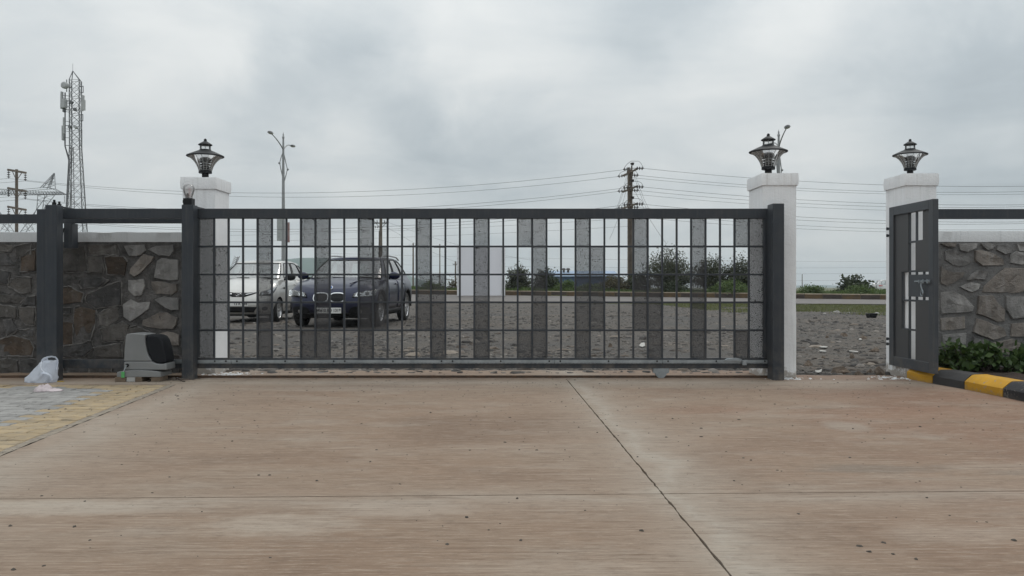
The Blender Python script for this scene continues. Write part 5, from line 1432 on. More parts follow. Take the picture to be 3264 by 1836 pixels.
def bush(u0, u1, vtop, e, nb, nl, ls, mat, seed, label, name='bush', **k):
    p = med((u0 + u1) / 2, e); h = PZ(vtop, p.y) - p.z; w = spanm(u0, u1, p.y)
    return shrub(name, label, p, w, h, nb, nl, ls, mat, seed, **k)
GB = 'bushes on the median'
bush(1602, 1705, 842, 1.8, 60, 5200, .13, L_acacia, 11, 'olive green thorny bush just right of the white board', group=GB, clear=.05)
bush(1690, 1800, 850, 1.6, 60, 5200, .13, L_dark, 12, 'dark green dense bush left of the blue shed', group=GB, clear=.0)
bush(1755, 1850, 893, 1.1, 40, 2600, .11, L_green, 13, 'low bright green weeds in front of the blue shed', group=GB, clear=0)
bush(1905, 2020, 868, 1.5, 55, 3600, .12, L_brown, 14, 'brownish scrub left of the tall utility pole', group=GB, clear=0)
bush(1985, 2085, 862, 2.0, 55, 3600, .12, L_dark, 141, 'dark scrub at the foot of the tall utility pole', group=GB, clear=0)
bush(2035, 2225, 790, 2.4, 110, 11000, .115, L_acacia, 15, 'large dark acacia right of the tall utility pole', name='acacia_tree', group=GB, clear=.16, airy=.34)
bush(2205, 2330, 812, 2.2, 85, 7500, .115, L_acacia, 16, 'acacia left of the white pillar at the gate end', name='acacia_tree', group=GB, clear=.16, airy=.34)
bush(2290, 2425, 808, 2.6, 85, 7500, .115, L_acacia, 17, 'acacia partly hidden by the white pillar at the gate end', name='acacia_tree', group=GB, clear=.16, airy=.34)
bush(2085, 2200, 888, 1.0, 40, 2600, .11, L_dark, 18, 'low dark bush beneath the large acacia', group=GB, clear=0)
bush(2655, 2792, 876, 3.0, 42, 1100, .17, L_dark, 19, 'sparse leafy sapling on the grass in the open gap', name='sapling', group=GB, clear=.1, airy=.45, aspect=.75)
bush(1415, 1470, 872, 1.6, 22, 420, .12, L_brown, 20, 'thin straggly weeds just left of the white board', group=GB, clear=0, airy=.4)
bush(1330, 1420, 893, 1.8, 40, 2200, .11, L_green, 21, 'low green weeds behind the navy car', group=GB, clear=0)
bush(2250, 2400, 893, .9, 50, 3600, .11, L_green, 22, 'bright green weeds beneath the acacias by the pillar', group=GB, clear=0)
bush(2540, 2640, 903, 1.2, 40, 2200, .10, L_green, 23, 'low green weeds left of the sapling in the gap', group=GB, clear=0)
bush(2690, 2790, 905, 1.1, 40, 2200, .10, L_green, 24, 'low green weeds under the sapling in the gap', group=GB, clear=0)
bush(1840, 1930, 898, 1.2, 40, 2000, .11, L_green, 25, 'low green weeds between the blue shed and the brownish scrub', group=GB, clear=0)
# twiggy stalks behind the silver car
t = thing('dry_stalk', 'dry stalk with stubby side shoots behind the silver car', 'plant', (PX(745, 36), 36, gz(PX(745, 36), 36)))
mb = MB(); zt_ = PZ(818, 36) - t.location.z
st = [Vector((-.35, 0, 0)), Vector((-.2, 0, zt_ * .55)), Vector((.05, 0, zt_ * .8)), Vector((.18, 0, zt_))]
mb.tube(st, [.03, .025, .02, .01], 5)
for k in range(14):
    q = .55 + .45 * k / 14; p = st[1].lerp(st[3], (q - .55) / .45)
    for s_ in (-1, 1): mb.tube([p, p + Vector((s_ * .09, 0, .05)), p + Vector((s_ * .12, 0, .1))], [.014, .014, .006], 4)
for s_ in range(5): mb.tube([Vector((-.35, 0, zt_ * .5)), Vector((-.6 - .1 * s_, 0, zt_ * (.5 + .04 * s_))), Vector((-.9, 0, zt_ * (.42 + .07 * s_)))], .014, 4)
mb.build('stem', M_twig, t, local=True)

# grass on the median and on the near verge
def grass(name, label, xs_, ys_, zs_, hts, seed, mat=L_grass):
    r = np.random.default_rng(seed); n = len(xs_)
    a = r.uniform(0, pi, n); w = hts * .10 + .006
    dx, dy = np.cos(a) * w, np.sin(a) * w * .5
    lx, ly = r.normal(0, .35, n) * hts, r.normal(0, .35, n) * hts
    B = np.stack([xs_, ys_, zs_], 1); o = np.zeros(n)
    V = np.stack([B + np.stack([-dx, -dy, o], 1), B + np.stack([dx, dy, o], 1), B + np.stack([lx, ly, hts], 1)], 1)
    ob = np_mesh(name, V.reshape(-1, 3), np.arange(3 * n).reshape(n, 3), mat)
    return tag(ob, label, 'grass', kind='stuff')
n = 42000
xg = rng.uniform(-20, 30, n); eg = .28 + 5.5 * rng.power(.8, n)
yg = np.array([Df(float(x)) for x in xg]) + eg
zg_ = np.array([gz(float(x), float(y)) for x, y in zip(xg, yg)]) - .02
nn_ = np.array([mnoise.noise((float(x) * .3, 0, 5)) for x in xg])
hg = rng.uniform(.10, .34, n) * (1 + .8 * nn_) * np.clip(eg * 1.1 + .2, .25, 1)
grass('median_grass', 'rough green grass and weeds growing on the median behind the road kerb', xg, yg, zg_, hg, 4, L_green)
n = 46000
xg = rng.uniform(7.0, 24, n); fr = rng.uniform(0, 1, n)
yg = np.array([lerp(25.5 + 3 * mnoise.noise((float(x) * .5, 3, 0)), Dn(float(x)) - .7, float(f)) for x, f in zip(xg, fr)])
msk = np.array([mnoise.noise((float(x) * .45, float(y) * .3, 9)) + (.35 if y > 29 else 0) for x, y in zip(xg, yg)]) > -.08
xg, yg = xg[msk], yg[msk]
zg_ = np.array([gz(float(x), float(y)) for x, y in zip(xg, yg)]) - .01
grass('verge_grass', 'short yellowish green grass on the near verge of the road in the open gap', xg, yg, zg_, rng.uniform(.03, .10, len(xg)), 5)
n = 3800
xg = rng.uniform(-9, 7, n); yg = np.array([Dn(float(x)) - abs(rng.normal(0, 1.2)) - .3 for x in xg])
zg_ = np.array([gz(float(x), float(y)) for x, y in zip(xg, yg)]) - .01
grass('verge_weeds', 'sparse weeds along the gravel edge of the road behind the gate', xg, yg, zg_, rng.uniform(.02, .07, n), 6)

# hedge plants in the bed: broad glossy leaves on upright shoots
hd = [(4.12, 7.55, .44, .33, 'leftmost hedge plant, half hidden by the edge of the open door'), (4.42, 7.62, .42, .31, 'hedge plant right of the open door, second in its row'), (4.70, 7.50, .36, .24, 'middle hedge plant, lowest of its row'), (4.98, 7.58, .42, .32, 'fourth hedge plant along the right stone wall'), (5.22, 7.45, .42, .37, 'tallest hedge plant near the right edge of the photo'), (5.55, 7.6, .42, .34, 'last hedge plant of the row along the right stone wall')]
for i, (x, y, w, h, lab) in enumerate(hd):
    shrub('hedge_plant', lab, (x, y, .07), w, h, 26, 560, .066, L_hedge, 60 + i, clear=.12, cat='plant', group='hedge plants along the right stone wall', airy=.35, aspect=.62)
for i in range(14):
    mb = MB()

# ================================================================== STREET LIGHTS, POLES, TOWERS
def street_light(u, D, vtop, vjoin, heads, label, boards=False):
    x = PX(u, D); z0 = gz(x, D); zt = PZ(vtop, D)
    t = thing('street_light', label, 'street light', (x, D, z0), group='street lights on the median')
    H = zt - z0; J = PZ(vjoin, D) - z0
    mb = MB(); mb.tube([(0, 0, 0), (0, 0, H * .5), (0, 0, J), (0, 0, H * .965)], [.135, .115, .075, .06], 12); mb.cyl((0, 0, 0), (0, 0, .5), .2, .17, 12)
    mb.build('pole', M_polegrey, t, local=True, smooth=50)
    mb = MB(); mb.lathe([(.06, H * .955), (.085, H * .96), (.085, H * .968), (.05, H * .972), (.055, H * .982), (.02, H * .99), (0.004, H * 1.0)], 10); mb.build('finial', M_polegrey, t, local=True, smooth=40)
    for (hx, hy, hz, s) in heads:
        e = Vector((hx, hy, J + hz))
        m1 = Vector((hx * .35, hy * .35, J + hz * .35 + .22)) if s > 0 else Vector((hx * .45, hy * .45, J + hz * .9 + .18))
        pts = [Vector((0, 0, J))]
        for k in range(1, 9):
            q = k / 8; pts.append((1 - q) ** 2 * Vector((0, 0, J)) + 2 * q * (1 - q) * m1 + q * q * e)
        mb = MB(); mb.tube(pts, [.045 - .002 * k for k in range(9)], 7); arm = mb.build('arm', M_polegrey, t, local=True, smooth=60)
        d = Vector((hx, hy, 0)).normalized(); sd = Vector((-d.y, d.x, 0))
        rr, rb_ = [], []
        for k in range(9):
            q = k / 8; w = .17 * (sin(pi * min(1, .12 + q * .88)) ** .55); hh = .13 * sin(pi * min(1, .15 + q * .8)) ** .6
            c = e + d * (q * .62 - .06) + Vector((0, 0, .02 + .03 * q))
            rr.append([tuple(c + sd * w * cos(a) + Vector((0, 0, hh * max(0, sin(a))))) for a in [pi * j / 8 for j in range(9)]])
            rb_.append([tuple(c + sd * w * .92 * cos(a) + Vector((0, 0, -hh * .55 * max(0, sin(a)) - .004))) for a in [pi * j / 8 for j in range(9)]])
        mb = MB(); mb.grid(rr); mb.build('lamp_head', M_towersteel, arm, local=True, smooth=60)
        mb = MB(); mb.grid(rb_); mb.build('lamp_bowl', M_lampglass, arm, local=True, smooth=60)
    # ornamental scrolls below the arms
    for (sx, zz_, q) in ((-1, -.95, .20), (1, -1.35, .24)):
        pts = [Vector((0, 0, J - .1)), Vector((sx * .12, sx * .1, J + zz_ * .55)), Vector((sx * q, sx * .2, J + zz_)), Vector((sx * q * .75, sx * .15, J + zz_ - .35)), Vector((sx * .05, 0, J + zz_ - .95))]
        mb = MB(); mb.tube(pts, [.04, .035, .03, .035, .045], 6); mb.ball((sx * q * 1.12, sx * .2, J + zz_ - .02), .085, 8); mb.build('scroll', M_polegrey, t, local=True, smooth=60)
    if boards:
        for (u0, u1, v0, v1, mt, yy_) in ((889, 899.5, 697, 769, M_banner, -.5), (906.5, 919, 708, 772, M_banner_r, .4)):
            mb = MB(); X0, X1 = PX(u0, D) - x, PX(u1, D) - x
            Z0, Z1 = PZ(v1, D) - z0, PZ(v0, D) - z0
            a = Vector((X0, yy_ * 1.0, 0)); b_ = Vector((X1, yy_ * .4, 0)); nn2 = Vector((0.05, 0.03, 0))
            mb.add([a + Vector((0, 0, Z0)), b_ + Vector((0, 0, Z0)), b_ + Vector((0, 0, Z1)), a + Vector((0, 0, Z1)), a + nn2 + Vector((0, 0, Z0)), b_ + nn2 + Vector((0, 0, Z0)), b_ + nn2 + Vector((0, 0, Z1)), a + nn2 + Vector((0, 0, Z1))],
                   [(0, 1, 2, 3), (7, 6, 5, 4), (0, 4, 5, 1), (1, 5, 6, 2), (2, 6, 7, 3), (3, 7, 4, 0)])
            bo = mb.build('banner_board', mt, t, local=True)
            mb = MB(); mb.cyl((0, 0, Z0 + .1), tuple((a + b_) / 2 + Vector((0, 0, Z0 + .1))), .02, n=6); mb.cyl((0, 0, Z1 - .1), tuple((a + b_) / 2 + Vector((0, 0, Z1 - .1))), .02, n=6); mb.build('board_bracket', M_polegrey, bo, local=True)
    return t
street_light(903, 58.5, 420, 478, [(-.27, -1.9, .80, 1), (.15, 1.7, .55, -1)], 'street light left, with two lamp heads and banner boards on its post', boards=True)
street_light(2482, 50.5, 412, 470, [(-.10, -1.7, .85, 1), (.08, 1.6, .45, -1)], 'street light behind the pillar lamp at the right end of the gate')

def disc_string(mb, p, q, nd=3, r=.13):
    p = Vector(p); q = Vector(q); d = (q - p)
    mb.cyl(p, q, .022, n=5)
    for k in range(nd):
        c = p + d * (.22 + .6 * k / max(1, nd - 1)); u_ = d.normalized()
        mb.cyl(c - u_ * .03, c + u_ * .03, r, r * .45, n=10)

# main utility pole with three tiers of strain insulators
MD = 55.0
mx_, mz0 = PX(2008, MD), gz(PX(2008, MD), MD)
up = thing('utility_pole', 'tall weathered utility pole with three tiers of dark disc insulators', 'utility pole', (mx_, MD, mz0))
LZ = lambda v, D=MD: PZ(v, D) - mz0
mb = MB(); mb.box(-.155, -.075, -.12, .12, -.2, LZ(534)); mb.box(.075, .155, -.12, .12, -.2, LZ(530))
mb.box(-.0745, .0745, -.04, .04, -.2, LZ(540))
for k in range(40):
    z = .4 + k * .21
    if z < LZ(540): mb.box(-.0745, .0745, -.07, .07, z, z + .13)
mb.build('shaft', M_concpole, up, local=True, bevel=.004)
mb = MB(); mb.cyl((.12, 0, LZ(534)), (.12, 0, LZ(524)), .02, n=6); mb.cyl((.12, 0, LZ(526)), (.12, 0, LZ(520)), .06, .11, n=10); mb.build('top_pin', M_insul, up, local=True)
near_D, far_D = 53.3, 56.7
TIERS = [(538, 560), (597, 608), (651.5, 661.5)]
ATT_L, ATT_R = [], []
for ti, (vn, vf) in enumerate(TIERS):
    zarm = (LZ(vn, near_D) + LZ(vf, far_D)) / 2
    mb = MB(); mb.box(-.05, .05, -1.75, 1.75, zarm - .05, zarm + .05, M=Matrix.Rotation(radians(8), 4, 'Z')); mb.box(-.2, .2, -.14, .14, zarm - .12, zarm + .12)
    arm = mb.build('crossarm', M_concpole, up, local=True)
    for nf, (D_, v_, uc, sp_) in enumerate(((near_D, vn, 2019, 15), (far_D, vf, 2004, 18))):
        cpt = Vector((PX(uc, D_) - mx_, D_ - MD, PZ(v_ - 2, D_) - mz0))
        for sgn, lst in ((-1, ATT_L), (1, ATT_R)):
            e = Vector((PX(uc + sgn * (31 if nf == 0 else 34 if sgn < 0 else 30), D_) - mx_, D_ - MD + sgn * -.3, PZ(v_ + 1, D_) - mz0))
            mb = MB(); disc_string(mb, cpt + (e - cpt) * .22, e, 3, .125); mb.cyl(cpt, cpt + (e - cpt) * .25, .018, n=5); mb.build('insulator_string', M_insul, arm, local=True)
            lst.append(e + Vector((mx_, MD, mz0)))
        l = ATT_L[-1] - Vector((mx_, MD, mz0)); r_ = ATT_R[-1] - Vector((mx_, MD, mz0))
        top = (l + r_) / 2 + Vector((.1, 0, .42 if ti == 0 and nf == 0 else .30))
        mb = MB(); mb.tube([l.lerp(top, 0), l.lerp(top, .3) + Vector((0, 0, .2)), top + Vector((-.25, 0, .1)), top + Vector((.25, 0, .1)), r_.lerp(top, .3) + Vector((0, 0, .2)), r_], .013, 5); mb.build('jumper', M_wire, arm, local=True, smooth=60)
    mb = MB()
    mb.cyl((.16, -.2, zarm + .45), (.16, -.2, zarm + .62), .07, .11, n=8); mb.cyl((.1, 0, zarm + .4), (.16, -.2, zarm + .5), .03, n=5); mb.build('pin_insulator', M_insul, arm, local=True)
mb = MB()
for (du, v0, du2, v1) in ((-10, 560, -62, 700), (-6, 560, -55, 690), (14, 548, 70, 700), (10, 548, 58, 690), (-12, 610, -70, 765), (12, 600, 110, 780)):
    a = Vector((PX(2008 + du, MD) - mx_, .1, LZ(v0))); b_ = Vector((PX(2008 + du2, MD) - mx_, -.8, LZ(v1))); m2 = (a + b_) / 2 + Vector((0, 0, -.25))
    mb.tube([a, a.lerp(m2, .5) + Vector((0, 0, -.03)), m2, b_.lerp(m2, .4) + Vector((0, 0, -.05)), b_], .010, 4)
mb.build('stay_wire', M_wire, up, local=True)

# left utility pole with three crossarms and hanging insulators
LD = 60.0
lx_, lz0 = PX(53, LD), gz(PX(53, LD), LD)
lp_ = thing('utility_pole', 'brown utility pole at the far left with three braced crossarms', 'utility pole', (lx_, LD, lz0))
mb = MB(); mb.cyl((0, 0, -.3), (0, 0, PZ(540, LD) - lz0), .13, .10, 12); mb.build('shaft', M_concpole, lp_, local=True, smooth=50)
LATT = []
for ti, va in enumerate((546, 604.5, 664)):
    za = PZ(va, LD) - lz0
    A = Vector((PX(25, 58.6) - lx_, -1.4, PZ(va - 5, 58.6) - lz0)); B = Vector((PX(83, 61.4) - lx_, 1.4, PZ(va + 5, 61.4) - lz0))
    mb = MB(); d = (B - A).normalized(); up_ = Vector((0, 0, 1)); sd = d.cross(up_).normalized()
    vs = [p + sd * sx * .05 + up_ * sz_ * .07 for p in (A, B) for sx, sz_ in ((-1, -1), (1, -1), (1, 1), (-1, 1))]
    mb.add(vs, [(3, 2, 1, 0), (4, 5, 6, 7), (0, 1, 5, 4), (1, 2, 6, 5), (2, 3, 7, 6), (3, 0, 4, 7)])
    for e in (A.lerp(B, .22), A.lerp(B, .78)): mb.cyl(tuple(e), (0, 0, za - .68), .028, n=5)
    arm = mb.build('crossarm', M_concpole, lp_, local=True)
    for e in (A.lerp(B, .04), B.lerp(A, .04)):
        q = e - Vector((0, 0, .62)); mb = MB(); disc_string(mb, e - Vector((0, 0, .07)), q, 3, .12); mb.build('insulator_string', M_insul, arm, local=True)
        LATT.append(q + Vector((lx_, LD, lz0)))
def wire(a, b_, sag, name, label, group, r=.012, n=26):
    mb = MB(); pts = [Vector(a).lerp(Vector(b_), k / n) - Vector((0, 0, 4 * sag * (k / n) * (1 - k / n))) for k in range(n + 1)]
    mb.tube(pts, r, 4, cap=False)
    return tag(mb.build(name, M_wire, smooth=80, fix=False), label, 'wire', group)
NTH = ['topmost', 'second', 'third', 'fourth', 'fifth', 'lowest']
for k in range(6):
    wire(LATT[k], ATT_L[k], 1.28 + .05 * (k % 2), 'overhead_wire', NTH[k] + ' overhead power wire sagging between the brown left pole and the tall pole', 'overhead wires left of the tall pole')
    e = Vector((PX(4144, 55), ATT_R[k].y + .5, ATT_R[k].z + .05))
    wire(ATT_R[k], e, 1.17, 'overhead_wire', NTH[k] + ' overhead power wire running right from the tall pole past the pillars', 'overhead wires right of the tall pole')
    wire(LATT[k] + Vector((-30, 4, .25)), LATT[k], .5, 'overhead_wire', NTH[k] + ' overhead power wire leaving the brown left pole towards the left edge', 'overhead wires at the left edge')
for k, (v0_, D_, dv) in enumerate([(566, 53.6, -4), (618, 56.2, 3), (676, 53.5, 0), (690, 56.0, -6)]):
    wire(P(2012, v0_, D_), P(4144, v0_ + dv, D_), 1.17, 'overhead_cable', ('highest', 'second', 'third', 'lowest')[k] + ' of the thin cables strung right from the shaft of the tall pole', 'cables right of the tall pole', r=.010)
for k, (v0, v1, D0, D1) in enumerate([(742, 716, 75, 75), (757, 741, 75, 75)]):
    wire(P(-200, v0, D0), P(2008, v1 - 20, 56), .7, 'service_wire', ('upper' if k == 0 else 'lower') + ' thin service wire crossing behind the gate from the far left', 'thin service wires', r=.008)
for k, (v0, v1) in enumerate([(806, 826), (838, 835), (862, 848), (885, 868)]):
    wire(P(1000, v0, 140), P(4300, v1 - 10, 140), 1.2, 'distant_wire', NTH[k if k < 3 else 5] + ' faint distant wire low over the horizon', 'faint distant wires', r=.014)

# further poles
def pole(u, D, vtop, r, label, arms=(), name='distant_pole'):
    x = PX(u, D); z0 = gz(x, D); t = thing(name, label, 'utility pole', (x, D, z0), group='distant poles')
    H = PZ(vtop, D) - z0
    mb = MB(); mb.cyl((0, 0, -.3), (0, 0, H), r, r * .75, 8); mb.build('shaft', M_concpole, t, local=True, smooth=50)
    for (dz, hw) in arms:
        mb = MB(); mb.box(-hw, hw, -.04, .04, H - dz - .05, H - dz + .05)
        for s_ in (-1, -.5, .5, 1): mb.cyl((s_ * hw * .95, 0, H - dz + .05), (s_ * hw * .95, 0, H - dz + .28), .05, .02, n=6)
        mb.build('crossarm', M_insul, t, local=True)
    return t
p2 = pole(1214, 72, 675, .16, 'dark utility pole behind the navy car with its top hidden by the gate beam', [(.35, .9), (1.0, .7)], 'utility_pole')
mb = MB(); zc_ = PZ(724, 72) - p2.location.z
for s_ in (-1, 1):
    mb.tube([(s_ * .75, 0, zc_ + .75), (s_ * .35, 0, zc_ + .25), (0, 0, zc_ - .15)], .025, 5)
disc_string(mb, (-.15, 0, zc_), (-.75, -.1, zc_ + .02), 3, .13); mb.cyl((-.22, .02, -.2), (-.15, .02, zc_ - .3), .04, n=6)
mb.build('stay_fitting', M_insul, p2, local=True)
wire(P(1214, 700, 72), P(1700, 830, 72), .4, 'service_wire', 'thin slanting stay wire running right from the dark pole behind the navy car', 'thin service wires', r=.009)
wire(P(1214, 712, 72), P(1500, 850, 100), .4, 'service_wire', 'steeper thin wire falling right from the dark pole behind the navy car', 'thin service wires', r=.009)
pole(1317, 115, 775, .13, 'thin distant pole just right of the navy car', [(.5, .6)])
pole(1452, 150, 833, .17, 'short distant pole left of the white board', [(.6, .5)])
pole(2557, 95, 874, .055, 'thin short pole on the grass in the open gap')
pole(1402, 120, 778, .10, 'thin distant pole hidden behind a gate bar left of the white board', [(.5, .9)])

# mobile phone tower
TD = 100.0
tx = PX(241, TD); tz0 = gz(tx, TD)
tw = thing('cell_tower', 'tall steel lattice mobile phone tower at the left with antennas and a dish', 'tower', (tx, TD, tz0))
px_ = TD / F
def hw(v):      # half width of the mast at photo row v
    return px_ * (16.2 if v < 470 else lerp(16.2, 30.5, (v - 470) / 290))
def TZ(v): return PZ(v, TD) - tz0
def cxo(v): return px_ * lerp(-.5, 2.0, max(0, (v - 360)) / 400)
rot_t = Matrix.Rotation(radians(14), 3, 'Z')
def corner(v, k):
    s = hw(v) * .88; return rot_t @ Vector(((-s, -s), (s, -s), (s, s), (-s, s))[k] + (0,)) + Vector((cxo(v), 0, TZ(v)))
vlev = [257, 284, 311, 338, 365, 392, 419, 447, 474, 508, 545, 585, 628, 672, 718, 766, 815, 865, 925]
for k in range(4):
    mb = MB(); mb.tube([corner(v, k) for v in vlev], .062, 4); mb.build('mast_leg', M_towersteel, tw, local=True)
mb = MB()
for a, b_ in zip(vlev[:-1], vlev[1:]):
    for k in range(4):
        k2 = (k + 1) % 4
        mb.cyl(corner(a, k), corner(a, k2), .026, n=4, cap=False)
        mb.cyl(corner(a, k), corner(b_, k2), .024, n=4, cap=False); mb.cyl(corner(a, k2), corner(b_, k), .024, n=4, cap=False)
apex = Vector((px_ * -9, 0, TZ(226)))
for k in range(4): mb.cyl(corner(257, k), apex, .05, n=4, cap=False)
mb.cyl(apex, apex + Vector((0, 0, .9)), .02, n=4)
mb.build('bracing', M_towersteel, tw, local=True, fix=False)
mb = MB()
for s_ in (-.16, .16): mb.tube([Vector((cxo(v) + s_ - px_ * lerp(6, -4, (v - 480) / 400), -hw(v) * .6, TZ(v))) for v in (470, 600, 740, 925)], .035, 4)
for k in range(60):
    v = 475 + k * 7.4; c = Vector((cxo(v) - px_ * lerp(6, -4, (v - 480) / 400), -hw(v) * .6, TZ(v))); mb.cyl(c + Vector((-.16, 0, 0)), c + Vector((.16, 0, 0)), .02, n=4, cap=False)
mb.build('ladder', M_insul, tw, local=True, fix=False)
def ant(u, v0, v1, w, dy, tilt, mat=M_antenna, d_=.2):
    mb = MB(); x0 = (u - 241) * px_; ww = w * px_ / 2
    M_ = Matrix.Translation((x0, dy, TZ((v0 + v1) / 2))) @ Matrix.Rotation(radians(tilt), 4, 'Y')
    h = (v1 - v0) * px_ / 2; mb.box(-ww, ww, -d_, d_, -h, h, M=M_); a = mb.build('panel_antenna', mat, tw, local=True, bevel=.02)
    mb = MB(); side = 1 if u > 241 else -1
    ed = side * hw(360) * .9
    for q in (.2, .8): mb.cyl((x0, dy, TZ(lerp(v0, v1, q))), (ed, dy * .5, TZ(lerp(v0, v1, q))), .035, n=4)
    mb.build('mount', M_towersteel, a, local=True)
ant(204, 312, 335, 4.2, -.4, 2); ant(210, 298, 352, 4.5, -.9, 1); ant(219, 322, 350, 11, -1.0, 0, M_antenna, .35); ant(209.5, 404, 450, 4.4, -.6, 0); ant(219, 380, 432, 4, -1.0, 0)
ant(269, 306, 356, 4.6, -.4, 4); ant(264.5, 316, 350, 3.5, .3, 0); ant(216, 350, 362, 6, -.8, 0, M_towersteel); ant(236, 325, 334, 9, -.6, 30, M_towersteel); ant(247, 348, 356, 8, -.6, -20, M_towersteel); ant(232, 403, 412, 8, -.6, 25, M_towersteel); ant(249, 403, 413, 7, -.6, -40, M_antenna)
for (u, v0, v1) in ((268, 275, 297), (267, 365, 387), (264, 415, 464), (203, 320, 352), (209, 400, 465)):
    mb = MB(); x0 = (u - 241) * px_; mb.cyl((x0, -.2, TZ(v1)), (x0, -.2, TZ(v0)), .045, n=5); s_ = 1 if u > 241 else -1
    for v in (v0 + 1, v1 - 1): mb.cyl((x0, -.2, TZ(v)), (s_ * hw(v) * .9, 0, TZ(v)), .05, n=4)
    mb.build('outrigger', M_towersteel, tw, local=True)
mb = MB(); c = Vector(((222.5 - 241) * px_, -1.0, TZ(279))); mb.lathe([(0, -.35), (.30, -.30), (.42, 0.0), (.42, .28), (.30, .42), (0, .45)], 16, tuple(c), ax='y'); 
mb.build('dish_antenna', M_antenna, tw, local=True, smooth=40)
mb = MB(); mb.cyl(c + Vector((0, .3, -.7)), c + Vector((0, .3, .8)), .06, n=6); mb.cyl(c + Vector((0, .3, 0)), (-hw(280) * .8, 0, TZ(279)), .06, n=5); mb.build('mount', M_towersteel, tw, local=True)
mb = MB()
for k in range(3): mb.tube([Vector(((219 + k * 1.3 - 241) * px_, -.9, TZ(v))) for v in (300, 380, 470)] + [corner(v, 0) + Vector((.1 + k * .08, -.1, 0)) for v in (520, 640, 780, 925)], .03, 4)
mb.build('feeder_cable', M_wire, tw, local=True)

# cat-head transmission pylon
QD = 150.0; qx = PX(56, QD); qz0 = gz(qx, QD); qp = QD / F
py_ = thing('pylon', 'large grey transmission pylon behind the brown utility pole at the far left', 'pylon', (qx, QD, qz0))
def qv(du, v, dy=0.0): return Vector((du * qp, dy, PZ(v, QD) - qz0))
mb = MB()
def seg(a, b_, r=.055): mb.cyl(a, b_, r, n=4, cap=False)
def lat(A0, A1, B0, B1, n, r=.035):
    for i in range(n):
        a, b_ = A0.lerp(A1, i / n), B0.lerp(B1, (i + .5) / n); c = A0.lerp(A1, (i + 1) / n)
        seg(a, b_, r); seg(b_, c, r)
for sd in (-1, 1):
    for dy in (-1.1, 1.1):
        seg(qv(sd * 156, 620.5, 0), qv(0, 619.5, dy), .07)                 # lower chord of the bridge
        seg(qv(sd * 156, 620, 0), qv(sd * 110, 600, dy)); seg(qv(sd * 110, 600, dy), qv(sd * 82, 601, dy)); seg(qv(sd * 82, 601, dy), qv(0, 608, dy), .05)
        lat(qv(sd * 150, 620, dy * .2), qv(0, 619.5, dy), qv(sd * 130, 610, dy * .5), qv(0, 608, dy), 15)
        seg(qv(sd * 118, 552, 0), qv(sd * 110, 601, dy)); seg(qv(sd * 116, 552, 0), qv(sd * 82, 602, dy)); seg(qv(sd * 118, 552, 0), qv(sd * 92, 600, dy))
        lat(qv(sd * 116, 556, 0), qv(sd * 108, 600, dy), qv(sd * 112, 565, 0), qv(sd * 84, 600, dy), 4)
        o0, o1 = qv(sd * 108, 620, dy), qv(sd * 30, 724, dy * .7); i0, i1 = qv(sd * 76, 620, dy), qv(sd * 70, 668, dy * .8)
        seg(o0, qv(sd * 19, 738, dy * .7)); seg(qv(sd * 19, 738, dy * .7), qv(sd * 8, 752, dy * .7))
        seg(i0, i1); seg(i1, qv(sd * 46, 710, dy * .7)); seg(qv(sd * 47, 738, dy * .7), qv(sd * 20, 705, dy * .7), .04)
        lat(o0, qv(sd * 66, 676, dy * .8), i0, i1, 4); lat(qv(sd * 66, 676, dy * .8), qv(sd * 20, 737, dy * .7), qv(sd * 60, 690, dy * .8), qv(sd * 40, 737, dy * .7), 3)
        seg(qv(sd * 12, 748, dy * .7), qv(sd * 34, 925, dy * 2)); 
        lat(qv(sd * 12, 748, dy * .7), qv(sd * 34, 925, dy * 2), qv(-sd * 12, 748, dy * .7), qv(-sd * 34, 925, dy * 2), 4)
mb.build('lattice', M_towersteel, py_, local=True, fix=False)
for du in (-150, 0, 150):
    mb = MB(); disc_string(mb, qv(du, 621), qv(du, 646), 5, .16); mb.build('insulator_string', M_insul, py_, local=True)

# white board standing at the far kerb
bd = 51.6
wb = thing('white_board', 'large blank white board standing at the far side of the road', 'board', (PX(1533.5, bd), bd, 0))
zb0, zb1 = lerp(zn(-2), zf(-2), .9) + .0, PZ(789, bd)
mb = MB(); mb.box(PX(1467, bd), PX(1598, bd), bd, bd + .06, zb0 + .02, zb1); mb.build('panel', M_board, wb, bevel=.004)
for (a, b_) in ((1457, 1466.6), (1598.4, 1610)):
    mb = MB(); mb.box(PX(a, bd), PX(b_, bd), bd - .05, bd + .35, zb0, zb1 + .02); mb.build('side_return', simple('white board edge', (.68, .68, .70), .5), wb, bevel=.004)
mb = MB(); mb.box(PX(1532, bd), PX(1534.5, bd), bd + .061, bd + .12, zb0, zb1 - .05); mb.box(PX(1468, bd), PX(1597, bd), bd + .061, bd + .1, zb0 + 1.4, zb0 + 1.5); mb.build('back_frame', M_towersteel, wb)

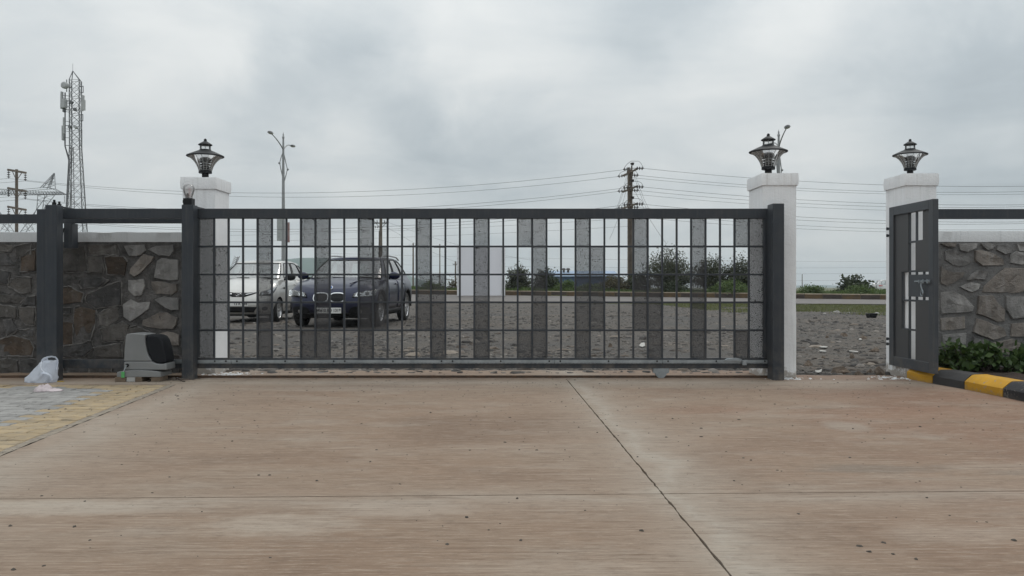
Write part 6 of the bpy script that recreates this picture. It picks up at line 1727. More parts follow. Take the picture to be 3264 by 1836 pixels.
# blue shed far behind
SD = 125.0; zs = gz(10, SD)
sh = thing('blue_shed', 'long low blue shed with a pale blue roof behind the bushes', 'shed', (PX(1850, SD), SD, zs))
sx0, sx1 = PX(1738, SD), PX(1966, SD)
mb = MB(); mb.box(sx0, sx1, SD, SD + 12, zs - .5, PZ(881, SD)); mb.build('wall', M_shed_wall, sh)
mb = MB(); z0_, z1_ = PZ(881, SD) + .005, PZ(865, SD + 3)
mb.add([(sx0 - .4, SD - .5, z0_ - .05), (sx1 + .4, SD - .5, z0_ - .05), (sx1 + .4, SD + 6, z1_), (sx0 - .4, SD + 6, z1_), (sx0 - .4, SD + 12.5, z0_ - .05), (sx1 + .4, SD + 12.5, z0_ - .05), (sx0 - .4, SD - .5, z0_ + .06), (sx1 + .4, SD - .5, z0_ + .06), (sx1 + .4, SD + 6, z1_ + .12), (sx0 - .4, SD + 6, z1_ + .12), (sx0 - .4, SD + 12.5, z0_ + .06), (sx1 + .4, SD + 12.5, z0_ + .06)],
       [(0, 1, 7, 6), (6, 7, 8, 9), (9, 8, 11, 10), (0, 6, 9, 3), (3, 9, 10, 4), (1, 2, 8, 7), (2, 5, 11, 8), (4, 10, 11, 5), (0, 3, 2, 1), (3, 4, 5, 2)])
rf = mb.build('roof', M_shed_roof, sh)
for u in (1797, 1811):
    mb = MB(); c = Vector((PX(u, SD + 4), SD + 4, PZ(866, SD + 4))); mb.cyl(c - Vector((0, 0, .3)), c + Vector((0, 0, .25)), .18, n=8); mb.cyl(c + Vector((0, 0, .25)), c + Vector((0, 0, .55)), .36, .25, n=10); mb.build('roof_vent', M_insul, rf)

# hills
def hill(name, D, prof, depth, seed):
    us = np.linspace(prof[0][0], prof[-1][0], 90); pu = [p[0] for p in prof]; pv = [p[1] for p in prof]
    rr = []
    zb = -12.2
    for j in range(25):
        t = j / 24 * 2 - 1; y = D + t * depth; e = max(0.0, 1 - t * t) ** 1.2
        row = []
        for u in us:
            zt = PZ(np.interp(u, pu, pv), D); x = PX(u, D)
            row.append((x, y, zb + (zt - zb) * e * (1 + .10 * mnoise.noise((x * .012, y * .012, seed)) * (1 if abs(t) > .05 else .3))))
        rr.append(row)
    mb = MB(); mb.grid(rr); o = mb.build(name, M_hill, smooth=80); tag(o, kind='structure'); return o
hill('hill', 1400, [(560, 912), (660, 885), (760, 858), (850, 837), (926, 828), (1003, 822.5), (1100, 824), (1180, 838), (1250, 862), (1310, 884), (1350, 899), (1400, 913)], 420, 1)
hill('hill', 2600, [(2380, 917), (2480, 914), (2560, 910), (2610, 908.5), (2660, 911), (2760, 914), (2860, 918)], 380, 2)

# ================================================================== CARS
def interp(tab, q):
    xs_ = [t[0] for t in tab]
    return [float(np.interp(q, xs_, [t[i] for t in tab])) for i in range(1, len(tab[0]))]
def text_mesh(s, size, mat, parent, M_, name='lettering', bold=.0, align='CENTER'):
    cu = bpy.data.curves.new(name, 'FONT'); cu.body = s; cu.size = size; cu.align_x = align; cu.align_y = 'CENTER'; cu.extrude = .001; cu.offset = bold
    tmp = bpy.data.objects.new('tmp_text', cu); COL.objects.link(tmp)
    dg = bpy.context.evaluated_depsgraph_get(); me = bpy.data.meshes.new_from_object(tmp.evaluated_get(dg))
    bpy.data.objects.remove(tmp); bpy.data.curves.remove(cu)
    me.transform(M_); me.materials.clear(); me.materials.append(mat)
    return link_mesh(name, me, parent)

class Car:
    """front faces local -y (y = 0 at the nose), x across, z up"""
    def __init__(s, sp, root): s.sp = sp; s.root = root; s.n = sp['n']
    def ztop(s, y): return interp(s.sp['top'], y)[0]
    def lev(s, f): return interp(s.sp['levels'], f)      # w, yf, cf, yr, cr
    def loop(s, f):
        w, yf, cf, yr, cr = s.lev(f); n = s.n; pts = []
        for k in range(13):
            a = pi / 2 * k / 12
            pts.append((w * sin(a) ** (2 / n), yf + cf * (1 - max(0, cos(a)) ** (2 / n))))
        y0, y1 = yf + cf, yr - cr
        for k in range(1, 16): pts.append((w, y0 + (y1 - y0) * k / 16))
        for k in range(13):
            a = pi / 2 * (1 - k / 12)
            pts.append((w * sin(a) ** (2 / n), yr - cr * (1 - max(0, cos(a)) ** (2 / n))))
        return pts
    def zf(s, f, y): return s.sp['zb'] + f * (s.ztop(y) - s.sp['zb'])
    def front(s, phi, z):
        """phi in degrees, signed"""
        yq = .25
        for _ in range(4):
            f = max(0, min(1, (z - s.sp['zb']) / (s.ztop(yq) - s.sp['zb'])))
            w, yf, cf, yr, cr = s.lev(f); a = radians(abs(phi))
            x = w * sin(a) ** (2 / s.n); yq = yf + cf * (1 - max(0, cos(a)) ** (2 / s.n))
        return Vector((x if phi >= 0 else -x, yq, z))
    def phi(s, x):
        w = s.lev(.6)[0]; q = min(.999, abs(x) / w)
        return math.copysign(math.degrees(math.asin(q ** (s.n / 2))), x)
    def rear(s, phi, z):
        yq = s.sp['len'] - .2
        for _ in range(3):
            f = max(0, min(1, (z - s.sp['zb']) / (s.ztop(yq) - s.sp['zb'])))
            w, yf, cf, yr, cr = s.lev(f); a = radians(abs(phi))
            x = w * sin(a) ** (2 / s.n); yq = yr - cr * (1 - max(0, cos(a)) ** (2 / s.n))
        return Vector((x if phi >= 0 else -x, yq, z))
    def side(s, y, z, sg=1):
        f = max(0, min(1, (z - s.sp['zb']) / (s.ztop(y) - s.sp['zb'])))
        return Vector((sg * s.lev(f)[0], y, z))
    def patch(s, fn, c, nu, nv, off, th=.0):
        """bilinear patch between four parameter corners, lifted off the surface"""
        def prm(i, j):
            a, b_ = i / nu, j / nv
            return tuple((1 - b_) * ((1 - a) * c[0][k] + a * c[1][k]) + b_ * ((1 - a) * c[3][k] + a * c[2][k]) for k in (0, 1))
        def pt(p):
            q = fn(*p); e = 1e-2
            du = fn(p[0] + e * 50 if abs(c[0][0]) + abs(c[1][0]) > 4 else p[0] + e, p[1]) - q; dv = fn(p[0], p[1] + e) - q
            nr = du.cross(dv)
            if nr.length < 1e-12: nr = Vector((0, -1, 0))
            nr.normalize()
            if nr.dot(q - Vector((0, s.sp['len'] / 2, .6))) < 0: nr = -nr
            return q, nr
        rr = []
        for j in range(nv + 1):
            row = []
            for i in range(nu + 1):
                q, nr = pt(prm(i, j)); row.append(tuple(q + nr * off))
            rr.append(row)
        return rr
    def add_patch(s, name, fn, c, mat, off=.006, nu=8, nv=4, parent=None, label=None):
        mb = MB(); mb.grid(s.patch(fn, c, nu, nv, off))
        o = mb.build(name, mat, parent or s.root, local=True, smooth=60, fix=False)
        m = o.modifiers.new('s', 'SOLIDIFY'); m.thickness = max(.006, off * .9); m.offset = -1 if True else 0
        return o
    def disc(s, name, fn, c0, rx, rz, mat, off, parent, p=2.0, n=28, hole=0.0, px=None):
        """superellipse patch on the front: centre (x, z)"""
        mb = MB(); rr = []
        for q in ((hole, 1.0) if hole else (0.02, .5, 1.0)):
            row = []
            for i in range(n + 1):
                a = 2 * pi * i / n
                ex = math.copysign(abs(cos(a)) ** (2 / p), cos(a)) * rx * q; ez = math.copysign(abs(sin(a)) ** (2 / p), sin(a)) * rz * q
                pnt = fn(s.phi(c0[0] + ex), c0[1] + ez)
                row.append((pnt.x, pnt.y - off, pnt.z))
            rr.append(row)
        mb.grid(rr); o = mb.build(name, mat, parent, local=True, smooth=60, fix=False)
        return o
    def body(s, paint):
        sp = s.sp; F_ = [0, .06, .15, .28, .42, .56, .68, .78, .86, .92, .96, 1.0]
        half = [s.loop(f) for f in F_]; m = len(half[0]); N2 = 2 * m - 2
        vs = []; 
        def ring(pts, f):
            full = pts + [(-x, y) for x, y in reversed(pts[1:-1])]
            return [(x, y, s.zf(f, y)) for x, y in full]
        for pts, f in zip(half, F_): vs += ring(pts, f)
        fs = [(k * N2 + i, k * N2 + (i + 1) % N2, (k + 1) * N2 + (i + 1) % N2, (k + 1) * N2 + i) for k in range(len(F_) - 1) for i in range(N2)]
        mb = MB(); mb.add(vs, fs)
        for f, pts, cr in ((0, half[0], 0), (1.0, half[-1], sp['crown'])):
            rr = []
            for (x, y) in pts:
                row = []
                for k in range(11):
                    t = k / 10 * 2 - 1
                    fade = min(1, max(0, (y - pts[0][1]) / .35))
                    row.append((x * t, y, s.zf(f, y) + cr * (1 - t * t) * fade))
                rr.append(row)
            mb.grid(rr)
        me = mb.mesh('body', paint, fix=False)
        bm = bmesh.new(); bm.from_mesh(me); bmesh.ops.remove_doubles(bm, verts=bm.verts, dist=1e-4)
        bmesh.ops.dissolve_degenerate(bm, edges=bm.edges, dist=1e-5); bmesh.ops.recalc_face_normals(bm, faces=bm.faces); bm.to_mesh(me); bm.free()
        me.materials.append(M_black)
        o = link_mesh('body', me, s.root)
        cm = MB()
        for y in (sp['axf'], sp['axf'] + sp['wb']):
            for sg in (-1, 1):
                w = sp['levels'][2][1]; cm.cyl((sg * (w - .30), y, sp['r'] * 1.02), (sg * (w + .2), y, sp['r'] * 1.02), sp['r'] * 1.16, n=36)
        cme = cm.mesh('well', [M_black]); cme.materials.clear(); cme.materials.append(paint); cme.materials.append(M_black)
        for p in cme.polygons: p.material_index = 1
        co = link_mesh('well', cme)
        co.parent = s.root
        md = o.modifiers.new('b', 'BOOLEAN'); md.operation = 'DIFFERENCE'; md.object = co; md.solver = 'EXACT'
        dg = bpy.context.evaluated_depsgraph_get()
        nm = bpy.data.meshes.new_from_object(o.evaluated_get(dg))
        o.modifiers.clear(); o.data = nm; nm.name = 'body'
        bpy.data.objects.remove(co)
        nm.shade_smooth(); nm.set_sharp_from_angle(angle=radians(40))
        s.bodyo = o
        return o
    # ---- greenhouse
    def gpt(s, q, v):
        """q in [-1,1]: 0 windscreen centre, +-0.3..0.7 sides, +-1 rear centre; v 0 belt .. 1 roof"""
        b_, t_ = s.sp['gbase'], s.sp['gtop']
        w, yf, cf, yr, cr = [lerp(a, c, v) for a, c in zip(b_, t_)]
        n = s.sp['gn']; a = abs(q)
        if a <= .3:
            t = a / .3; ang = pi / 2 * (t ** 1.5)
            x, y = w * sin(ang) ** (2 / n), yf + cf * (1 - max(0, cos(ang)) ** (2 / n))
        elif a <= .7:
            x, y = w, lerp(yf + cf, yr - cr, (a - .3) / .4)
        else:
            t = (1 - a) / .3; ang = pi / 2 * (t ** 1.5)
            x, y = w * sin(ang) ** (2 / n), yr - cr * (1 - max(0, cos(ang)) ** (2 / n))
        x *= 1 + .025 * sin(pi * v)
        yb = y
        zb = s.ztop(y) - .015; zr = interp(s.sp['roof'], y)[0]
        z = lerp(zb, zr, v) + .01 * sin(pi * v)
        return Vector((math.copysign(x, q) if q else 0.0, y, z))
    def greenhouse(s, paint):
        wins = s.sp['windows']
        qs = sorted(set([round(x, 4) for x in np.linspace(-1, 1, 81)] + [w[0] for w in wins] + [w[1] for w in wins] + [-w[0] for w in wins] + [-w[1] for w in wins]))
        vsn = sorted(set([0, .03, 1.0, .97, .5, .25, .75] + [w[2] for w in wins] + [w[3] for w in wins]))
        def inw(q, v):
            for (a, b_, c, d, nm) in wins:
                if c < v < d and (a < q < b_ or -b_ < q < -a): return True
            return False
        mb = MB(); P2 = [[tuple(s.gpt(q, v)) for q in qs] for v in vsn]
        r, c = len(vsn), len(qs); vs = [p for row in P2 for p in row]; fs = []
        for i in range(r - 1):
            for j in range(c - 1):
                if not inw((qs[j] + qs[j + 1]) / 2, (vsn[i] + vsn[i + 1]) / 2): fs.append((i * c + j, i * c + j + 1, (i + 1) * c + j + 1, (i + 1) * c + j))
        mb.add(vs, fs)
        rr = []
        for q in [x for x in qs if x >= 0]:
            p = s.gpt(q, 1.0); row = []
            for k in range(11):
                t = k / 10 * 2 - 1; row.append((p.x * t, p.y, p.z + s.sp['rcrown'] * (1 - t * t) * min(1, q / .2, (1 - q) / .2 if q < 1 else 0)))
            rr.append(row)
        mb.grid(rr)
        o = mb.build('cabin', paint, s.root, local=True, smooth=45)
        sm = o.modifiers.new('s', 'SOLIDIFY'); sm.thickness = .03; sm.offset = -1
        for (a, b_, c_, d_, nm) in wins:
            sides = (1,) if a < 0 or (b_ > 1 - 1e-6) else (1, -1)
            for sg in sides:
                qq = [lerp(a, b_, k / 16) * sg for k in range(17)]
                g_ = [[tuple(s.gpt(q, lerp(c_, d_, j / 6))) for q in qq] for j in range(7)]
                m2 = MB(); m2.grid(g_); g2 = m2.build(nm, M_carglass, s.root, local=True, smooth=80, fix=False)
                # black seal round the pane
                rim = [g_[0][k] for k in range(17)] + [g_[j][16] for j in range(1, 7)] + [g_[6][k] for k in range(15, -1, -1)] + [g_[j][0] for j in range(5, 0, -1)]
                m3 = MB(); m3.tube([Vector(p) for p in rim], .014, 5, closed=True); m3.build('seal', M_blacktrim, g2, local=True, smooth=60)
    def wheels(s, spokes, mat_rim, hubcap=False):
        sp = s.sp; r = sp['r']; w = sp['levels'][2][1]
        for y in (sp['axf'], sp['axf'] + sp['wb']):
            for sg in (-1, 1):
                xc = sg * (w - .105)
                mb = MB(); mb.cyl((xc - sg * .08, y, r), (xc + sg * .05, y, r), r * .2, n=12); wh = mb.build('wheel', M_black, s.root, local=True)
                prof = [(r * .66, -.09), (r * .86, -.105), (r * .97, -.085), (r, -.05), (r, .05), (r * .97, .085), (r * .86, .105), (r * .66, .09)]
                mb = MB(); mb.lathe([(a, b_ ) for a, b_ in prof], 36, (xc, y, r), ax='x'); mb.build('tyre', M_rubber, wh, local=True, smooth=50)
                mb = MB(); mb.lathe([(r * .69, .085 * sg), (r * .66, .092 * sg), (r * .62, .075 * sg), (r * .60, -.06 * sg)], 36, (xc, y, r), ax='x')
                for k in range(spokes):
                    a = 2 * pi * k / spokes + .2; u_ = Vector((0, cos(a), sin(a))); t_ = Vector((0, -sin(a), cos(a)))
                    c = Vector((xc + sg * .06, y, r))
                    w0, w1 = r * .075, r * (.12 if spokes < 8 else .07)
                    q = [c + u_ * r * .1 + t_ * w0, c + u_ * r * .1 - t_ * w0, c + u_ * r * .64 - t_ * w1 + Vector((sg * .02, 0, 0)), c + u_ * r * .64 + t_ * w1 + Vector((sg * .02, 0, 0))]
                    q2 = [p - Vector((sg * .035, 0, 0)) for p in q]
                    mb.add(q + q2, [(0, 1, 2, 3), (7, 6, 5, 4), (0, 4, 5, 1), (1, 5, 6, 2), (2, 6, 7, 3), (3, 7, 4, 0)])
                mb.cyl((xc + sg * .03, y, r), (xc + sg * .08, y, r), r * .15, r * .12, n=14)
                mb.build('rim', mat_rim, wh, local=True, smooth=35)
                mb = MB(); mb.cyl((xc - sg * .05, y, r), (xc - sg * .03, y, r), r * .58, n=24); mb.build('brake_disc', M_insul, wh, local=True)
    def mirror(s, x, y, z, paint, stalk):
        for sg in (-1, 1):
            mb = MB(); mb.ball((sg * (x + .10), y, z), 1, 14, (.125, .075, .085)); o = mb.build('mirror', paint, s.root, local=True, smooth=60)
            mb = MB(); mb.cyl((sg * (x - .06), y + .02, z - .06), (sg * (x + .05), y, z - .03), .03, n=8); mb.build('stalk', stalk, o, local=True)
            mb = MB(); mb.add([(sg * (x + .02), y + .072, z - .055), (sg * (x + .19), y + .06, z - .05), (sg * (x + .19), y + .06, z + .05), (sg * (x + .02), y + .072, z + .055)], [(0, 1, 2, 3)]); mb.build('mirror_glass', M_chrome, o, local=True)
    def seats(s, y, z0, mat):
        for sg in (-1, 1):
            mb = MB(); mb.box(sg * .36 - .22, sg * .36 + .22, y, y + .14, .75, z0); o = mb.build('seat_back', mat, s.root, local=True, bevel=.05, seg=3)
            mb = MB(); mb.box(sg * .36 - .12, sg * .36 + .12, y + .02, y + .11, z0 + .03, z0 + .2); mb.build('head_rest', mat, o, local=True, bevel=.035, seg=3)
        mb = MB(); mb.tube([Vector((.36 + .17 * cos(t), y - .42 + .05 * sin(t), z0 - .06 + .15 * sin(t))) for t in [2 * pi * i / 20 for i in range(20)]], .014, 6, closed=True); mb.build('steering_wheel', M_black, s.root, local=True, smooth=60)
        mb = MB(); mb.box(-s.sp['gbase'][0] * .9, s.sp['gbase'][0] * .9, s.sp['gbase'][1] + .12, y - .45, s.ztop(1.2) - .05, s.ztop(1.2) + .03); mb.build('dashboard', M_black, s.root, local=True, bevel=.03)
    def doors(s, spans, z0, z1, paint, hz, handle_mat):
        for (ya, yb) in spans:
            for sg in (-1, 1):
                fn = (lambda y, z, sg=sg: s.side(y, z, sg))
                d = s.add_patch('door', fn, [(ya, z0), (yb, z0), (yb, z1), (ya, z1)], paint, .005, 6, 8)
                loop_ = [s.side(lerp(ya, yb, k / 8), z0, sg) for k in range(9)] + [s.side(yb, lerp(z0, z1, k / 6), sg) for k in range(1, 7)] + [s.side(lerp(yb, ya, k / 8), z1, sg) for k in range(1, 9)] + [s.side(ya, lerp(z1, z0, k / 6), sg) for k in range(1, 6)]
                mb = MB(); mb.tube([p + Vector((sg * .001, 0, 0)) for p in loop_], .006, 4, closed=True); mb.build('seam', M_blacktrim, d, local=True)
                p = s.side(yb - .18, hz, sg); mb = MB(); mb.cbox((p.x + sg * .02, p.y, p.z), (.025, .20, .03)); mb.build('handle', handle_mat, d, local=True, bevel=.008)

# ---- navy SUV
yaw = math.atan2(-.179, 2.68)      # turned a little so that its left flank shows
root = thing('suv_car', 'navy blue SUV with twin chrome-ringed grille parked behind the gate beside the silver hatchback', 'car', (-3.70, 16.45, 0.0), yaw)
root.location.z = -.005
spX = dict(len=4.45, zb=.22, n=2.9, crown=.045, r=.345, axf=.80, wb=2.76,
    levels=[(0, .78, .16, .40, 4.25, .35), (.15, .87, .05, .46, 4.40, .38), (.42, .905, 0, .50, 4.45, .40), (.7, .905, .02, .52, 4.43, .40), (.88, .89, .07, .54, 4.38, .42), (1.0, .83, .17, .54, 4.30, .42)],
    top=[(0, .76), (.17, .80), (.35, .87), (.7, .935), (1.3, 1.0), (2.2, 1.02), (3.6, 1.07), (4.45, 1.06)],
    gn=4.2, gbase=(.80, 1.16, .22, 4.36, .30), gtop=(.60, 1.98, .12, 3.98, .30), roof=[(1.9, 1.455), (2.5, 1.50), (3.2, 1.505), (4.0, 1.46)], rcrown=.03,
    windows=[(-.262, .262, .08, .93, 'windscreen'), (.335, .455, .12, .90, 'side_window'), (.475, .595, .12, .90, 'side_window'), (.612, .70, .16, .86, 'side_window'), (.80, 1.0, .2, .9, 'rear_window')])
c = Car(spX, root); c.body(M_navy); 
spX['windows'][4] = (.80, .9999, .2, .9, 'rear_window')
c.greenhouse(M_navy); c.wheels(10, M_alloy); c.mirror(.92, 1.52, 1.075, M_navy, M_blacktrim); c.seats(2.25, 1.16, M_seat)
c.doors([(1.42, 2.42), (2.46, 3.30)], .36, 1.0, M_navy, .90, M_navy)
for sg in (-1, 1):
    fn = c.front
    hl = c.add_patch('headlight', fn, [(sg * 22, .615), (sg * 70, .64), (sg * 80, .79), (sg * 25, .705)], M_black, .004, 14, 5)
    c.add_patch('reflector', fn, [(sg * 26, .63), (sg * 68, .652), (sg * 76, .77), (sg * 28, .692)], M_reflect, .007, 12, 5, hl)
    for (x, z, r_) in ((.60, .68, .052), (.755, .70, .06)):
        c.disc('lamp_ring', fn, (sg * x, z), r_, r_, M_chrome, .022, hl, 2, 24, .7); c.disc('lamp_bulb', fn, (sg * x, z), r_ * .66, r_ * .66, M_dark_pl, .020, hl)
    c.add_patch('lens', fn, [(sg * 23, .62), (sg * 70, .645), (sg * 79, .785), (sg * 26, .70)], M_headglass, .030, 14, 5, hl)
    gr = c.disc('grille', fn, (sg * .172, .625), .158, .098, M_chrome, .012, root, 3.2, 32)
    c.disc('grille_mesh', fn, (sg * .172, .625), .140, .082, M_black, .018, gr, 3.2, 32)
    for k in range(7):
        xx_ = sg * (.172 + (k - 3) * .036); mb = MB(); p0, p1 = c.front(c.phi(xx_), .56), c.front(c.phi(xx_), .69); mb.cyl((p0.x, p0.y - .02, p0.z), (p1.x, p1.y - .02, p1.z), .005, n=5); mb.build('slat', M_blacktrim, gr, local=True)
    c.disc('fog_surround', fn, (sg * .62, .335), .20, .105, M_blacktrim, .012, root, 2.6, 28)
    c.disc('fog_lamp', fn, (sg * .64, .33), .045, .045, M_reflect, .02, root, 2, 18)
    c.add_patch('indicator', fn, [(sg * 62, .48), (sg * 74, .48), (sg * 74, .505), (sg * 62, .505)], M_blacktrim, .006, 5, 2)
c.add_patch('lower_bumper', c.front, [(-82, .20), (82, .20), (82, .30), (-82, .30)], M_blacktrim, .010, 40, 3)
c.add_patch('air_intake', c.front, [(c.phi(-.42), .225), (c.phi(.42), .225), (c.phi(.46), .305), (c.phi(-.46), .305)], M_black, .016, 20, 2)
for sg in (-1, 1):
    fn = (lambda y, z, sg=sg: c.side(y, z, sg))
    c.add_patch('sill_trim', fn, [(1.15, .22), (3.2, .22), (3.2, .33), (1.15, .33)], M_blacktrim, .012, 12, 2)
    for ya in (spX['axf'], spX['axf'] + spX['wb']):
        mb = MB(); mb.tube([Vector((sg * .905, ya + spX['r'] * 1.2 * cos(t), spX['r'] * 1.02 + spX['r'] * 1.2 * sin(t))) for t in [pi * k / 20 for k in range(21)]], .028, 6, flat=.6); mb.build('arch_trim', M_blacktrim, root, local=True, smooth=60)
    mb = MB(); mb.tube([Vector((sg * .60, 2.05, 1.475)), Vector((sg * .615, 2.25, 1.535)), Vector((sg * .62, 2.8, 1.555)), Vector((sg * .615, 3.6, 1.545)), Vector((sg * .60, 3.95, 1.485))], .02, 7); mb.build('roof_rail', M_alloy, root, local=True, smooth=60)
pb = c.front(0, .36)
mb = MB(); mb.box(-.255, .255, pb.y - .028, pb.y - .012, .30, .415); pt_ = mb.build('number_plate', M_plate, root, local=True, bevel=.003)
Mx = Matrix.Translation((0, pb.y - .030, .358)) @ Matrix.Rotation(radians(90), 4, 'X')
text_mesh('MH12 BD 1318', .078, M_ink, pt_, Mx, bold=.0022)
p = c.front(0, .80); mb = MB(); Mr = Matrix.Translation((0, p.y + .02, .815)) @ Matrix.Rotation(radians(-35), 4, 'X')
mb.cyl((0, p.y + .012, .812), (0, p.y - .006, .824), .042, n=24); bdg = mb.build('badge', M_chrome, root, local=True, smooth=40)
mb = MB(); mb.cyl((0, p.y - .004, .823), (0, p.y - .009, .826), .033, n=24); mb.build('roundel', simple('blue roundel', (.05, .12, .35), .4), bdg, local=True)
for (xa, ya, xb) in ((-.62, 1.26, -.02), (.05, 1.24, .62)):
    mb = MB(); q0, q1 = Vector((xa, 1.30, 1.03)), Vector((xb, 1.245, 1.035)); mb.tube([q0, q0.lerp(q1, .5) + Vector((0, 0, .012)), q1], .012, 5); mb.build('wiper', M_black, root, local=True)
for sg in (-1, 1):
    mb = MB(); mb.tube([Vector((sg * lerp(.36, .62, q), lerp(.30, 1.18, q), c.ztop(lerp(.30, 1.18, q)) + .033 * (1 - q) + .012)) for q in [k / 8 for k in range(9)]], .014, 6, flat=.5); mb.build('bonnet_crease', M_navy, root, local=True, smooth=60)

# ---- silver hatchback
root = thing('hatchback_car', 'silver hatchback parked behind the gate left of the navy SUV', 'car', (-6.30, 18.72, 0.0), radians(-1.0))
root.location.z = -.01
spE = dict(len=3.5, zb=.17, n=2.5, crown=.05, r=.275, axf=.64, wb=2.38,
    levels=[(0, .68, .12, .42, 3.35, .3), (.15, .75, .03, .48, 3.46, .34), (.42, .785, 0, .52, 3.5, .36), (.7, .785, .03, .54, 3.48, .36), (.88, .77, .10, .54, 3.44, .36), (1.0, .715, .20, .52, 3.38, .36)],
    top=[(0, .70), (.2, .765), (.4, .86), (.7, .955), (.95, 1.01), (1.6, 1.03), (2.6, 1.08), (3.5, 1.10)],
    gn=3.6, gbase=(.70, .78, .26, 3.40, .28), gtop=(.545, 1.45, .14, 3.12, .28), roof=[(1.4, 1.425), (1.9, 1.475), (2.4, 1.475), (3.2, 1.41)], rcrown=.028,
    windows=[(-.264, .264, .08, .93, 'windscreen'), (.33, .475, .12, .89, 'side_window'), (.497, .63, .13, .88, 'side_window'), (.645, .70, .3, .8, 'side_window'), (.80, .9999, .2, .9, 'rear_window')])
c = Car(spE, root); c.body(M_silver); c.greenhouse(M_silver); c.wheels(6, M_alloy); c.mirror(.80, 1.12, 1.065, M_blacktrim, M_blacktrim); c.seats(1.55, 1.16, M_seat_lt)
c.doors([(1.16, 2.08), (2.11, 2.78)], .32, 1.0, M_silver, .88, M_silver)
for sg in (-1, 1):
    fn = c.front
    hl = c.add_patch('headlight', fn, [(sg * 30, .63), (sg * 60, .625), (sg * 84, .885), (sg * 34, .70)], M_black, .004, 12, 6)
    c.add_patch('reflector', fn, [(sg * 33, .645), (sg * 59, .645), (sg * 80, .86), (sg * 37, .69)], M_reflect, .008, 10, 5, hl)
    c.disc('lamp_bulb', fn, (sg * .60, .69), .055, .05, M_dark_pl, .018, hl)
    c.add_patch('lens', fn, [(sg * 31, .635), (sg * 60, .63), (sg * 83, .878), (sg * 35, .696)], M_headglass, .026, 12, 6, hl)
    c.add_patch('grille_wing', fn, [(sg * c.phi(.15), .605), (sg * c.phi(.40), .690), (sg * c.phi(.42), .705), (sg * c.phi(.15), .690)], M_black, .010, 8, 3)
    c.add_patch('grille_chrome', fn, [(sg * c.phi(.16), .638), (sg * c.phi(.38), .692), (sg * c.phi(.40), .699), (sg * c.phi(.16), .655)], M_chrome, .018, 8, 2)
    c.disc('fog_lamp', fn, (sg * .60, .33), .06, .045, M_blacktrim, .01, root, 2, 18)
    fs_ = (lambda y, z, sg=sg: c.side(y, z, sg))
    mb = MB(); mb.tube([c.side(lerp(.75, 3.1, q), lerp(.80, .97, q), sg) + Vector((sg * .004, 0, 0)) for q in [k / 10 for k in range(11)]], .008, 4); mb.build('waist_crease', M_silver, root, local=True, smooth=60)
    c.add_patch('sill_trim', fs_, [(.98, .17), (2.7, .17), (2.7, .25), (.98, .25)], M_blacktrim, .010, 10, 2)
c.add_patch('grille', c.front, [(c.phi(-.16), .60), (c.phi(.16), .60), (c.phi(.16), .692), (c.phi(-.16), .692)], M_black, .010, 12, 3)
lg = c.add_patch('lower_grille', c.front, [(c.phi(-.37), .25), (c.phi(.37), .25), (c.phi(.44), .375), (c.phi(-.44), .375)], M_black, .012, 20, 4)
for z in (.285, .32, .35):
    mb = MB(); mb.tube([c.front(c.phi(x), z) + Vector((0, -.018, 0)) for x in np.linspace(-.38, .38, 11)], .007, 5); mb.build('slat', M_blacktrim, lg, local=True)
c.add_patch('lower_lip', c.front, [(-70, .165), (70, .165), (70, .20), (-70, .20)], M_blacktrim, .008, 30, 2)
p = c.front(0, .645); mb = MB()
mb.tube([Vector((.068 * cos(t), p.y - .026, .648 + .038 * sin(t))) for t in [2 * pi * i / 24 for i in range(24)]], .007, 6, closed=True)
mb.tube([Vector((-.030, p.y - .026, .618)), Vector((-.018, p.y - .026, .678))], .007, 5); mb.tube([Vector((.018, p.y - .026, .618)), Vector((.030, p.y - .026, .678))], .007, 5); mb.tube([Vector((-.024, p.y - .026, .644)), Vector((.024, p.y - .026, .652))], .006, 5)
mb.build('badge', M_chrome, root, local=True, smooth=60)
pb = c.front(0, .44); mb = MB(); mb.box(-.25, .25, pb.y - .034, pb.y - .018, .39, .495); pt_ = mb.build('number_plate', M_plate, root, local=True, bevel=.003)
text_mesh('12 K 098', .085, M_ink, pt_, Matrix.Translation((.235, pb.y - .036, .443)) @ Matrix.Rotation(radians(90), 4, 'X'), bold=.002, align='RIGHT')
for (xa, xb) in ((-.58, -.02), (.03, .56)):
    mb = MB(); q0, q1 = Vector((xa, .93, 1.035)), Vector((xb, .86, 1.045)); mb.tube([q0, q0.lerp(q1, .5) + Vector((0, 0, .012)), q1], .012, 5); mb.build('wiper', M_black, root, local=True)
mb = MB(); mb.tube([Vector((-.3, 1.45, 1.2)), Vector((-.3, 1.42, 1.3)), Vector((-.3, 1.43, 1.42))], .03, 6)
# small round side repeater
for sg in (-1, 1):
    pz_ = c.side(.98, .80, sg); mb = MB(); mb.ball((pz_.x, pz_.y, pz_.z), .028, 8); mb.build('side_lamp', M_insul, root, local=True, smooth=60)

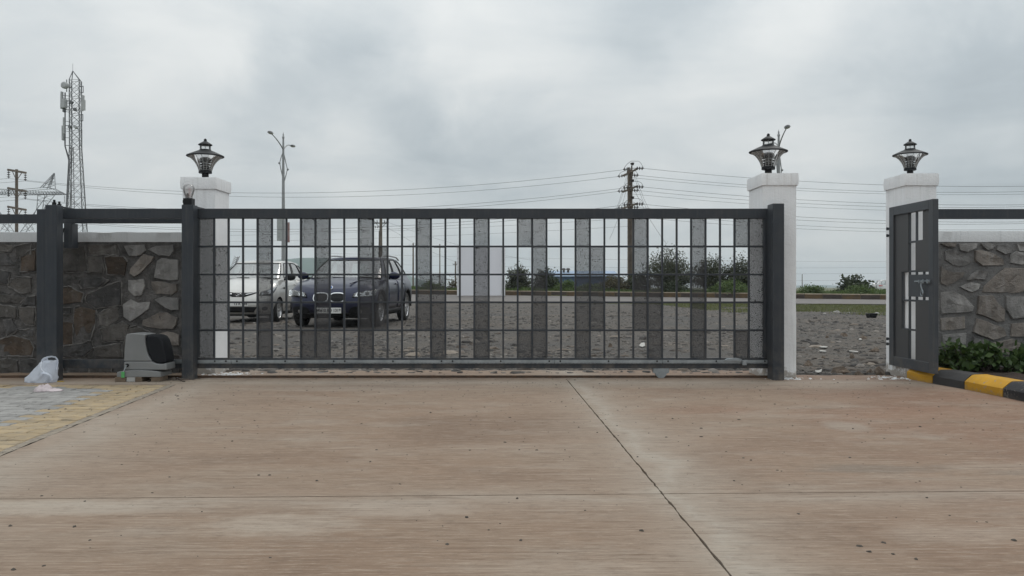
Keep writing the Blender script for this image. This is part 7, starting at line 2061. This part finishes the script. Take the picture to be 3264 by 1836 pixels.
# ---- white SUV far right, driving away along the other carriageway
spW = dict(len=4.0, zb=.30, n=3.0, crown=.04, r=.33, axf=.8, wb=2.52,
    levels=[(0, .80, .16, .40, 3.85, .2), (.2, .86, .05, .46, 3.95, .2), (.5, .88, 0, .50, 4.0, .2), (.85, .87, .05, .52, 3.98, .2), (1.0, .83, .17, .52, 3.92, .2)],
    top=[(0, .80), (.2, .86), (.6, .97), (1.1, 1.04), (2.2, 1.06), (4.0, 1.10)],
    gn=4.2, gbase=(.80, 1.05, .22, 3.96, .16), gtop=(.62, 1.75, .12, 3.70, .16), roof=[(1.7, 1.58), (2.3, 1.64), (3.2, 1.63), (3.8, 1.58)], rcrown=.03,
    windows=[(-.262, .262, .08, .93, 'windscreen'), (.335, .47, .12, .90, 'side_window'), (.49, .605, .12, .90, 'side_window'), (.62, .69, .16, .86, 'side_window'), (.78, .9999, .2, .9, 'rear_window')])
WD = 85.0
root = thing('white_suv', 'white SUV with a spare wheel on its tail, partly hidden by the right pillar', 'car', (PX(2797, WD) + 4.0, WD, gz(15, WD) + .12), radians(90) + radians(-8))
c = Car(spW, root); c.body(M_whitecar); c.greenhouse(M_whitecar); c.wheels(5, M_alloy); c.mirror(.88, 1.4, 1.12, M_whitecar, M_blacktrim)
for sg in (-1, 1):
    c.add_patch('tail_lamp', c.rear, [(sg * 62, .98), (sg * 82, .98), (sg * 82, 1.10), (sg * 62, 1.08)], M_taillight, .02, 6, 3)
    fs_ = (lambda y, z, sg=sg: c.side(y, z, sg)); c.add_patch('side_trim', fs_, [(.6, .30), (3.75, .30), (3.75, .42), (.6, .42)], M_blacktrim, .015, 12, 2)
    c.add_patch('tail_lamp', fs_, [(3.55, .99), (3.86, .99), (3.86, 1.08), (3.55, 1.06)], M_taillight, .02, 6, 3)
mb = MB(); mb.lathe([(0, .30), (.28, .30), (.36, .26), (.38, .18), (.36, .06), (.25, .0)], 28, (0, 4.0, .95), ax='x')
mb.v = [(v[1] - 4.0, 4.0 + v[0], v[2]) for v in mb.v]; mb.build('spare_wheel', M_whitecar, root, local=True, smooth=45)
c.add_patch('rear_bumper', c.rear, [(-80, .32), (80, .32), (80, .55), (-80, .55)], M_blacktrim, .02, 24, 3)

# ================================================================== HAZE
HAZE = 0.00038
if HAZE:
    mb = MB(); mb.box(-6300, 6300, -60, 3060, -13.6, 60)
    hm = bpy.data.materials.new('haze'); hm.use_nodes = True; hn = hm.node_tree; hn.nodes.clear()
    vo = hn.nodes.new('ShaderNodeVolumePrincipled'); vo.inputs['Color'].default_value = (0.86, 0.95, 1.0, 1); vo.inputs['Density'].default_value = HAZE; vo.inputs['Anisotropy'].default_value = 0.0
    ho = hn.nodes.new('ShaderNodeOutputMaterial'); hn.links.new(vo.outputs[0], ho.inputs['Volume'])
    o = mb.build('haze', hm); tag(o, kind='stuff')
print('objects', len(bpy.data.objects), 'tris', sum(len(m.loop_triangles) if m.loop_triangles else sum(p.loop_total - 2 for p in m.polygons) for m in bpy.data.meshes))
